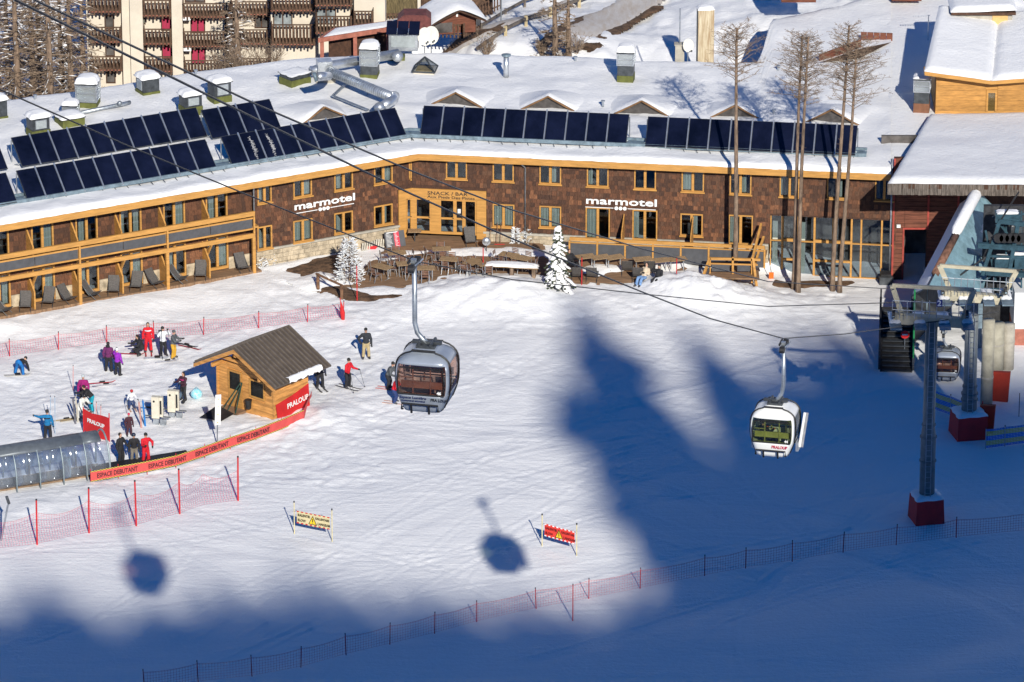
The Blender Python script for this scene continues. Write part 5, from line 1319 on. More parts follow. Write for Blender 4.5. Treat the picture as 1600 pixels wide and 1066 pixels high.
# loungers
def make_lounger():
    t = thing('deck_chair', 'grey deck chair', 'deck chair', (0,0,-50), 0, 'grey deck chairs')
    b = MB(); prof = [(-.58,.40),(-.35,.30),(-.08,.25),(.12,.46),(.46,.98)]
    b.add([(sx*.29, y, z) for y, z in prof for sx in (-1,1)], [(2*i, 2*i+1, 2*i+3, 2*i+2) for i in range(4)]); o = b.build('sling', GREYFAB, t, local=True); m = o.modifiers.new('thick', 'SOLIDIFY'); m.thickness = .02
    for sx in (-1, 1):
        b = MB(); b.tube([(sx*.31, y, z) for y, z in prof], .018, 6); b.build('side_rail', DSTEEL, t, local=True)
        b = MB(); b.tube([(sx*.31, -.5, 0), (sx*.31, .22, .62)], .016, 6); b.build('leg', DSTEEL, t, local=True)
        b = MB(); b.tube([(sx*.31, .42, 0), (sx*.31, -.4, .33)], .016, 6); b.build('leg', DSTEEL, t, local=True)
    return t
lo0 = make_lounger(); lu = 0
def lounger(p, rz, lab, sc=1.0):
    global lu
    o = lo0 if lu == 0 else copy_tree(lo0); lu += 1; moved(o, p, rz, lab, sc)
ZD, OUT, IN, B0, PITCH_, ROOMS = BAL
ords = ['first', 'second', 'third', 'fourth', 'fifth', 'sixth']
for i in range(6):
    x = B0 - PITCH_*(i+.62); a = math.atan2(FL.t.y, FL.t.x)
    if i % 2 == 0:
        if i > 0: lounger(FL.w(x-.1, -.35, ZD+.01), a+R_(-35), 'deck chair leaning towards the door, %s room from the corner post' % ords[i])
        lounger(FL.w(B0 - PITCH_*(i+.25) + (.1 if i == 0 else 0), -.35, ZD+.01), a+R_(24 if i else 0), 'deck chair by the wall panel of the %s room from the corner post' % ords[i])
    else:
        lounger(FL.w(x-.25, -.35, ZD+.01), a+R_(42), 'low deck chair left of the door, %s room from the corner post' % ords[i])
        lounger(FL.w(B0 - PITCH_*(i+.18), -.4, ZD+.01), a+R_(-28), 'deck chair beside the partition of the %s room from the corner post' % ords[i])
for k, (px, py, a, lab) in enumerate([(902,440,176,'grey lounger nearest the small fir, seen from behind'),(925,440,172,'second grey lounger from the small fir, seen from behind'),(980,430,178,'upright grey lounger left of the seated pair'),(997,440,174,'low grey lounger touching the seated pair'),(1015,430,176,'grey lounger directly behind the seated pair'),(735,384,10,'folded grey lounger standing right of the entrance doors'),(1057,378,90,'dark lounger on the upper deck behind the rail')]):
    p = ground(px, py); p.z += .06; lounger(p, R_(a), lab)
# deck with timber rail and grey cladding at the foot of the hotel, right part
dk = thing('timber_deck', 'raised timber deck with orange rail along the right hotel wing', 'deck', FR.w(FR.px(890,380)[0], -2, .6))
xa, xb = FR.px(890, 385, -1.9)[0], FR.px(1195, 385, -1.9)[0]
zr1 = FR.px(1000, 377, -1.9)[1]
b = MB(FR.M); b.box(xa, xb, -1.9, -.15, zr1-.95, zr1-.85); b.build('floor', DECK, dk)
b = MB(FR.M); b.box(xa, xb, -1.96, -1.84, zr1-.14, zr1+.06); b.build('handrail', TIMBER, dk)
b = MB(FR.M); b.box(xa, xb, -1.94, -1.88, zr1-.30, zr1-.22); b.build('rail', TIMBER, dk)
n = 7
for i in range(n+1):
    x = xa+(xb-xa)*i/n; b = MB(FR.M); b.box(x-.05, x+.05, -1.99, -1.885, zr1-1.3, zr1-.145); b.build('post', TIMBER, dk)
    if i < n: b = MB(FR.M); b.box(x+.055, xa+(xb-xa)*(i+1)/n-.055, -1.92, -1.90, zr1-1.3, zr1-.305); b.build('panel', GREYPAN, dk)
for px in (972, 1080):
    x, z = FR.px(px, 372, -1.2); b = MB(FR.M @ Matrix.Translation((x, -.2, zr1-.85)) @ Matrix.Rotation(-math.pi/2, 4, 'Z')); b.prism([(0,0),(0,1.9),(1.3,1.1),(1.3,0)], -.03, .03); b.build('partition', TIMBERX, dk)
# stair landing with rails at the deck's right end
sl = thing('deck_stair', 'small timber landing with stair rail sloping down to the snow', 'stair', ground(1150, 440))
def bm(par, a, b, w=.1, h=.12, m=TIMBER, nm='rail'): q = MB(); q.beam(a, b, w, h); return q.build(nm, m, par)
Yl = ground(1140, 442).y
def LP(x, y): return atY(x, y, Yl)
bm(sl, LP(1108,404), LP(1188,406), .12, .14); bm(sl, LP(1110,412), LP(1184,414), .08, .08)
for a, b in ((1112,1140),(1152,1172)):
    q = MB(); c, d = LP(a, 424), LP(b, 413.5); q.box(c.x, d.x, c.y-.02, c.y+.02, c.z, d.z); q.build('panel', GREYPAN, sl)
for x in (1109, 1145, 1175): c, d = LP(x, 442), LP(x, 402); bm(sl, c, d, .12, .12, nm='post')
bm(sl, LP(1109,404), LP(1083,444)+Vector((0,-2.0,-.3)), .12, .16); bm(sl, LP(1109,418), LP(1090,446)+Vector((0,-1.8,-.3)), .04, .3, GREYPAN, 'panel')
bm(sl, LP(1176,404), LP(1192,372)+Vector((0,2.4,0)), .12, .14); bm(sl, LP(1176,424), LP(1196,392)+Vector((0,2.4,0)), .12, .12); bm(sl, LP(1176,404), LP(1182,448)+Vector((0,-.6,0)), .14, .14, nm='post')
bm(sl, LP(1105,428), LP(1186,430), 1.4, .1, DECK, 'floor')
# red terrace poles
def pole(px, py, h, label, r=.03, group='red marker poles', m=REDP, cat='pole', lean=0.0):
    p = ground(px, py); t = thing('marker_pole', label, cat, p, 0, group); b = MB(); b.tube([p-Vector((0,0,.3)), p+Vector((lean,0,h))], r, 7); b.build('shaft', m, t); b = MB(); b.tube([p+Vector((lean,0,h-.05)), p+Vector((lean,0,h+.02))], r*1.1, 7); b.build('tip', BLACK, t)
pole(755, 430, 1.75, 'red pole standing among the terrace tables'); pole(558, 470, 2.2, 'red pole in front of the frosted shrub'); pole(909, 444, 1.7, 'red pole in front of the loungers by the fir'); pole(1057, 445, 1.7, 'red pole right of the seated pair', .028); pole(895, 970, 2.0, 'lone dark red pole just below the bottom net fence', .025)
# menu board, heater lamp, brooms, log barrier, small table, rock
p = ground(619, 388); t = thing('menu_board', 'dark menu board with a red stripe leaning on the low wall', 'menu board', p, R_(22))
M = Matrix.Translation((0,0,.02)) @ Matrix.Rotation(R_(-22), 4, 'X'); b = MB(M); b.box(-.62, .62, -.03, .03, 0, 1.0); b.build('board', GREYPAN, t, local=True)
b = MB(M); b.box(-.05, .27, -.036, -.031, .04, .96); b.build('red_stripe', mat('menu_red', (.6,.03,.06), .6), t, local=True)
b = MB(M); r = random.Random(2)
for k in range(11): b.box(-.55, -.55+r.uniform(.2,.42), -.036, -.031, .12+k*.075, .14+k*.075); b.box(0, .05+r.uniform(.05,.18), -.04, -.037, .12+k*.075, .14+k*.075)
tag(b.build('print_lines', WHITE, t, local=True), kind='stuff'); b = MB(M); b.box(-.5, .2, -.037, -.0315, .92, .96); b.build('title_bar', WHITE, t, local=True)
p = ground(760, 396); t = thing('heater_lamp', 'round silver heater head on a stand right of the entrance', 'heater', p); b = MB(); b.tube([p, p+Vector((0,0,.55))], .03, 6); b.build('stand', DSTEEL, t); b = MB(); b.ell(p+Vector((0,0,.75)), (.27,.16,.27)); b.build('head', ALU, t, smooth=True)
for k, (px, lab) in enumerate(((776,'left broom leaning by the low wall'),(782,'right broom leaning by the low wall'),(766,'pale shovel handle leaning by the downpipe wall'))):
    p = ground(px, 384); t = thing('broom', lab, 'broom', p, 0, 'brooms leaning on the hotel wall'); b = MB(); b.tube([p+Vector((0,0,.05)), p+Vector((.05,.25,1.4))], .018, 5); b.build('handle', CHRED if k < 2 else TABLEW, t); b = MB(); b.cbox(p+Vector((0,0,.05)), (.5,.08,.1)); b.build('head', REDP if k < 2 else DSTEEL, t)
p = ground(648, 379); t = thing('pedestal_table', 'small pedestal table left of the entrance doors', 'table', p); b = MB(); b.box(p.x-.4, p.x+.4, p.y-.3, p.y+.3, p.z+.72, p.z+.77); b.build('top', TABLEW, t); b = MB(); b.tube([p, p+Vector((0,0,.72))], .04, 7); b.build('column', DSTEEL, t); b = MB(); b.beam(p+Vector((-.25,0,.02)), p+Vector((.25,0,.02)), .06, .04); b.beam(p+Vector((0,-.25,.025)), p+Vector((0,.25,.025)), .06, .03); b.build('foot', DSTEEL, t)
LOG = mat('log_wood', (.19, .10, .055), .9, var=.3, bump=.5)
t = thing('log_barrier', 'rustic log barrier with snow along its rail', 'barrier', ground(515, 460))
a, c = ground(497, 453), ground(534, 468); b = MB(); b.tube([a-Vector((0,0,.2)), a+Vector((0,0,1.0))], .1, 8); b.build('post', LOG, t); b = MB(); b.tube([c-Vector((0,0,.2)), c+Vector((0,0,.85))], .1, 8); b.build('post', LOG, t); b = MB(); b.tube([a+Vector((-.1,0,1.0)), c+Vector((.05,0,.85))], .07, 7); b.build('rail', LOG, t); b = MB(); b.tube([a+Vector((.3,0,1.06)), a.lerp(c,.5)+Vector((0,0,1.0))], .05, 6); b.build('snow', FRESH, t, smooth=True)
t = thing('wood_bench', 'low stack of cut logs along the stone plinth', 'log stack', ground(600, 388)); r = random.Random(4)
for k in range(13): p = ground(566+k*3.6, 392-k*.7); b = MB(); b.beam(p+Vector((0,0,.0)), p+Vector((.05,.05,.45+r.random()*.1)), .09, .09); b.build('log', mat('pale_log', (.5,.46,.38), .8, var=.2), t)
p = ground(580, 388); t = thing('red_toy_sledge', 'small red sledge lying by the log stack', 'sledge', ground(577, 391)); b = MB(); b.M = Matrix.Translation(p); b.prism([(-.3,0),(.25,0),(.38,.14),(.3,.2),(-.3,.16)], -.18, .18); b.build('tub', REDP, t); b = MB(Matrix.Translation(p)); b.box(-.2,.2,-.1,.1,.16,.2); b.build('seat', BLACK, t)
p = ground(1086, 462); p.z += .55; t = thing('bare_rock', 'brown rock poking out of the snow heap', 'rock', p); b = MB(); b.ell(p, (.5,.32,.17), 9, 6); r = random.Random(3); b.v = [v+Vector((r.uniform(-.07,.07), r.uniform(-.07,.07), r.uniform(-.05,.05))) for v in b.v]; b.build('stone', mat('rock_brown', (.20,.15,.10), .95, var=.35), t)
p = ground(1205, 438); t = thing('orange_shovel', 'orange snow shovel leaning at the left of the glass hall', 'shovel', p); b = MB(); b.cbox(p+Vector((0,0,.3)), (.28,.06,.4), rx=.2); b.build('blade', mat('orange_plastic', (.7,.16,.02), .5), t); b = MB(); b.tube([p+Vector((0,0,.5)), p+Vector((-.15,.2,1.2))], .02, 5); b.build('handle', DSTEEL, t)
p = ground(1384, 441); t = thing('snow_blower', 'small dark snow blower parked in the shaded corner', 'snow blower', p); b = MB(); b.M = Matrix.Translation(p); b.box(-.3,.3,-.35,.35,.15,.6); b.build('engine', BLACK, t); b = MB(Matrix.Translation(p)); b.box(-.4,.4,-.6,-.36,.02,.5); b.build('auger_box', DSTEEL, t); b = MB(Matrix.Translation(p)); b.tube([(-.25,.3,.5),(-.25,.8,1.0)], .03, 5); b.tube([(.25,.3,.5),(.25,.8,1.0)], .03, 5); b.tube([(-.25,.8,1.0),(.25,.8,1.0)], .03, 5); b.build('handle', DSTEEL, t)
for s in (-1,1): b = MB(Matrix.Translation(p)); b.tube([(s*.31,.1,.18),(s*.43,.1,.18)], .18, 10); b.build('wheel', BLACK, t)
# ------------------------------------------------------------------ lift machinery at the right
BLUEM = mat('pale_blue_sheet', (.22, .36, .42), .5, .25, var=.15, vscale=1.5, stretch=(1,1,1))
RUST = mat('rusty_ridge', (.20, .10, .065), .85, var=.3)
cov = thing('blue_lift_cover', 'pale blue ridged metal cover sloping down from the station roof, snow on its ridge', 'lift cover', at(1500, 440, 0))
RF, RN = at(1530, 299, 6.75), at(1452, 447, 4.4); EF, EN = at(1563, 335, 5.0), at(1532, 474, 2.6); LF, LN = at(1500, 318, 5.4), at(1424, 463, 2.9)
n = 16
for i in range(n):
    a, b = RN.lerp(RF, i/n), RN.lerp(RF, (i+.96)/n); c, d = EN.lerp(EF, (i+.96)/n), EN.lerp(EF, i/n); up = Vector((0,0,.05))
    m = MB(); m.add([a, d, c, b, a+up, d+up, c+up, b+up], [(0,1,2,3),(7,6,5,4),(0,4,5,1),(1,5,6,2),(2,6,7,3),(3,7,4,0)]); m.build('sheet', BLUEM, cov)
m = MB(); m.add([LN, LF, RF, RN] + [p-Vector((0,0,.06)) for p in (LN, LF, RF, RN)], [(0,1,2,3),(7,6,5,4),(0,4,5,1),(2,6,7,3)]); m.build('left_slope', BLUEST, cov)
m = MB(); m.tube([RN.lerp(RF,.12)+Vector((0,0,.05)), RN.lerp(RF,.52)+Vector((0,0,.05))], .24, 8); m.build('rust_ridge', RUST, cov, smooth=True)
m = MB(); m.tube([RN.lerp(RF,.5)+Vector((0,0,.12)), RN.lerp(RF,.55)+Vector((0,0,.22)), RN.lerp(RF,.97)+Vector((0,0,.25)), RF+Vector((0,0,.1))], [.15,.32,.36,.2], 10); m.build('ridge_snow', FRESH, cov, smooth=True)
m = MB(); m.add([LN, LF, Vector((LF.x, LF.y, -.7)), Vector((LN.x, LN.y, -.7)), LN+Vector((.12,0,0)), LF+Vector((.12,0,0)), Vector((LF.x+.12, LF.y, -.7)), Vector((LN.x+.12, LN.y, -.7))], [(0,1,2,3),(7,6,5,4),(0,4,5,1),(0,3,7,4),(1,5,6,2)]); m.build('cover_shade_wall', DSTEEL, cov)  # added wall: blackens the space under the cover and shadows the ground
snow_quad(RF.lerp(EF,.55).lerp(RN.lerp(EN,.55),.32)+Vector((0,0,.06)), RF.lerp(EF,.95).lerp(RN.lerp(EN,.95),.30)+Vector((0,0,.06)), RF.lerp(EF,.95).lerp(RN.lerp(EN,.95),.04)+Vector((0,0,.06)), RF.lerp(EF,.5).lerp(RN.lerp(EN,.5),.1)+Vector((0,0,.06)), 'sheet_snow', cov, 8, 12, .06, .05)
snow_quad(LN.lerp(LF,.02)+Vector((0,0,.02)), LN.lerp(RN,.8)+Vector((0,0,.02)), LF.lerp(RF,.8)+Vector((0,0,.02)), LF+Vector((0,0,.02)), 'sheet_snow', cov, 8, 30, .05, .1)
for q in (EN, EN.lerp(EF,.5), LN.lerp(LF,.3)): m = MB(); m.beam(Vector((q.x, q.y, -.5)), q, .25, .25); m.build('post', BLUEST, cov)
# blue girders and drive gear under the roof edge at the far right
gear = thing('lift_drive_gear', 'blue steel girders and drive gear under the station roof edge', 'lift machinery', at(1570, 440, 0))
GY = 302.0
BLST = mat('lift_blue_shaded', (.035, .085, .115), .5, .3, var=.2)  # blue darkened, shade of the station roof is in the colour
def G(x, y, Y=GY): return atY(x, y, Y)
for (a, b, w, h) in (((1528,383),(1605,388),.25,.3),((1560,345),(1600,350),.25,.25),((1562,345),(1535,430),.2,.2),((1590,352),(1576,430),.22,.22),((1545,400),(1600,402),.12,.12),((1556,352),(1605,332),.1,.1),((1540,425),(1610,430),.3,.3)):
    m = MB(); m.beam(G(*a), G(*b), w, h); m.build('girder', BLST, gear)
for x, y, w, h in ((1575,342,1.4,.5),(1588,366,.6,.9),(1570,412,1.1,.5),(1592,410,.8,.8)):
    p = G(x, y); m = MB(); m.box(p.x-w/2, p.x+w/2, p.y, p.y+.8, p.z-h/2, p.z+h/2); m.build('drive_box', BLST if w > .7 else DSTEEL, gear); m = MB(); m.cap(p.x, p.y+.4, p.z+h/2, w*.9, .7, .12); m.build('snow', FRESH, gear, smooth=True)
m = MB(); p, q = G(1533, 470, GY+2.6), G(1665, 322, GY+2.6); m.box(p.x, q.x, p.y, p.y+.3, -.6, q.z); m.build('back_wall', mat('gear_shade_dark', (.035,.036,.04), .8, var=.3), gear)  # added dark sheet: hides bright snow, stands for deep shade behind the gear
for (a, b) in (((1540,360),(1556,440)),((1552,338),(1580,372)),((1536,440),(1600,395)),((1566,352),(1600,418)),((1548,372),(1604,372)),((1544,452),(1604,452)),((1572,330),(1572,460)),((1596,330),(1596,460))):
    m = MB(); m.beam(G(*a, GY+.6), G(*b, GY+.6), .09, .12); m.build('brace', BLST, gear)
for k in range(5): m = MB(); p = G(1560+9*k, 372, GY-.3); m.tube([p-Vector((0,.1,0)), p+Vector((0,.1,0))], .28, 12); m.build('sheave', BLACK, gear)
m = MB(); m.tube([G(1480,445), G(1535,405), G(1560,350), G(1592,300)], .05, 6); m.build('hose', BLACK, gear)
# tower 1 and 2
GREYP = mat('tower_grey_paint', (.20, .22, .22), .55, .3, var=.12, vscale=2)
PADR = mat('pad_dark_red', (.50, .02, .025), .65, var=.1, vscale=1)
def tower(px, py, top_py, label, yb, padw, r0, r1, waist):
    b = ground(px, py); t = thing('lift_tower', label, 'lift tower', b, 0, 'steel lift towers with red base pads'); top = atY(px+6, top_py, b.y); H = top.z-b.z
    m = MB(); m.tube([b, b+Vector((0,0,H*waist)), b+Vector((0,0,H*(waist+.06))), b+Vector((0,0,H))], [r0, r0, r1, r1], 18); m.build('mast', GREYP, t, smooth=True)
    for f in (waist, waist+.06, .3): m = MB(); m.tube([b+Vector((0,0,H*f-.04)), b+Vector((0,0,H*f+.04))], (r0 if f <= waist else r1)+.05, 18); m.build('flange', GREYP, t)
    m = MB()
    for s in (-.14, .14): m.tube([b+Vector((s,-r0-.12,1.2)), b+Vector((s,-r1-.12,H))], .02, 5)
    m.build('ladder_rail', STEEL, t); m = MB()
    for k in range(int((H-1.4)/.3)): z = 1.4+k*.3; f = z/H; m.tube([b+Vector((-.14,-r0-.12+(r0-r1)*f,z)), b+Vector((.14,-r0-.12+(r0-r1)*f,z))], .014, 4)
    tag(m.build('ladder_rungs', STEEL, t), kind='stuff')
    m = MB(Matrix.Translation(b) @ Matrix.Rotation(R_(12), 4, 'Z')); w = padw/2
    m.add([(-w*1.03,-w*1.03,-.4),(w*1.03,-w*1.03,-.4),(w*1.03,w*1.03,-.4),(-w*1.03,w*1.03,-.4),(-w*.93,-w*.93,1.35),(w*.93,-w*.93,1.35),(w*.93,w*.93,1.35),(-w*.93,w*.93,1.35)], [(0,3,2,1),(4,5,6,7),(0,1,5,4),(1,2,6,5),(2,3,7,6),(3,0,4,7)]); m.build('base_pad', PADR, t)
    m = MB(m.M); m.cap(0, 0, 1.36, padw*.98, padw*.98, .18); m.build('snow', FRESH, t, smooth=True)
    return t, b, top
T1, B1, TP1 = tower(1447, 812, 500, 'front lift tower with ladder and red base pad', 0, 1.55, .40, .32, .42)
T2, B2, TP2 = tower(1513, 680, 492, 'rear lift tower with ladder half hidden behind the front one', 0, 1.75, .42, .36, .35)
def gantry(Y, top, base, parent, lab_no=None, snow=True):
    """trapezium head frame with catwalk, rails and sheave trains"""
    def Q(x, y, d=0): return atY(x, y, Y+d)
    (xa, ya), (xb, yb) = top; (ca, da), (cb, db) = base
    for a, b, w, nm in (((xa,ya),(xb,yb),.16,'head_beam'), ((xa,ya),(ca,da),.24,'head_leg'), ((xb,yb),(cb,db),.24,'head_leg'), ((ca-14,da+2),(cb+14,db+3),.45,'cross_arm')):
        m = MB(); m.beam(Q(*a), Q(*b), w, w*1.1); m.build(nm, BEIGE, parent)
    for k, x in enumerate((ca-12, (ca+cb)/2-20, (ca+cb)/2+18, cb+8)):
        m = MB(); p = Q(x, da+6); m.box(p.x-.3, p.x+.3, p.y-1.3, p.y+1.3, p.z-.05, p.z+.03); m.build('catwalk', BLUEST, parent)
        if snow: m = MB(); m.cap(p.x, p.y+.3, p.z+.03, .6, 1.6, .12); m.build('snow', FRESH, parent, smooth=True)
    rl = MB()
    for i in range(12):
        x = ca-16+(cb-ca+34)*i/11; p = Q(x, da+3, -.9); rl.tube([p, p+Vector((0,0,1.0))], .022, 5)
    for z in (.5, 1.0): rl.tube([Q(ca-16, da+3, -.9)+Vector((0,0,z)), Q(cb+18, db+3, -.9)+Vector((0,0,z))], .022, 5)
    tag(rl.build('railings', STEEL, parent), kind='stuff')
    for x0 in (ca-14, cb+8):
        for k in range(6): p = Q(x0, da-4, -1.5+k*.55); m = MB(); m.tube([p-Vector((.07,0,0)), p+Vector((.07,0,0))], .22, 12); m.build('sheave', BLACK, parent)
        m = MB(); m.beam(Q(x0, da-2, -1.7), Q(x0, da-2, 1.5), .1, .2); m.build('sheave_beam', BLUEST, parent)
gantry(B1.y, ((1394,446),(1522,453)), ((1410,495),(1503,502)), T1)
gantry(B2.y, ((1468,415),(1588,424)), ((1487,458),(1564,466)), T2)
t = thing('number_plate', 'blue plate with a white 2 on the front lift tower', 'sign', atY(1468, 474, B1.y-1.0))
p = atY(1468, 474, B1.y-1.05); m = MB(); m.box(p.x-.15, p.x+.15, p.y-.01, p.y+.01, p.z-.2, p.z+.2); m.build('plate', mat('sign_blue', (.015,.03,.2), .5), t)
m = MB(); text_on(m, '2', .42, (p.x-.11, p.y-.012, p.z-.14), (1,0,0), (0,0,1), .95, .012); m.build('numeral', WHITE, t)
COLM = mat('column_beige_shaded', (.36,.335,.26), .85, var=.15, vscale=1.2)  # beige darkened to carry the shade the columns stand in
# concrete columns of the station
for k, (px, py, top, r, lab) in enumerate(((1541,632,500,.34,'slim beige concrete column lit by the sun behind the rear tower'),(1556,580,505,.42,'broad beige concrete column right of the slim one'),(1574,576,506,.36,'dark shaded concrete column at the right edge'))):
    b = ground(px, py); t = thing('concrete_column', lab, 'column', b, 0, 'concrete columns of the lift station'); tp = atY(px, top, b.y); m = MB(); m.tube([b-Vector((0,0,.3)), Vector((b.x, b.y, tp.z))], r, 20); m.build('shaft', COLM if k < 2 else CONC, t, smooth=True); m = MB(); m.tube([b+Vector((0,0,1.6)), b+Vector((0,0,1.7))], r+.02, 20); m.build('band', CONC, t)
t = thing('station_block', 'white and terracotta station wall corner at the right edge', 'wall', ground(1595, 540)); p = ground(1583, 540); m = MB(); m.box(p.x, p.x+4, p.y, p.y+3, p.z+1.0, p.z+3.2); m.build('upper_wall', WHITE, t); m = MB(); m.box(p.x, p.x+4, p.y+.01, p.y+3, p.z-.5, p.z+1.0); m.build('lower_wall', TERRA, t)
# red safety mats
MATR = mat('safety_mat_red', (.42, .04, .02), .6, var=.1, vscale=1.5)
for px, py, w, h, rz, lab in ((1560,626,1.05,1.75,-12,'red safety mat wrapped round the broad column'),(1541,676,.75,1.65,-14,'red safety mat leaning behind the rear tower pad')):
    b = ground(px, py); t = thing('safety_mat', lab, 'safety mat', b, R_(rz), 'red safety mats at the station'); m = MB(); m.prism([(-w/2,-.1),(w/2,-.15),(w/2+.05,h*.5),(w/2+.1,h),(-w/2,h-.05)], -.12, .12); m.build('pad', MATR, t, local=True); m = MB(); m.tube([(-w/2+.1,.16,0),(-w/2+.1,.16,h+.1)], .03, 6); m.build('pole', REDP, t, local=True)
# striped blue and yellow nets
NETB = net_mat('net_blue_yellow', (.06, .20, .62), .09, .62, (.55, .48, .16))
def net_fence(pts, h, label, netm, polem, group, poles=None, pr=.026, sag=.0, name='net_fence', hs=None, pole_h=None, tip=True):
    G_ = [ground(*p) for p in pts]; t = thing(name, label, 'net fence', G_[0], 0, group)
    bot, top = [], []
    for i in range(len(G_)-1):
        for k in range(6):
            f = k/6; g = G_[i].lerp(G_[i+1], f); s = sag*4*f*(1-f); bot.append(g+Vector((0,0,.06))); top.append(g+Vector((0,0,h*(1-s)+.06)))
    bot.append(G_[-1]+Vector((0,0,.06))); top.append(G_[-1]+Vector((0,0,h)))
    m = MB(); m.strip(bot, top, h); m.build('net', netm, t)
    m = MB(); m.tube(top, .007, 4); m.build('top_cord', polem, t)
    for i, g in enumerate(G_):
        if poles and not poles[i]: continue
        H = pole_h or h+.15; m = MB(); ln = Vector((wr.uniform(-.06,.06), wr.uniform(-.05,.05), H)); m.tube([g-Vector((0,0,.3)), g+ln], pr, 7); p = m.build('pole', polem, t)
        if tip: m = MB(); m.tube([g+ln-Vector((0,0,.05)), g+ln+Vector((0,0,.02))], pr*1.1, 7); m.build('pole_tip', BLACK, p)
    return t
net_fence([(1458,640),(1485,650),(1512,660)], 1.1, 'blue and yellow striped net between the two lift towers', NETB, STEEL, 'striped safety nets', sag=.03)
net_fence([(1540,702),(1570,698),(1612,692)], 1.1, 'blue and yellow striped net at the right edge beside the red pad', NETB, STEEL, 'striped safety nets', sag=.03)
# stair with green sides
t = thing('entry_stair', 'dark steel entry stair with green rails below the front tower head', 'stair', ground(1400, 580))
b = ground(1400, 582); n = 13; GREEN = mat('lift_green', (.02, .22, .07), .5, var=.1)
M = Matrix.Translation(b) @ Matrix.Rotation(R_(-4), 4, 'Z')
for k in range(n): m = MB(M); m.box(-.8, .8, .28*k, .28*k+.3, .05+.19*k, .10+.19*k); m.build('step', DSTEEL, t)
m = MB(M); m.add([(-.9,0,-.1),(.9,0,-.1),(.9,3.9,-.1),(-.9,3.9,-.1),(-.9,.1,.0),(.9,.1,.0),(.9,3.9,2.45),(-.9,3.9,2.45)], [(4,5,6,7),(0,1,5,4),(1,2,6,5),(2,3,7,6),(3,0,4,7)]); m.build('underside', BLACK, t)
for s in (-1, 1): m = MB(M); m.beam((s*.95,0,.3), (s*.95,3.9,2.9), .12, .5); m.build('side', BLACK if s < 0 else DSTEEL, t); m = MB(M); m.tube([(s*.95,.1,1.0),(s*.95,3.9,3.5)], .05, 7); m.build('handrail', GREEN if s > 0 else BLACK, t); 
for s, k in ((-1,.3),(-1,2),(1,.3),(1,2)): m = MB(M); m.tube([(s*.95,k,.3+k*.66),(s*.95,k,1.0+k*.64)], .04, 6); m.build('baluster', GREEN if s > 0 else DSTEEL, t)
t = thing('no_entry_sign', 'round red no entry sign on the entry stair', 'sign', b+Vector((.55,1.4,1.6))); p = b+Vector((.55,1.35,1.75)); m = MB(); m.tube([p, p+Vector((0,.03,0))], .24, 16); m.build('disc', REDP, t); m = MB(); m.box(p.x-.16, p.x+.16, p.y-.015, p.y-.004, p.z-.035, p.z+.035); m.build('bar', WHITE, t); m = MB(); m.tube([p+Vector((0,.05,0)), p+Vector((0,.05,-1.0))], .025, 6); m.build('post', STEEL, t)
pole(1592, 652, 1.4, 'thin dark pole on the snow at the right edge', .02, m=BLACK)

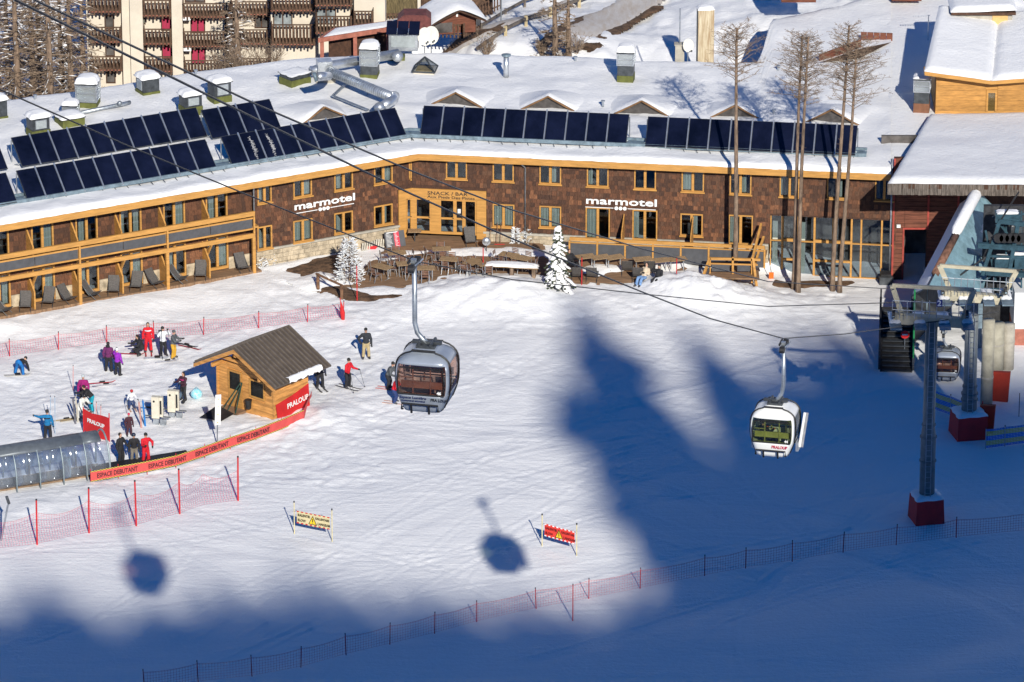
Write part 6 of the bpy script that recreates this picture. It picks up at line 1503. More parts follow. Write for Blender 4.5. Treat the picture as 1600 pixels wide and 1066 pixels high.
# ------------------------------------------------------------------ gondolas
GSILV = mat('cabin_silver', (.34, .38, .44), .3, .35, var=.06, vscale=.8)
GWHITE = mat('cabin_white', (.72, .73, .72), .3, 0, var=.04, vscale=.8)
RUBBER = mat('rubber_seal', (.012, .012, .014), .5)
def cabin(label, shell, gl, seat_m, loc, rz, scale, grip_dx, arm_h, texts, number, inside=None, tube_m=STEEL, group='gondola cabins on the cable'):
    """gondola: barrel-sided shell with big end windows, bench, bumper frame, hanger arm"""
    t = thing('gondola_cabin', label, 'gondola', loc, rz, group); t.scale = (scale,)*3
    W, D, H = .95, .95, 2.05                      # half width, half depth, height
    def sec(z):                                   # half width profile with height
        f = z/H
        return W*(.70+.30*math.sin(min(1, f/.5)*math.pi/2)) if f < .5 else W*max(.42, (1-((f-.5)/.5)**4.2)**.42)
    NZ, NA = 16, 28
    def ring(z, ins=0.0):
        w = sec(z)-ins; d = (D*(.86+.14*math.sin(min(1, z/H/.45)*math.pi/2)) if z/H < .45 else D*max(.45, (1-((z/H-.45)/.55)**3.6)**.40))-ins; out = []
        for k in range(NA):
            a = 2*math.pi*k/NA+math.pi/NA; c, s = math.cos(a), math.sin(a); e = .34
            out.append((w*math.copysign(abs(c)**e, c), d*math.copysign(abs(s)**e, s), z))
        return out
    zs = [0, .12, .3, .45, .55, .62, .8, 1.0, 1.2, 1.4, 1.55, 1.66, 1.76, 1.86, 1.95, 2.02, H]
    V = []; 
    for z in zs: V += ring(z)
    V.append((0,0,H+.02)); top = len(V)-1; V.append((0,0,0)); bot = len(V)-1
    shellf, glf = [], []
    for i in range(len(zs)-1):
        zm = (zs[i]+zs[i+1])/2
        for k in range(NA):
            f = (i*NA+k, i*NA+(k+1) % NA, (i+1)*NA+(k+1) % NA, (i+1)*NA+k); cx = sum(V[j][0] for j in f)/4; cy = sum(V[j][1] for j in f)/4
            win = .62 < zm < 1.62 and ((abs(cx) < W*.86 and abs(cy) > D*.7) or (abs(cy) < D*.6 and abs(cx) > W*.7))
            (glf if win else shellf).append(f)
    shellf += [((len(zs)-1)*NA+k, (len(zs)-1)*NA+(k+1) % NA, top) for k in range(NA)] + [((k+1) % NA, k, bot) for k in range(NA)]
    m = MB(); m.add(V, shellf); sh = m.build('shell', shell, t, smooth=True, local=True); md = sh.modifiers.new('thick', 'SOLIDIFY'); md.thickness = .035
    sides = {}
    for f in glf:
        cx = sum(V[j][0] for j in f)/4; cy = sum(V[j][1] for j in f)/4
        sides.setdefault(('f' if cy < 0 else 'b') if abs(cy) > D*.62 else ('r' if cx > 0 else 'l'), []).append(f)
    for k_ in sides: m = MB(); m.add(V, sides[k_]); m.build('window', gl, t, smooth=True, local=True)
    # seals: rubber lines round the end windows
    for sy in (-1, 1):
        m = MB(); pts = []
        for (x, z) in ((-.80,.66),(.80,.66),(.82,1.2),(.74,1.58),(-.74,1.58),(-.82,1.2),(-.80,.66)): pts.append((x*.98, sy*(D*(.985 if z < 1.3 else .935)+.012), z))
        m.tube(pts, .03, 6); m.build('window_seal', RUBBER, t, local=True)
        m = MB(); m.tube([(-.62,sy*D*.97,.1),(-.62,sy*(D+.13),.16),(-.62,sy*(D+.13),.36),(.62,sy*(D+.13),.36),(.62,sy*(D+.13),.16),(.62,sy*D*.97,.1)], .035, 6); m.tube([(-.3,sy*(D+.13),.36),(-.3,sy*(D+.06),.02)], .04, 6); m.tube([(.3,sy*(D+.13),.36),(.3,sy*(D+.06),.02)], .04, 6); m.build('bumper', RUBBER, t, local=True)
    for sx in (-1, 1):   # black edge frame up the sides and over the roof
        [MB().tube([(sx*(sec(z)+.015)*.995, sy*D*.60, z) for z in zs[1:-2]], .022, 5).build('door_edge', RUBBER, t, local=True) for sy in (-1, 1)]
    arch = [z for z in zs if z >= 1.4]
    m = MB()
    for sy in (-.56, .56): m.tube([(-(sec(z)+.012), sy, z+.012) for z in arch] + [((sec(z)+.012), sy, z+.012) for z in arch[::-1]], .028, 6)
    m.tube([(-.4,-.5,2.06),(.4,-.5,2.06)], .028, 6); m.build('roof_bar', BLACK, t, local=True)
    for s in (-1, 1):
        m = MB(); m.box(-.72, .72, s*.55-.2, s*.55+.2, .42, .48); m.build('bench', seat_m, t, local=True)
        m = MB(); m.box(-.72, .72, s*.74-.03, s*.74+.03, .82, 1.06); m.build('bench_back', seat_m, t, local=True)
        m = MB(); m.tube([(-.72, s*.8, 1.2), (-.3, s*.8, 1.2)], .02, 5); m.tube([(-.3, s*.8, .5), (-.3, s*.8, 1.58)], .025, 5); m.tube([(.3, s*.8, .5), (.3, s*.8, 1.58)], .025, 5); m.build('grab_rail', seat_m, t, local=True)
    m = MB(); m.box(-.7, .7, -.7, .7, .06, .1); m.build('floor', DSTEEL, t, local=True)
    # suspension and hanger arm
    m = MB(); m.box(-.32, .32, -.3, .3, 2.06, 2.16); [m.tube([(x,-.35,2.2),(x,.35,2.2)], .06, 8) for x in (-.2,.2)]; m.box(-.5,.5,-.08,.08,2.14,2.24); m.build('suspension', DSTEEL, t, local=True)
    g = grip_dx
    m = MB(); m.tube([(0,0,2.16),(g*.35,0,2.28),(g*.8,0,2.5),(g,0,2.85),(g,0,3.3),(g,0,arm_h)], .085, 10); m.build('hanger_arm', tube_m, t, smooth=True, local=True)
    m = MB(); m.box(g-.09, g+.09, -.42, .42, arm_h-.02, arm_h+.12); m.build('grip', DSTEEL, t, local=True); m = MB(); m.box(g-.16, g+.05, -.1, .1, arm_h+.12, arm_h+.24); m.build('grip_jaw', STEEL, t, local=True); m = MB(); m.tube([(g+.05,-.35,arm_h+.1),(g+.22,-.1,arm_h+.2),(g+.22,.3,arm_h+.16)], .03, 6); m.build('grip_lever', STEEL, t, local=True); m = MB(); m.tube([(g-.14,-.3,arm_h+.2),(g-.14,.3,arm_h+.2)], .05, 8); m.build('grip_spring', BLACK, t, local=True); [MB().tube([(g-.1,s,arm_h+.05),(g+.1,s,arm_h+.05)], .14, 10).build('grip_wheel', BLACK, t, local=True) for s in (-.45,.45)]
    for body, size, x, z, mm, wd in texts:
        m = MB(); text_on(m, body, size, (x, -D*.985, z), (1,0,0), (0,.06,1), wd, .003, lift=.02); m.build('lettering', mm, t, local=True)
    m = MB(); text_on(m, number, .14, (.56,-D*.985,.72), (1,0,0), (0,.0,1), 1, .008, lift=.03); m.build('number', WHITE, t, local=True)
    for s in ((1, -1) if shell is GWHITE else ()):
        m = MB(); m.box(s*(W+.02)-.06, s*(W+.02)+.06, -.3, .3, .1, .5) if s > 0 else m.box(-W*.9-.1, -W*.9, -.3, .3, .1, .5); m.build('ski_rack', shell if shell is GSILV else ALU, t, local=True)
    if inside: inside(t)
    return t
DARKG = glass_mat('cabin_smoked_glass', (.88, .66, .55), .06, .06, .03, (.12,.06,.04))
GREENG = glass_mat('cabin_green_glass', (.58, .64, .46), .06, .06)
BROWNS = mat('bench_brown', (.15, .085, .055), .6); YELS = mat('bench_yellow', (.42, .40, .12), .6)
BLUINK = mat('ink_navy', (.02, .03, .09), .5); REDINK = mat('ink_red', (.5, .015, .05), .5); BLKINK = mat('ink_black', (.01,.01,.012), .5)
D0 = 323.0
d1, d2 = .625*D0, .715*D0
gl = atD(668, 630, d1); gr = atD(1211, 702, d2)
RZG = R_(-13)
cabin('silver gondola with brown tinted windows hanging at centre left', GSILV, DARKG, BROWNS, gl, RZG, 1.06, -.42, 4.86,
      [('Espace Lumière', .115, -.72, .50, BLUINK, 1.25), ('DOMAINE SKIABLE', .06, -.66, .40, BLUINK, 1.6), ('PRA LOUP', .13, .34, .46, BLKINK, .95)], '46')
def skis_on_rack(t): 
    pass
cabin('white gondola with green tinted windows hanging over the shaded slope', GWHITE, GREENG, YELS, gr, RZG, .98, .30, 4.55,
      [('PRALOUP', .17, .02, .42, REDINK, .9)], '44')
m = thing('pair_of_skis', 'white skis standing in the outer rack of the white gondola', 'skis', gr)
o = Matrix.Translation(gr) @ Matrix.Rotation(RZG, 4, 'Z')
for k in (0, .1): b = MB(o); b.beam((1.03+k, -.15, .25), (1.22+k, -.1, 1.75), .1, .03, (0,1,0)); b.build('ski', WHITE if k == 0 else mat('ski_grey', (.3,.3,.32), .4), m)
pk = ground(1479, 594); pk.z += .25
cabin('parked gondola with dark windows half hidden behind the front lift tower', GSILV, DARKG, BROWNS, pk, R_(-6), .80, -.3, 3.1, [], '12')
# haul ropes
def rope(pts, label, r):
    """pts: photo x, y and distance; the rope hangs straight between them"""
    t = thing('steel_cable', label, 'cable', atD(*pts[0]), 0, 'lift cables'); P = []
    for i in range(len(pts)-1):
        (x0,y0,a0), (x1,y1,a1) = pts[i], pts[i+1]; p, q = atD(x0,y0,a0), atD(x1,y1,a1)
        for k in range(10): P.append(p.lerp(q, k/10))
    P.append(atD(*pts[-1])); m = MB(); m.tube(P, r, 6); m.build('strand', mat('cable_steel', (.03,.028,.027), .5, .5), t, smooth=True)
EY = B1.y
def dep(x, y, Y): return (atY(x, y, Y)-CC).dot(CF)
def inv(x, x0, i0, x1, i1): return D0/(i0+(i1-i0)*(x-x0)/(x1-x0))
dE = dep(1398, 473, EY)/D0
I3 = lambda x: inv(x, 648, 1/.625, 1398, 1/dE)
I1 = lambda x: inv(x, 1222, 1/.715, 1410, 1/dE)
I2 = lambda x: inv(x, 54, 1/.30, 1398, 1/dE)
rope([(-60,115,I3(-60)), (0,140,I3(0)), (200,228,I3(200)), (400,310,I3(400)), (652,409,I3(648)), (800,437,I3(800)), (1000,459,I3(1000)), (1200,479,I3(1200)), (1398,473,dE*D0)], 'cable carrying the silver gondola', .024)
rope([(-20,-24,I1(-20)), (24,0,I1(24)), (400,186,I1(400)), (640,302,I1(640)), (800,373,I1(800)), (1000,455,I1(1000)), (1110,498,I1(1110)), (1224,529,I1(1222)), (1320,522,I1(1320)), (1410,510,dE*D0)], 'cable carrying the white gondola', .025)
rope([(10,-22,I2(10)), (54,0,I2(54)), (400,163,I2(400)), (640,266,I2(640)), (800,328,I2(800)), (1000,388,I2(1000)), (1200,440,I2(1200)), (1398,452,dE*D0)], 'empty cable passing above the hotel sign', .022)
rope([(1410,510,dE*D0), (1480,500,dE*D0*1.0), (1560,487,dE*D0*1.03)], 'cable running from the front tower into the station', .022)

# ------------------------------------------------------------------ wooden ticket hut
hb = ground(385, 645); HR = R_(-40.5)
hut = thing('ticket_hut', 'small orange wooden hut with brown ribbed metal roof on the snow', 'hut', hb, HR)
hw, hd, he, hp = 2.12, 1.4, 2.42, 4.0           # half width, half depth, eave height at wall, apex
HW = mat('hut_boards', (.58, .28, .08), .65, var=.2, vscale=1.0, stretch=(1,1,7), bump=.15, rnd=.14)
HROOF = mat('hut_roof_metal', (.13, .105, .085), .5, .35, var=.1, vscale=1.5)
HRIB = mat('hut_roof_rib_lit', (.20, .165, .135), .5, .3)  # roof metal made lighter, so the ribs look sunlit
def gz(x): return hp-.12 - (hp-.12-he)*abs(x)/hw
m = MB(); m.prism([(-hw+.04,-.3),(hw-.04,-.3),(hw-.04,he-.05),(0,hp-.25),(-hw+.04,he-.05)], .05, 2*hd-.05); m.build('wall', HW, hut, local=True)
ops = [(-1.32,-.30,.12,2.28),(.28,1.42,1.05,2.12)]
nb = 22; z = -.1
while z < hp-.35:
    h = .165; lim = hw if z < he else hw*(hp-.12-z-h)/(hp-.12-he); segs = [(-lim, lim)]
    for o in ops:
        if z+h > o[2]-.05 and z < o[3]+.05: segs = [s for a, b in segs for s in ((a, min(b, o[0]-.02)), (max(a, o[1]+.02), b)) if s[1]-s[0] > .05]
    for a, b in segs: m = MB(); m.box(a, b, -.0-wr.random()*.008, .048, z+.006, z+h-.004); m.build('board', HW, hut, local=True)
    if z < he-.05: m = MB(); m.box(hw-.038, hw+wr.random()*.008, .051, 2*hd-.051, z+.006, z+h-.004); m.build('board', HW, hut, local=True)
    z += h
for x in (-hw, hw): m = MB(); m.box(x-.06, x+.06, -.06, -.012, -.2, he-.1); m.build('corner_post', HW, hut, local=True)
m = MB(); m.box(ops[0][0], ops[0][1], -.03, .047, ops[0][2], 1.15); m.box(ops[0][0], ops[0][0]+.1, -.05, .047, 1.15, ops[0][3]); m.box(ops[0][1]-.1, ops[0][1], -.05, .047, 1.15, ops[0][3]); m.box(ops[0][0]+.1, ops[0][1]-.1, -.05, .047, ops[0][3]-.1, ops[0][3]); dr = m.build('door', TIMBERX, hut, local=True)
DARKW = mat('dark_reflecting_pane', (.016, .016, .015), .2, 0, var=.4, vscale=1.4, spec=.25)
m = MB(); m.box(ops[0][0]+.101, ops[0][1]-.101, -.01, .03, 1.152, ops[0][3]-.101); m.build('pane', DARKW, dr, local=True)
m = MB(); o = ops[1]; m.box(o[0], o[0]+.09, -.05, .047, o[2], o[3]); m.box(o[1]-.09, o[1], -.05, .047, o[2], o[3]); m.box(o[0]+.09, o[1]-.09, -.05, .047, o[2], o[2]+.09); m.box(o[0]+.09, o[1]-.09, -.05, .047, o[3]-.09, o[3]); wd = m.build('window', TIMBER, hut, local=True)
m = MB(); m.box(o[0]+.091, o[1]-.091, -.01, .03, o[2]+.091, o[3]-.091); m.build('pane', DARKW, wd, local=True)
ov, bk2 = .95, .85; ex = 3.04; ez = hp - (hp-2.42)*ex/ex
er = 2.42
for s in (-1, 1):
    m = MB(); a0 = (0, -ov, hp+.04); m.add([(0,-ov,hp), (s*ex,-ov,er), (s*ex,2*hd+bk2,er), (0,2*hd+bk2,hp), (0,-ov,hp+.09), (s*ex,-ov,er+.09), (s*ex,2*hd+bk2,er+.09), (0,2*hd+bk2,hp+.09)], [(0,3,2,1),(4,5,6,7),(0,1,5,4),(1,2,6,5),(2,3,7,6),(3,0,4,7)]); rf = m.build('roof', HROOF, hut, local=True)
    for k in range(15):
        y = -ov+.12+(2*hd+ov+bk2-.24)*k/14; m = MB(); m.beam((0,y,hp+.12), (s*ex,y,er+.12), .06, .08); m.build('roof_rib', HRIB, rf, local=True)
    m = MB(); m.beam((0,-ov+.02,hp-.12), (s*ex,-ov+.02,er-.12), .06, .24, (0,-1,0)) if False else m.add([(0,-ov-.02,hp-.24),(s*ex,-ov-.02,er-.2),(s*ex,-ov-.02,er-.005),(0,-ov-.02,hp-.005),(0,-ov+.05,hp-.24),(s*ex,-ov+.05,er-.2),(s*ex,-ov+.05,er-.005),(0,-ov+.05,hp-.005)], [(0,1,2,3),(7,6,5,4),(0,4,5,1),(1,5,6,2),(2,6,7,3),(3,7,4,0)]); m.build('barge_board', HW, hut, local=True)
    m = MB(); m.box(s*1.75-.07, s*1.75+.07, -ov+.1, .0, he-.02+.12, he+.2+.12) if s else None; m.build('purlin', HW, hut, local=True)
m = MB(); m.box(-.08, .08, -ov+.1, 0, hp-.5, hp-.27); m.build('purlin', HW, hut, local=True)
m = MB(); m.prism([(-ex*.55,hp-1.05),(ex*.55,hp-1.05),(ex*.5,hp-.85),(-ex*.5,hp-.85)], -.35, -.22); m.build('tie_beam', HW, hut, local=True)
m = MB(); vs = []; 
for i in range(25):
    y = -ov+1.2+3.2*i/24; j = .05*math.sin(i*1.3)+.05*math.sin(i*3.1); vs.append((ex-.28+j*.5, y, er+.28)); vs.append((ex-.05, y, er+.30+.03*math.sin(i*2.2))); vs.append((ex+.03, y, er+.16)); vs.append((ex+.02, y, er+.02+j))
m.add(vs, [(i*4+k, i*4+k+1, (i+1)*4+k+1, (i+1)*4+k) for i in range(20) for k in range(3)]); m.build('eave_snow', FRESH, hut, smooth=True, local=True)
m = MB(); m.box(ops[0][0]-.2, ops[0][1]+.3, -.75, -.02, .0, .14); m.build('doorstep', DECK, hut, local=True)
t = thing('black_bin', 'black bucket bin hanging on the hut wall', 'bin', hb + Matrix.Rotation(HR,3,'Z') @ Vector((.35,-.2,.5)), HR); m = MB(); m.tube([(0,0,-.1),(0,0,.38)], [.15,.19], 14); m.build('bucket', BLACK, t, local=True); m = MB(); m.tube([(0,0,.38),(0,0,.42)], [.21,.21], 14); m.build('rim', BLACK, t, local=True)
t = thing('leaning_trestle', 'dark green folded trestle leaning at the hut door', 'trestle', hb + Matrix.Rotation(HR,3,'Z') @ Vector((-.35,-.55,.05)), HR); DG = mat('dark_green_paint', (.02,.06,.045), .5)
for a, b in (((-.8,-.2,0),(.15,.35,1.75)),((-.4,-.25,0),(.2,.35,1.6)),((.2,-.2,0),(.22,.38,1.75))): m = MB(); m.beam(a, b, .05, .05); m.build('bar', DG, t, local=True)
# white board on a post, black cloth
b = ground(339, 693); t = thing('white_board_sign', 'tall narrow white board on a post facing away from the sun beside the hut', 'sign', b, R_(20)); m = MB(); m.tube([(0,0,-.3),(.1,0,2.7)], .035, 6); m.build('post', STEEL, t, local=True); m = MB(Matrix.Rotation(.04, 4, 'Y')); m.box(-.16, .16, -.06, -.036, 1.1, 2.85); m.build('board', WHITE, t, local=True)
for k in range(4): m = MB(Matrix.Rotation(.04, 4, 'Y')); m.tube([(0,-.075,1.25+k*.45),(0,-.06,1.25+k*.45)], .035, 8); m.build('reflector', mat('amber', (.7,.35,.02), .4), t, local=True)
t = thing('black_cloth', 'black cloth lying on the snow behind the white board', 'cloth', ground(335, 655)); a = ground(312, 657); m = MB(); m.add([a+Vector((0,0,.18)), ground(346,662)+Vector((0,0,.15)), ground(366,652)+Vector((0,0,.2)), ground(340,646)+Vector((0,0,.5))], [(0,1,3),(1,2,3)]); m.build('sheet', BLACK, t)

# ------------------------------------------------------------------ PRALOUP banners, ESPACE DEBUTANT band
def red_banner(pts_bot, pts_top, label, org_f, size, poles=()):
    t = thing('red_banner', label, 'banner', pts_bot[0], 0, 'red resort banners'); m = MB(); m.strip(pts_bot, pts_top); o = m.build('cloth', REDFAB, t); o.modifiers.new('th', 'SOLIDIFY').thickness = .015
    a = pts_bot[0].lerp(pts_top[0], org_f[1]); b = pts_bot[-1].lerp(pts_top[-1], org_f[1]); xd = (b-a).normalized(); up = (pts_top[0]-pts_bot[0]).lerp(pts_top[-1]-pts_bot[-1], .5)
    m = MB(); text_on(m, 'PRALOUP', size, a.lerp(b, org_f[0]), xd, up, .95, .008, lift=.1); m.build('lettering', WHITE, t)
    for p, q in poles: m = MB(); m.tube([p-Vector((0,0,.3)), q], .03, 7); m.build('pole', REDP, t)
a = Matrix.Rotation(HR, 3, 'Z')
def HP(x, y, z): return hb + a @ Vector((x, y, z))
red_banner([HP(hw+.12,.15,.05), HP(hw+.12,1.4,.0), HP(hw+.12,2.75,-.05)], [HP(hw+.08,.02,1.0), HP(hw+.08,1.4,1.2), HP(hw+.08,2.7,1.5)], 'red resort banner hung on the side wall of the hut', (.28,.48), .42)
p, q, r2 = ground(137, 672), ground(155, 688), ground(171, 690)
p0 = ground(131, 676); p2 = ground(171, 690); p1 = p0.lerp(p2, .55)
red_banner([p0+Vector((0,0,.15)), p0.lerp(p1,.6)+Vector((0,-.05,.0)), p1.lerp(p2,.4)+Vector((0,-.05,0)), p2+Vector((0,0,.05))], [p0+Vector((0,0,1.42)), p0.lerp(p1,.6)+Vector((0,0,1.3)), p1.lerp(p2,.4)+Vector((0,0,1.38)), p2+Vector((0,0,1.38))], 'red resort banner sagging between poles beside the tunnel', (.2,.5), .32, [(p0, p0+Vector((0,0,1.5))), (p2, p2+Vector((.02,0,1.65)))])
BAND = mat('band_coral', (.58, .075, .07), .7, var=.08, vscale=1.5)
def stripe_mat():
    m = bpy.data.materials.new('hazard_stripe'); m.use_nodes = True; nt = m.node_tree; b = nt.nodes['Principled BSDF']; uv = nt.nodes.new('ShaderNodeUVMap'); sp = nt.nodes.new('ShaderNodeSeparateXYZ'); nt.links.new(uv.outputs[0], sp.inputs[0])
    a = nt.nodes.new('ShaderNodeMath'); a.operation = 'MULTIPLY_ADD'; a.inputs[1].default_value = 6.0; nt.links.new(sp.outputs[0], a.inputs[0]); nt.links.new(sp.outputs[1], a.inputs[2])
    f = nt.nodes.new('ShaderNodeMath'); f.operation = 'FRACT'; nt.links.new(a.outputs[0], f.inputs[0]); g = nt.nodes.new('ShaderNodeMath'); g.operation = 'GREATER_THAN'; g.inputs[1].default_value = .5; nt.links.new(f.outputs[0], g.inputs[0])
    mx = nt.nodes.new('ShaderNodeMix'); mx.data_type = 'RGBA'; mx.inputs[6].default_value = (.62,.47,.06,1); mx.inputs[7].default_value = (.015,.015,.015,1); nt.links.new(g.outputs[0], mx.inputs[0]); nt.links.new(mx.outputs[2], b.inputs['Base Color']); return m
HAZ = stripe_mat()
def band():
    P = [(142,757),(185,749),(230,741),(275,732),(320,717),(360,703),(400,690),(440,675),(475,660)]
    G_ = [ground(*q) for q in P]; t = thing('beginner_band', 'long coral ESPACE DEBUTANT band with striped edges ending at the hut', 'banner band', G_[0])
    zb, h = .14, .60
    def sm(i, f): return G_[i].lerp(G_[i+1], f)
    def pt(s):
        i = min(int(s), len(G_)-2); return sm(i, s-i)
    N = 48; base = [pt(s*(len(G_)-1)/N) for s in range(N+1)]
    for nm, z0, z1, mm, off in (('edge_stripe', 0, .06, HAZ, 0), ('cloth', .06, h-.06, BAND, 0), ('edge_stripe', h-.06, h, HAZ, 0)):
        m = MB(); m.strip([p+Vector((0,0,zb+z0)) for p in base], [p+Vector((0,.02,zb+z1)) for p in base]); m.build(nm, mm, t)
    # lettering, one piece per word pair, following the band
    L = [0]
    for i in range(N): L.append(L[-1]+(base[i+1]-base[i]).length)
    def atL(s):
        i = max(k for k in range(N) if L[k] <= s+1e-9); return base[i].lerp(base[i+1], (s-L[i])/(L[i+1]-L[i]))
    s = .35; w = 2.35
    while s+w < L[-1]:
        vs, fs = text_mesh('ESPACE DEBUTANT', .36, 1.0, .006, extrude=.004); W = max(v.x for v in vs); V2 = []
        for v in vs:
            q = s+v.x*w/W; p_ = atL(min(q, L[-1])); d_ = atL(min(q+.1, L[-1]))-atL(max(q-.1, 0)); n_ = Vector((d_.y, -d_.x, 0)).normalized(); V2.append(p_+n_*(.03+v.z)+Vector((0,.02*v.y,zb+.175+v.y)))
        m = MB(); m.add(V2, fs); m.build('lettering', mat('band_ink', (.04,.012,.02), .6), t); s += w+.62
    for k in range(0, len(G_)): m = MB(); m.tube([G_[k]+Vector((0,.06,-.3)), G_[k]+Vector((0,.06,.85))], .018, 6); m.build('stake', REDP, t)
    e = G_[-1]; f = HP(hw+.25, 2.75, .75); m = MB(); m.strip([e+Vector((0,0,zb)), e.lerp(f,.5)+Vector((0,0,zb+.2)), f], [e+Vector((0,0,zb+h)), e.lerp(f,.5)+Vector((.1,0,zb+.62)), f+Vector((0,0,.35))]); m.build('band_end', BAND, t)
band()
# ------------------------------------------------------------------ covered conveyor
def tunnel():
    a, b = ground(-40, 782), ground(137, 753); b = b+Vector((.0,.0,0)); d = (b-a); d.z = 0; L = d.length; ang = math.atan2(d.y, d.x)
    t = thing('conveyor_tunnel', 'arched conveyor tunnel with grey sheet roof and clear panels', 'conveyor tunnel', a, ang)
    W, Hh = 2.3, 2.35                                   # local: x along, y across (0 = camera side), z up
    TR = mat('tunnel_roof_sheet', (.15, .17, .19), .45, .3, var=.1); CLR = glass_mat('tunnel_clear_sheet', (.86,.9,.95), .06, .10, .1, (.55,.6,.66)); TF = mat('tunnel_rib_paint', (.30,.36,.38), .5, .4, var=.1)
    def arc(u): # u 0..1 from camera-side foot over the top to the far foot
        th = math.pi*u; return (W/2 - W/2*math.cos(th), Hh*math.sin(th)**.75)
    def sheet(u0, u1, n, nm, mm, x0=0, x1=L):
        m = MB(); k = 12; vs = []
        for i in range(k+1):
            y, z = arc(u0+(u1-u0)*i/k); vs += [(x0, y, z), (x1, y, z)]
        m.add(vs, [(2*i, 2*i+1, 2*i+3, 2*i+2) for i in range(k)]); o = m.build(nm, mm, t, smooth=True, local=True); o.modifiers.new('th', 'SOLIDIFY').thickness = .02 if mm is not CLR else .004
    sheet(.30, .74, 1, 'roof_sheet', TR); nrib = int(L/1.32)
    for k in range(nrib+1):
        x = L-k*1.32; m = MB(); m.tube([(x, *[q*.982+.02*(1-n_) for n_, q in enumerate(arc(i/16*.995+.002))]) for i in range(17)], .04, 7); m.build('rib', TF, t, smooth=True, local=True)
        if k < nrib: sheet(.03, .30, 1, 'clear_panel', CLR, x-1.30, x-.02); sheet(.74, .97, 1, 'clear_panel', CLR, x-1.30, x-.02)
    sheet(.03, .3, 1, 'clear_panel', CLR, L+.02, L+1.3); sheet(.3, .74, 1, 'roof_sheet', TR, L+.0, L+1.0)
    m = MB(); m.tube([(L+1.3, *arc(i/16*.995+.002)) for i in range(17)], .05, 7); m.build('rib', TF, t, smooth=True, local=True)
    m = MB(); m.box(0, L+1.2, .55, 1.75, .02, .22); m.build('belt_bed', mat('belt_frame', (.25,.17,.11), .8, var=.2), t, local=True)
    m = MB(); m.box(0, L+6.2, .75, 1.55, .225, .245); m.build('belt', BLACK, t, local=True)
    m = MB(); m.box(L+1.25, L+6.2, .68, 1.62, -.1, .22); m.build('belt_base', DSTEEL, t, local=True)
    m = MB(); m.box(L-1.1, L-.75, .5, .8, .2, 1.3); m.build('control_box', BLUEST, t, local=True)
    for k in range(0, nrib, 2): m = MB(); m.box(L-k*1.32-.05, L-k*1.32+.05, W-.5, W-.4, .1, 1.2); m.build('inner_post', GREYPAN, t, local=True)
    return t, a, ang, L
TUN = tunnel()
b = ground(0, 845); t = thing('bent_lamp_pole', 'grey pole with a bent dark head at the left edge', 'pole', b); m = MB(); m.tube([b-Vector((0,0,.3)), b+Vector((.45,0,1.9)), b+Vector((.52,0,2.1))], .05, 8); m.build('shaft', STEEL, t); m = MB(); m.tube([b+Vector((.54,0,2.08)), b+Vector((.42,0,2.5))], .08, 8); m.build('head', DSTEEL, t)
# ------------------------------------------------------------------ net fences
NETR = net_mat('net_pink', (.55, .05, .11), .15, .065); NETD = net_mat('net_dark_red', (.55, .03, .05), .15, .055)
DRED = mat('dark_red_pole', (.45, .015, .03), .5)
net_fence([(-30,565),(15,557),(91,546),(167,536),(241,529),(318,523),(404,513),(480,503),(536,497)], .85, 'pink net fence behind the skiers along the hotel side', NETR, REDP, 'red net fences on the piste', pole_h=1.05, sag=.12)
net_fence([(-40,862),(58,851),(139,833),(213,821),(281,803),(318,790),(372,783)], 1.75, 'tall pink net fence with bright red poles in front of the tunnel', NETR, REDP, 'red net fences on the piste', poles=[0,1,1,1,1,0,1], pole_h=2.55, pr=.045, sag=.22)
net_fence([(226,1080),(310,1066),(394,1057),(470,1043),(541,1023),(609,1007),(679,990),(745,972),(838,951),(920,936),(1000,920),(1101,900),(1165,888),(1238,877),(1317,863),(1400,852),(1494,840),(1610,829)], .95, 'long dark red net fence running up across the shaded bottom slope', NETD, DRED, 'red net fences on the piste', pole_h=1.15, sag=.1, pr=.023)
p = ground(536, 500); t = thing('furled_net', 'red furled net standing at the end of the pink fence', 'furled net', p); m = MB(); m.tube([p, p+Vector((-.03,0,.45)), p+Vector((-.08,0,.85)), p+Vector((-.12,0,1.1))], [.10,.15,.08,.03], 8); m.build('roll', REDFAB, t); m = MB(); m.tube([p, p+Vector((-.16,0,1.35))], .025, 6); m.build('pole', REDP, t)
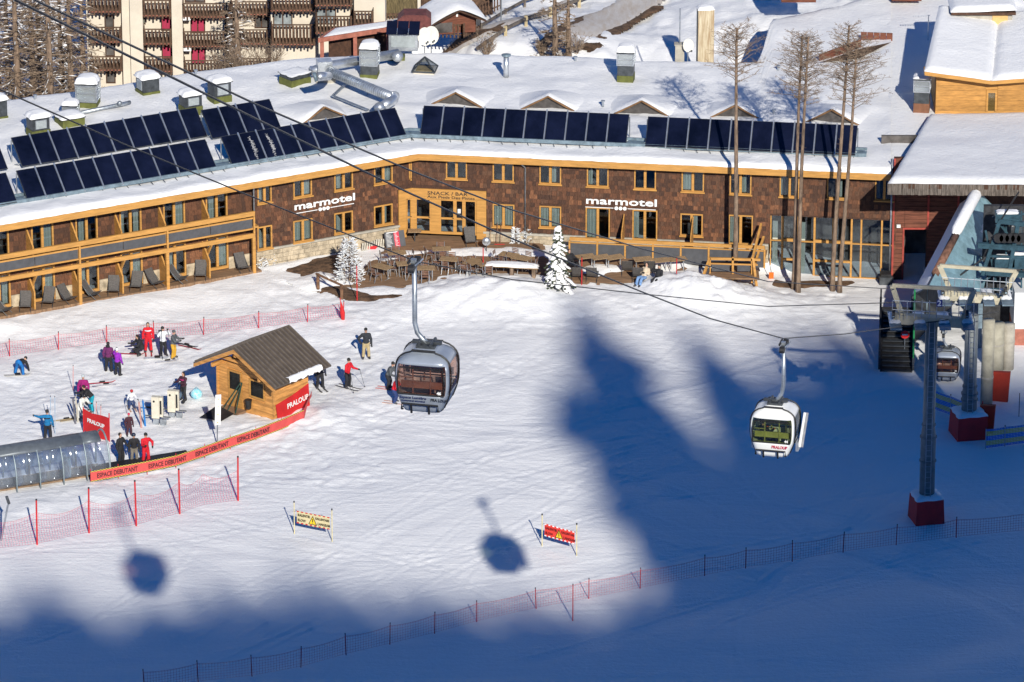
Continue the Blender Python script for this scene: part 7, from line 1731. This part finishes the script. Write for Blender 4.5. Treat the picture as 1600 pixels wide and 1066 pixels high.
# ------------------------------------------------------------------ slow-down signs
def slow_sign(pl_, pr_, label, cloth, ink, h0=.62, h=.68):
    a, b = ground(*pl_), ground(*pr_); t = thing('slow_banner', label, 'warning banner', a, 0, 'ralentir slow banners'); xd = (b-a); W = xd.length; xd.normalize(); lean = Vector((0,.12,0))
    for q, s in ((a, -1), (b, 1)):
        m = MB(); m.tube([q-Vector((0,0,.3)), q+Vector((0,.15,1.75))], .028, 7); p = m.build('pole', mat('pale_yellow_pole', (.62,.54,.30), .6), t); m = MB(); m.tube([q+Vector((0,.15,1.7)), q+Vector((0,.15,1.78))], .04, 7); m.build('pole_tip', BLACK, p)
    o = a+xd*.16; w = W-.3; up = Vector((0,.08,1)).normalized()
    def C(x, z): return o+xd*x+up*z
    m = MB(); m.strip([C(0,h0), C(w/2,h0-.02), C(w,h0)], [C(0,h0+h), C(w/2,h0+h-.02), C(w,h0+h)]); c = m.build('cloth', cloth, t); c.modifiers.new('th', 'SOLIDIFY').thickness = .01
    nrm = xd.cross(up)
    bm_ = MB(); k = 15
    for i in range(k):
        if i % 2: continue
        for z in (h0, h0+h-.06): x0, x1 = w*i/k, w*(i+1)/k; bm_.add([C(x0,z)+nrm*.02, C(x1,z)+nrm*.02, C(x1,z+.06)+nrm*.02, C(x0,z+.06)+nrm*.02], [(0,1,2,3)])
    tag(bm_.build('border_dashes', WHITE if cloth is not YELB else REDP, t), kind='stuff')
    m = MB(); text_on(m, 'RALENTIR', .19, C(.06,h0+.40), xd, up, .86, .004, lift=.02); text_on(m, 'SLOW', .19, C(.06,h0+.13), xd, up, .9, .004, lift=.02); text_on(m, 'RALLENTARE', .17, C(w*.57,h0+.40), xd, up, .82, .004, lift=.02); text_on(m, 'LANGSAM', .19, C(w*.64,h0+.12), xd, up, .86, .004, lift=.02); m.build('lettering', ink, t)
    m = MB(); x = w*.49; m.add([C(x-.26,h0+.08)+nrm*.026, C(x+.26,h0+.08)+nrm*.026, C(x,h0+.56)+nrm*.026], [(0,1,2)]); m.build('triangle_edge', BLACK, t); m = MB(); m.add([C(x-.20,h0+.115)+nrm*.032, C(x+.20,h0+.115)+nrm*.032, C(x,h0+.49)+nrm*.032], [(0,1,2)]); m.build('warning_triangle', mat('warning_yellow', (.78,.55,.02), .5), t)
    m = MB(); m.add([C(x-.022,h0+.22)+nrm*.037, C(x+.022,h0+.22)+nrm*.037, C(x+.03,h0+.40)+nrm*.037, C(x-.03,h0+.40)+nrm*.037, C(x-.02,h0+.15)+nrm*.037, C(x+.02,h0+.15)+nrm*.037, C(x+.02,h0+.19)+nrm*.037, C(x-.02,h0+.19)+nrm*.037], [(0,1,2,3),(4,5,6,7)]); m.build('exclamation_mark', BLACK, t)
    for (p, q) in ((a+Vector((0,.1,1.2)), C(0,h0+h)), (b+Vector((0,.1,1.2)), C(w,h0+h))): m = MB(); m.tube([p, q], .01, 4); m.build('tie', BLACK, t)
YELB = mat('banner_cream_yellow', (.60, .52, .30), .7, var=.05)
slow_sign((460,834), (519,846), 'cream RALENTIR SLOW banner with a warning triangle on the left of the run', YELB, mat('ink_dark', (.03,.03,.02), .6))
slow_sign((847,854), (901,869), 'red RALENTIR SLOW banner with a warning triangle on the right of the run', mat('banner_red', (.72,.05,.035), .7, var=.06), mat('ink_maroon', (.16,.01,.012), .6))
# ------------------------------------------------------------------ people
SKIN = mat('skin', (.52, .30, .21), .6, var=.05); BOOT = mat('ski_boot', (.05,.05,.055), .5, var=.2); HAIRB = mat('dark_hair', (.03,.02,.015), .8)
PC = {}
def cloth(c):
    k = 'cloth_%02d_%02d_%02d' % tuple(int(v*99) for v in c)
    return mat(k, c, .85, var=.14, vscale=7, bump=.25, bscale=14)
PEND = []
def body_mesh(o, J, segs, extra, mats, fm, vox=.028):
    """skeleton limbs fused into one skin; faces coloured by the nearest limb"""
    mb = MB()
    for a, b, ra, rb, mi in segs:
        A, B = J[a], J[b]; n = 4
        mb.tube([A.lerp(B, i/n) for i in range(n+1)], [ra+(rb-ra)*i/n for i in range(n+1)], 10); mb.ell(A, (ra,)*3, 10, 6); mb.ell(B, (rb,)*3, 10, 6)
    for c, r, mi, M in extra: mb.ell(c, r, 12, 8, M)
    me = bpy.data.meshes.new('body'); me.from_pydata([tuple(v) for v in mb.v], [], mb.f)
    o.data = me
    md = o.modifiers.new('r', 'REMESH'); md.mode = 'VOXEL'; md.voxel_size = vox; sm = o.modifiers.new('s', 'SMOOTH'); sm.factor = .5; sm.iterations = 2
    PEND.append((o, J, segs, extra, mats, fm))
def finish(o, out, J, segs, extra, mats, fm):
    n = len(out.vertices); co = np.empty(n*3); out.vertices.foreach_get('co', co); co = co.reshape(-1, 3)
    best = np.full(n, 1e9); lab = np.zeros(n, int)
    for a, b, ra, rb, mi in segs:
        A, B = np.array(J[a]), np.array(J[b]); e = B-A; t = np.clip(((co-A)@e)/max(e@e, 1e-9), 0, 1); d = np.linalg.norm(co-A-t[:, None]*e, axis=1)-(ra+(rb-ra)*t)
        u = d < best; best[u] = d[u]; lab[u] = mi
    for c, r, mi, M in extra:
        d = np.linalg.norm(co-np.array(c), axis=1)-sum(r)/3-.01; u = d < best; best[u] = d[u]; lab[u] = mi
    for m in mats: out.materials.append(m)
    out.polygons.foreach_set('material_index', [int(np.bincount(lab[list(p.vertices)]).argmax()) for p in out.polygons]); out.polygons.foreach_set('use_smooth', [True]*len(out.polygons))
    bm2 = bmesh.new(); bm2.from_mesh(out); vs = [bm2.verts.new(v) for v in fm.v]
    for f in fm.f:
        q = bm2.faces.new([vs[i] for i in f]); q.material_index = 4; q.smooth = True
    bm2.to_mesh(out); bm2.free(); old = o.data; o.modifiers.clear(); o.data = out; bpy.data.meshes.remove(old)
def person(px, py, face, label, jacket, legs, H=1.75, lean=0, crouch=0.0, arms=('down','down'), hat=None, hatc=(.02,.02,.02), glove=(.03,.03,.03), skis=None, poles=False, stance=.16, boots=True, sit=False, hood=None, loc=None, stride=0.0, pack=None, trim=None, headpitch=0, skirt=None):
    """local frame: facing -y; face = degrees turned about the vertical (0 looks at the camera)"""
    b = loc or ground(px, py); t = thing('person', label, 'person', b, R_(face), 'people on the snow'); s = H/1.75; V = Vector
    J = {}; hipz = .90-.42*crouch; kb = .42*crouch
    hy = .22*crouch
    if sit: hipz, hy = .42, .0
    J['pel'] = V((0, hy, hipz)); tl = R_(lean); fw = V((0, -math.sin(tl), math.cos(tl)))
    J['wai'] = J['pel']+fw*.18; J['che'] = J['pel']+fw*.40; J['nec'] = J['pel']+fw*.56; hp = R_(lean*.55+headpitch); hv = V((0, -math.sin(hp), math.cos(hp))); J['hea'] = J['nec']+hv*.15; J['hed'] = J['nec']+hv*.19
    for k, sx in (('l',1),('r',-1)):
        J['hp'+k] = J['pel']+V((sx*.09,0,-.03)); fy = -stride*sx
        if sit: J['kn'+k] = V((sx*.13,-.44,.46)); J['an'+k] = V((sx*.13,-.62,.08))
        else: J['an'+k] = V((sx*stance, fy, .10)); J['kn'+k] = V((sx*(.09+stance)/2*1.05, (hy+fy)/2-.06-kb*.75, (hipz+.1)/2+.02+.04*crouch))
        J['to'+k] = J['an'+k]+V((sx*.03,-.16,-.05)); side = V((1,0,0)); J['sh'+k] = J['nec']-fw*.07+side*sx*.19
        m = arms[0 if k == 'l' else 1]; S = J['sh'+k]
        E_, W_ = {'down': (V((sx*.10,.03,-.29)), V((sx*.11,-.08,-.54))), 'fwd': (V((sx*.08,-.18,-.22)), V((sx*.02,-.44,-.16))), 'poles': (V((sx*.14,-.06,-.26)), V((sx*.2,-.34,-.30))), 'up': (V((sx*.18,-.16,-.05)), V((sx*.04,-.22,.20))), 'hip': (V((sx*.22,.06,-.22)), V((sx*.14,-.14,-.36))), 'out': (V((sx*.28,-.05,-.06)), V((sx*.52,-.18,-.05))), 'cross': (V((sx*.10,-.12,-.25)), V((-sx*.10,-.26,-.18))), 'low': (V((sx*.06,-.1,-.28)), V((sx*.03,-.22,-.52)))}[m]
        J['el'+k] = S+E_; J['wr'+k] = S+W_; d = (J['wr'+k]-J['el'+k]).normalized(); J['ha'+k] = J['wr'+k]+d*.09
    for k in J: J[k] = J[k]*s
    j, l, sk, bo, gl = range(5)
    segs = [('pel','wai',.155,.155,j if skirt else l),('wai','che',.16,.185,j),('che','nec',.185,.085,j),('nec','hea',.06,.06,sk),('shl','shr',.10,.10,j)]
    for k in 'lr': segs += [('hp'+k,'kn'+k,.12,.092,l),('kn'+k,'an'+k,.095,.088,l),('an'+k,'to'+k,.08,.062,bo),('sh'+k,'el'+k,.092,.077,j),('el'+k,'wr'+k,.077,.055,j),('wr'+k,'ha'+k,.05,.055,gl)]
    segs = [(a, c, ra*s, rb*s, mi) for a, c, ra, rb, mi in segs]
    hd = J['hed']; Rh = Matrix.Rotation(hp, 3, 'X')
    extra = [(hd, (.085*s,.10*s,.125*s), sk, Rh), (hd+Rh @ V((0,-.10*s,-.01*s)), (.016*s,.025*s,.03*s), sk, Rh), (J['wai']*.5+J['pel']*.5, (.19*s,.155*s,.14*s), j, None)]
    # fingers and thumb of each glove, same skin
    fm = MB()
    for k, sx in (('l',1),('r',-1)):
        h = J['ha'+k]; d = (J['ha'+k]-J['wr'+k]).normalized(); x = d.cross(V((0,1,0.3))).normalized()
        for i, q in enumerate((-.03,-.01,.012,.032)): a = h+x*q*s; c = a+d*(.05-.006*abs(i-1.5))*s; fm.tube([a, c, c+(d*.5+V((0,-.6,-.3)))*.035*s], [.012*s,.011*s,.008*s], 5)
        a = h-d*.03*s-x*.04*sx*s; fm.tube([a, a-x*.03*sx*s+d*.03*s, a-x*.03*sx*s+d*.06*s], [.013*s,.012*s,.009*s], 5)
    bo_ = obj('body', bpy.data.meshes.new('tmp'), t); body_mesh(bo_, J, segs, extra, [cloth(jacket), cloth(legs), SKIN, BOOT, cloth(glove)], fm, .028*s)
    # face details, hair, headgear
    def HM(v): return hd+Rh @ (V(v)*s)
    m = MB(); [m.ell(HM((x,-.088,.012)), (.014*s,.01*s,.011*s), 6, 4) for x in (-.034,.034)]; m.ell(HM((0,-.093,-.06)), (.024*s,.008*s,.007*s), 6, 4); tag(m.build('face_features', HAIRB, t, local=True), kind='stuff')
    m = MB(); n = 12; low = -.02 if hat in (None,'cap') else .02
    if hat in (None, 'cap', 'long'):
        m.ell(HM((0,.02,.03)), (.095*s,.098*s,.108*s), n, 7, Rh)
        if hat == 'long' or hat is None and hood is None and label.find('woman') >= 0: m.ell(HM((0,.07,-.10)), (.085*s,.05*s,.13*s), n, 6, Rh)
        m.build('hair', HAIRB, t, smooth=True, local=True)
    hc = mat('hat_%d_%d_%d' % tuple(int(c*99) for c in hatc), hatc, .7 if hat != 'helmet' else .3)
    if hat == 'beanie': m = MB(); m.ell(HM((0,.012,.055)), (.1*s,.112*s,.105*s), n, 7, Rh); m.build('beanie', hc, t, smooth=True, local=True)
    if hat == 'helmet':
        m = MB(); m.ell(HM((0,.02,.045)), (.125*s,.135*s,.125*s), n, 8, Rh); m.build('helmet', hc, t, smooth=True, local=True)
        m = MB(); m.ell(HM((0,-.075,.02)), (.085*s,.04*s,.035*s), 10, 6, Rh); m.build('goggles', BLACK, t, smooth=True, local=True)
    if hat == 'cap': m = MB(); m.ell(HM((0,.01,.06)), (.1*s,.11*s,.09*s), n, 7, Rh); m.ell(HM((0,-.11,.055)), (.08*s,.07*s,.014*s), n, 5, Rh); m.build('cap', hc, t, smooth=True, local=True)
    if hood: m = MB(); m.ell(HM((0,.07,-.09)), (.13*s,.09*s,.09*s), n, 7, Rh); m.build('hood', cloth(hood), t, smooth=True, local=True)
    if trim:
        m = MB(); ce = J['che']; m.ell(ce+fw*.02*s, (.225*s,.20*s,.065*s), 12, 6, Matrix.Rotation(tl, 3, 'X')); m.build('jacket_panel', cloth(trim), t, smooth=True, local=True)
    if pack: m = MB(); m.cbox(J['che']+V((0,.2*s,0)), (.28*s,.16*s,.42*s), rx=tl); m.build('backpack', cloth(pack), t, local=True)
    if skis:
        for k, sx in (('l',1),('r',-1)):
            a = J['an'+k]; m = MB(); z = .025
            m.add([(a.x-.04, a.y+.7*s, z), (a.x+.04, a.y+.7*s, z), (a.x-.035, a.y-.6*s, z), (a.x+.035, a.y-.6*s, z), (a.x-.045, a.y-.85*s, z+.03), (a.x+.045, a.y-.85*s, z+.03), (a.x, a.y-.98*s, z+.12)], [(0,1,3,2),(2,3,5,4),(4,5,6)]); o = m.build('ski', cloth(skis), t, local=True); o.modifiers.new('th','SOLIDIFY').thickness = .02
    if poles:
        for k, sx in (('l',1),('r',-1)):
            h = J['ha'+k]; p0 = h+V((0,-.02,.06)); p1 = V((h.x+sx*.12, h.y-.30, .02)); ang = R_(face); Rz = Matrix.Rotation(ang, 3, 'Z')
            q = thing('ski_pole', 'ski pole in the %s hand of the %s' % ('left' if k == 'l' else 'right', ' '.join(label.split()[:8])), 'ski pole', b+Rz @ p1, 0, 'ski poles held by skiers'); m = MB(); m.tube([b+Rz @ p0, b+Rz @ p1], .011, 5); m.build('shaft', DSTEEL, q); m = MB(); m.tube([b+Rz @ p1.lerp(p0,.05), b+Rz @ p1.lerp(p0,.06)], .05, 8); m.build('basket', BLACK, q)
    return t
K = (.018,.018,.022); NV = (.02,.025,.05); RD = (.58,.012,.025); WH = (.72,.74,.78); GY = (.09,.10,.11); BL = (.01,.14,.42)
person(30, 586, 150, 'person in blue trousers bending down to a snowboard at the far left', K, BL, 1.7, lean=105, crouch=.18, arms=('low','low'), hat='beanie', stance=.28)
person(170, 581, 168, 'person in a plum jacket seen from behind, black hat', (.13,.02,.10), K, 1.75, arms=('down','down'), hat='beanie', hood=K)
person(184, 587, 150, 'person in a bright violet jacket and white hat with one arm raised', (.26,.02,.40), K, 1.62, arms=('up','down'), hat='beanie', hatc=WH)
person(217, 555, -60, 'person in black squatting beside the red suited instructor', K, K, 1.7, lean=28, crouch=1.0, arms=('fwd','fwd'), hat=None, hood=K)
person(232, 550, 5, 'instructor in a full red suit with white shoulders, long dark hair', RD, RD, 1.75, hat='long', trim=WH, skis=(.5,.03,.03))
person(255, 556, 30, 'person in a white jacket and black trousers with both hands at the face', WH, K, 1.72, arms=('up','up'), hat='beanie', pack=GY, poles=True)
person(271, 560, 70, 'person in a grey jacket and yellow trousers holding out both hands', GY, (.60,.33,.03), 1.68, arms=('fwd','fwd'), hat='beanie', hatc=GY, lean=6)
person(131, 632, 0, 'person in a magenta jacket and pale hat behind the skis', (.28,.01,.13), K, 1.72, hat='beanie', hatc=(.45,.5,.52))
person(144, 643, -70, 'person in a black jacket and turquoise trousers bending forward', K, (.01,.30,.40), 1.75, lean=42, arms=('fwd','fwd'), hat=None)
person(126, 655, 40, 'person in a white ski suit leaning over equipment beside the red banner', (.66,.66,.62), (.66,.66,.62), 1.7, lean=38, arms=('fwd','low'), hat='helmet', hatc=K, skis=(.5,.42,.28))
person(206, 639, 15, 'child in a red helmet and white jacket skiing beside the gates', WH, (.03,.05,.13), 1.25, lean=16, crouch=.35, arms=('poles','poles'), hat='helmet', hatc=(.5,.01,.02), skis=(.6,.35,.25), poles=True, stance=.22)
person(287, 626, -40, 'woman in a black and pink jacket standing at the pushchair', (.05,.015,.03), K, 1.68, arms=('fwd','fwd'), hat='long', trim=(.45,.03,.16))
person(75, 688, 175, 'man in a black and blue jacket seen from behind near the tunnel', (.01,.16,.36), K, 1.75, arms=('out','down'), hat='beanie', trim=K, poles=False)
person(189, 725, 55, 'man in a black jacket and sunglasses at the end of the tunnel', K, K, 1.78, hat=None, arms=('hip','down'))
person(210, 723, 10, 'person in a dark helmet, black jacket and grey trousers beside the instructor', K, (.19,.17,.14), 1.66, hat='helmet', hatc=(.02,.03,.06))
person(228, 724, 25, 'instructor in a red suit and dark cap holding a companion by the shoulder', RD, RD, 1.76, lean=6, arms=('hip','fwd'), hat='cap', trim=None)
person(202, 681, 20, 'child in a dark suit and pink hat behind the three standing people', (.06,.02,.03), (.06,.02,.03), 1.3, hat='beanie', hatc=(.6,.03,.1))
person(500, 606, 20, 'skier in dark trousers half hidden behind the hut roof', NV, K, 1.78, hat='beanie', skis=(.1,.1,.1))
person(543, 606, 55, 'skier in a bright red jacket right of the hut', RD, K, 1.76, lean=10, arms=('poles','poles'), hat='beanie', skis=(.08,.08,.09), poles=True)
person(572, 560, 8, 'man in a dark jacket and khaki trousers standing alone above the gondola', (.025,.028,.036), (.42,.33,.18), 1.8, arms=('down','hip'), hat='cap')
person(607, 608, 70, 'skier in a grey jacket leaning forward left of the silver gondola', GY, K, 1.76, lean=28, crouch=.15, arms=('poles','poles'), hat='beanie', skis=(.55,.2,.2), poles=True)
person(617, 630, 75, 'skier in a red jacket and blue trousers half hidden by the silver gondola', RD, (.02,.04,.14), 1.72, lean=20, crouch=.2, arms=('poles','poles'), hat='beanie', skis=(.5,.3,.25), poles=True)
p = ground(1006, 444); p.z += .05
person(0, 0, -35, 'person in a cream jacket and blue jeans lounging on the terrace edge', (.58,.47,.34), (.16,.28,.50), 1.7, lean=-28, sit=True, arms=('cross','cross'), hat=None, loc=p)
p = ground(1027, 447); p.z += .05
person(0, 0, -25, 'person in black with a pale scarf lounging beside the one in jeans', K, K, 1.7, lean=-24, sit=True, arms=('fwd','up'), hat='beanie', hood=(.35,.33,.30), loc=p)
p = ground(893, 424); p.z += .1
person(0, 0, 40, 'person in dark clothes reading on a lounger by the small fir', K, K, 1.7, lean=-20, sit=True, arms=('fwd','fwd'), hat=None, loc=p)
# pushchair, snowboard, lying skis, turquoise bag, gates
p = ground(275, 632); t = thing('pushchair', 'blue grey pushchair with coats piled on it', 'pushchair', p, R_(-30)); m = MB(); m.ell((0,0,.55), (.34,.42,.28), 12, 8); m.build('seat_shell', cloth((.10,.16,.24)), t, smooth=True, local=True)
m = MB(); m.ell((.05,-.05,.8), (.26,.28,.16), 10, 6); m.build('coats', cloth((.03,.05,.12)), t, smooth=True, local=True); m = MB(); m.ell((.1,-.2,.85), (.1,.1,.08), 8, 5); m.build('bright_scarf', cloth((.25,.5,.05)), t, smooth=True, local=True)
m = MB(); m.tube([(.25,.2,.3),(.25,.75,1.0)], .02, 6); m.tube([(-.25,.2,.3),(-.25,.75,1.0)], .02, 6); m.tube([(-.25,.75,1.0),(.25,.75,1.0)], .025, 6); m.build('handle', DSTEEL, t, local=True)
for sx, sy in ((-1,-1),(1,-1),(-1,1),(1,1)): m = MB(); m.tube([(sx*.27,sy*.32,.13),(sx*.32,sy*.32,.13)], .13, 12); m.build('wheel', BLACK, t, local=True)
p = ground(307, 622); t = thing('turquoise_bag', 'turquoise patterned bag on the snow behind the pushchair', 'bag', p); m = MB(); m.ell(p+Vector((0,0,.25)), (.34,.25,.3), 12, 8); m.build('sack', mat('bag_turquoise', (.05,.45,.60), .7, var=.1, vscale=6, col2=(.6,.75,.8)), t, smooth=True); m = MB(); m.tube([p+Vector((-.15,0,.5)), p+Vector((0,0,.66)), p+Vector((.15,0,.5))], .02, 5); m.build('strap', cloth((.05,.3,.4)), t)
def lying_ski(px, py, rz, label, c, L=1.6, name='ski', w=.09):
    p = ground(px, py); p.z += .08; t = thing(name, label, name.replace('_',' '), p, R_(rz), 'skis lying on the snow'); m = MB(); m.add([(-L/2,-w/2,.01),(L/2-.2,-w/2,.01),(L/2-.2,w/2,.01),(-L/2,w/2,.01),(L/2,0,.1)], [(0,1,2,3),(1,4,2)]); o = m.build('board', cloth(c), t, local=True); o.modifiers.new('th','SOLIDIFY').thickness = .02
    m = MB(); m.box(-.15,.15,-w/2,w/2,.02,.09); m.build('binding', BLACK, t, local=True)
lying_ski(246, 561, 6, 'white and black snowboard lying before the people in white and grey', (.55,.58,.62), 1.5, 'snowboard', .26); lying_ski(292, 541, -32, 'upper of two dark skis lying right of the group', K); lying_ski(297, 545, -32, 'lower of two dark skis lying right of the group', (.3,.02,.03))
lying_ski(104, 657, 22, 'upper yellow black ski lying left of the red banner', (.45,.33,.16)); lying_ski(116, 657, 24, 'lower yellow black ski lying left of the red banner', (.40,.30,.15)); lying_ski(207, 555, -5, 'red ski under the squatting person', (.4,.02,.03), 1.4); lying_ski(28, 588, 8, 'pale snowboard under the bending person', (.5,.48,.45), 1.5, 'snowboard', .24)
lying_ski(262, 566, 20, 'short pale ski left on the snow below the snowboard', (.5,.5,.55), 1.4); lying_ski(232, 640, -14, 'short blue ski lying right of the skiing child', (.05,.2,.5), 1.2); lying_ski(160, 600, 12, 'red ski lying below the two people in purple', (.45,.03,.03), 1.5); lying_ski(166, 603, 12, 'white ski lying below the two people in purple', (.6,.6,.62), 1.5)
GATE = mat('gate_cream', (.60, .56, .46), .6, var=.06)
def gate(px, py, label):
    p = ground(px, py); t = thing('ticket_gate', label, 'turnstile', p, R_(-8), 'cream ticket gates on the snow'); m = MB(); m.box(-.32,.10,-.15,.15,.35,1.6); m.build('cabinet', GATE, t, local=True); m = MB(); m.box(.11,.30,-.13,.13,.45,1.58); m.build('side_cover', GATE, t, local=True); m = MB(); m.box(.14,.24,-.145,-.131,.6,1.4); m.build('reader_slot', BLACK, t, local=True); m = MB(); m.tube([(-.18,-.155,1.35),(-.18,-.17,1.35)], .06, 10); m.build('button', BLACK, t, local=True)
    for x in (-.1, .3): m = MB(); m.box(x-.16,x+.16,-.1,.1,-.2,.3); m.build('foot', STEEL, t, local=True)
    m = MB(); m.tube([(-.7,0,.45),(.7,0,.4)], .04, 6); m.build('bar', DSTEEL, t, local=True)
gate(247, 662, 'left cream ticket gate with a round button'); gate(272, 652, 'right cream ticket gate by the pushchair')
for px, py, c, lab in ((227,665,(.02,.16,.45),'blue ski standing upright left of the ticket gates'),(221,668,(.45,.25,.22),'pale red ski standing upright beside the blue one'),(122,660,(.45,.42,.36),'pale ski held upright beside the person in white'),(118,662,(.12,.12,.14),'dark ski held upright beside the person in white')):
    p = ground(px, py); t = thing('upright_ski', lab, 'ski', p, R_(10), 'skis standing in the snow'); m = MB(Matrix.Rotation(R_(-4), 4, 'Y')); m.box(-.05,.05,-.012,.012,-.15,1.45); m.build('blade', cloth(c), t, local=True); m = MB(Matrix.Rotation(R_(-4), 4, 'Y')); m.add([(-.05,-.012,1.45),(.05,-.012,1.45),(0,-.09,1.62)], [(0,1,2)]); m.box(-.045,.045,-.06,-.013,.6,.85); m.build('tip', cloth(c), t, local=True)
for k, (px, py, h, lab) in enumerate(((79,672,2.0,'thin pale pole with a blue cord near the man seen from behind'),(86,678,2.2,'taller thin pole with an orange top near the man seen from behind'),(114,610,1.5,'thin pole with a straw top at the start of the rope line'),(150,660,1.2,'short red stake behind the sagging banner'),(157,662,1.1,'second short red stake behind the sagging banner'))):
    pole(px, py, h, lab, .018, 'thin course poles', cloth((.30,.42,.55)) if k < 2 else (cloth((.6,.25,.22))), lean=.05)
# passengers' hint in the white gondola: dark figure seated by the window
def passenger(): 
    o = Matrix.Translation(gr) @ Matrix.Rotation(RZG, 4, 'Z'); p = o @ Vector((-.45,-.15,.14))
    person(0, 0, -13+150, 'passenger in a dark jacket seated inside the white gondola', K, K, 1.6, lean=-5, sit=True, arms=('fwd','fwd'), hat='beanie', loc=p, glove=(.5,.1,.03))
passenger()

dg = bpy.context.evaluated_depsgraph_get()
news = [bpy.data.meshes.new_from_object(o[0].evaluated_get(dg)) for o in PEND]
for q, out in zip(PEND, news): finish(q[0], out, *q[1:])
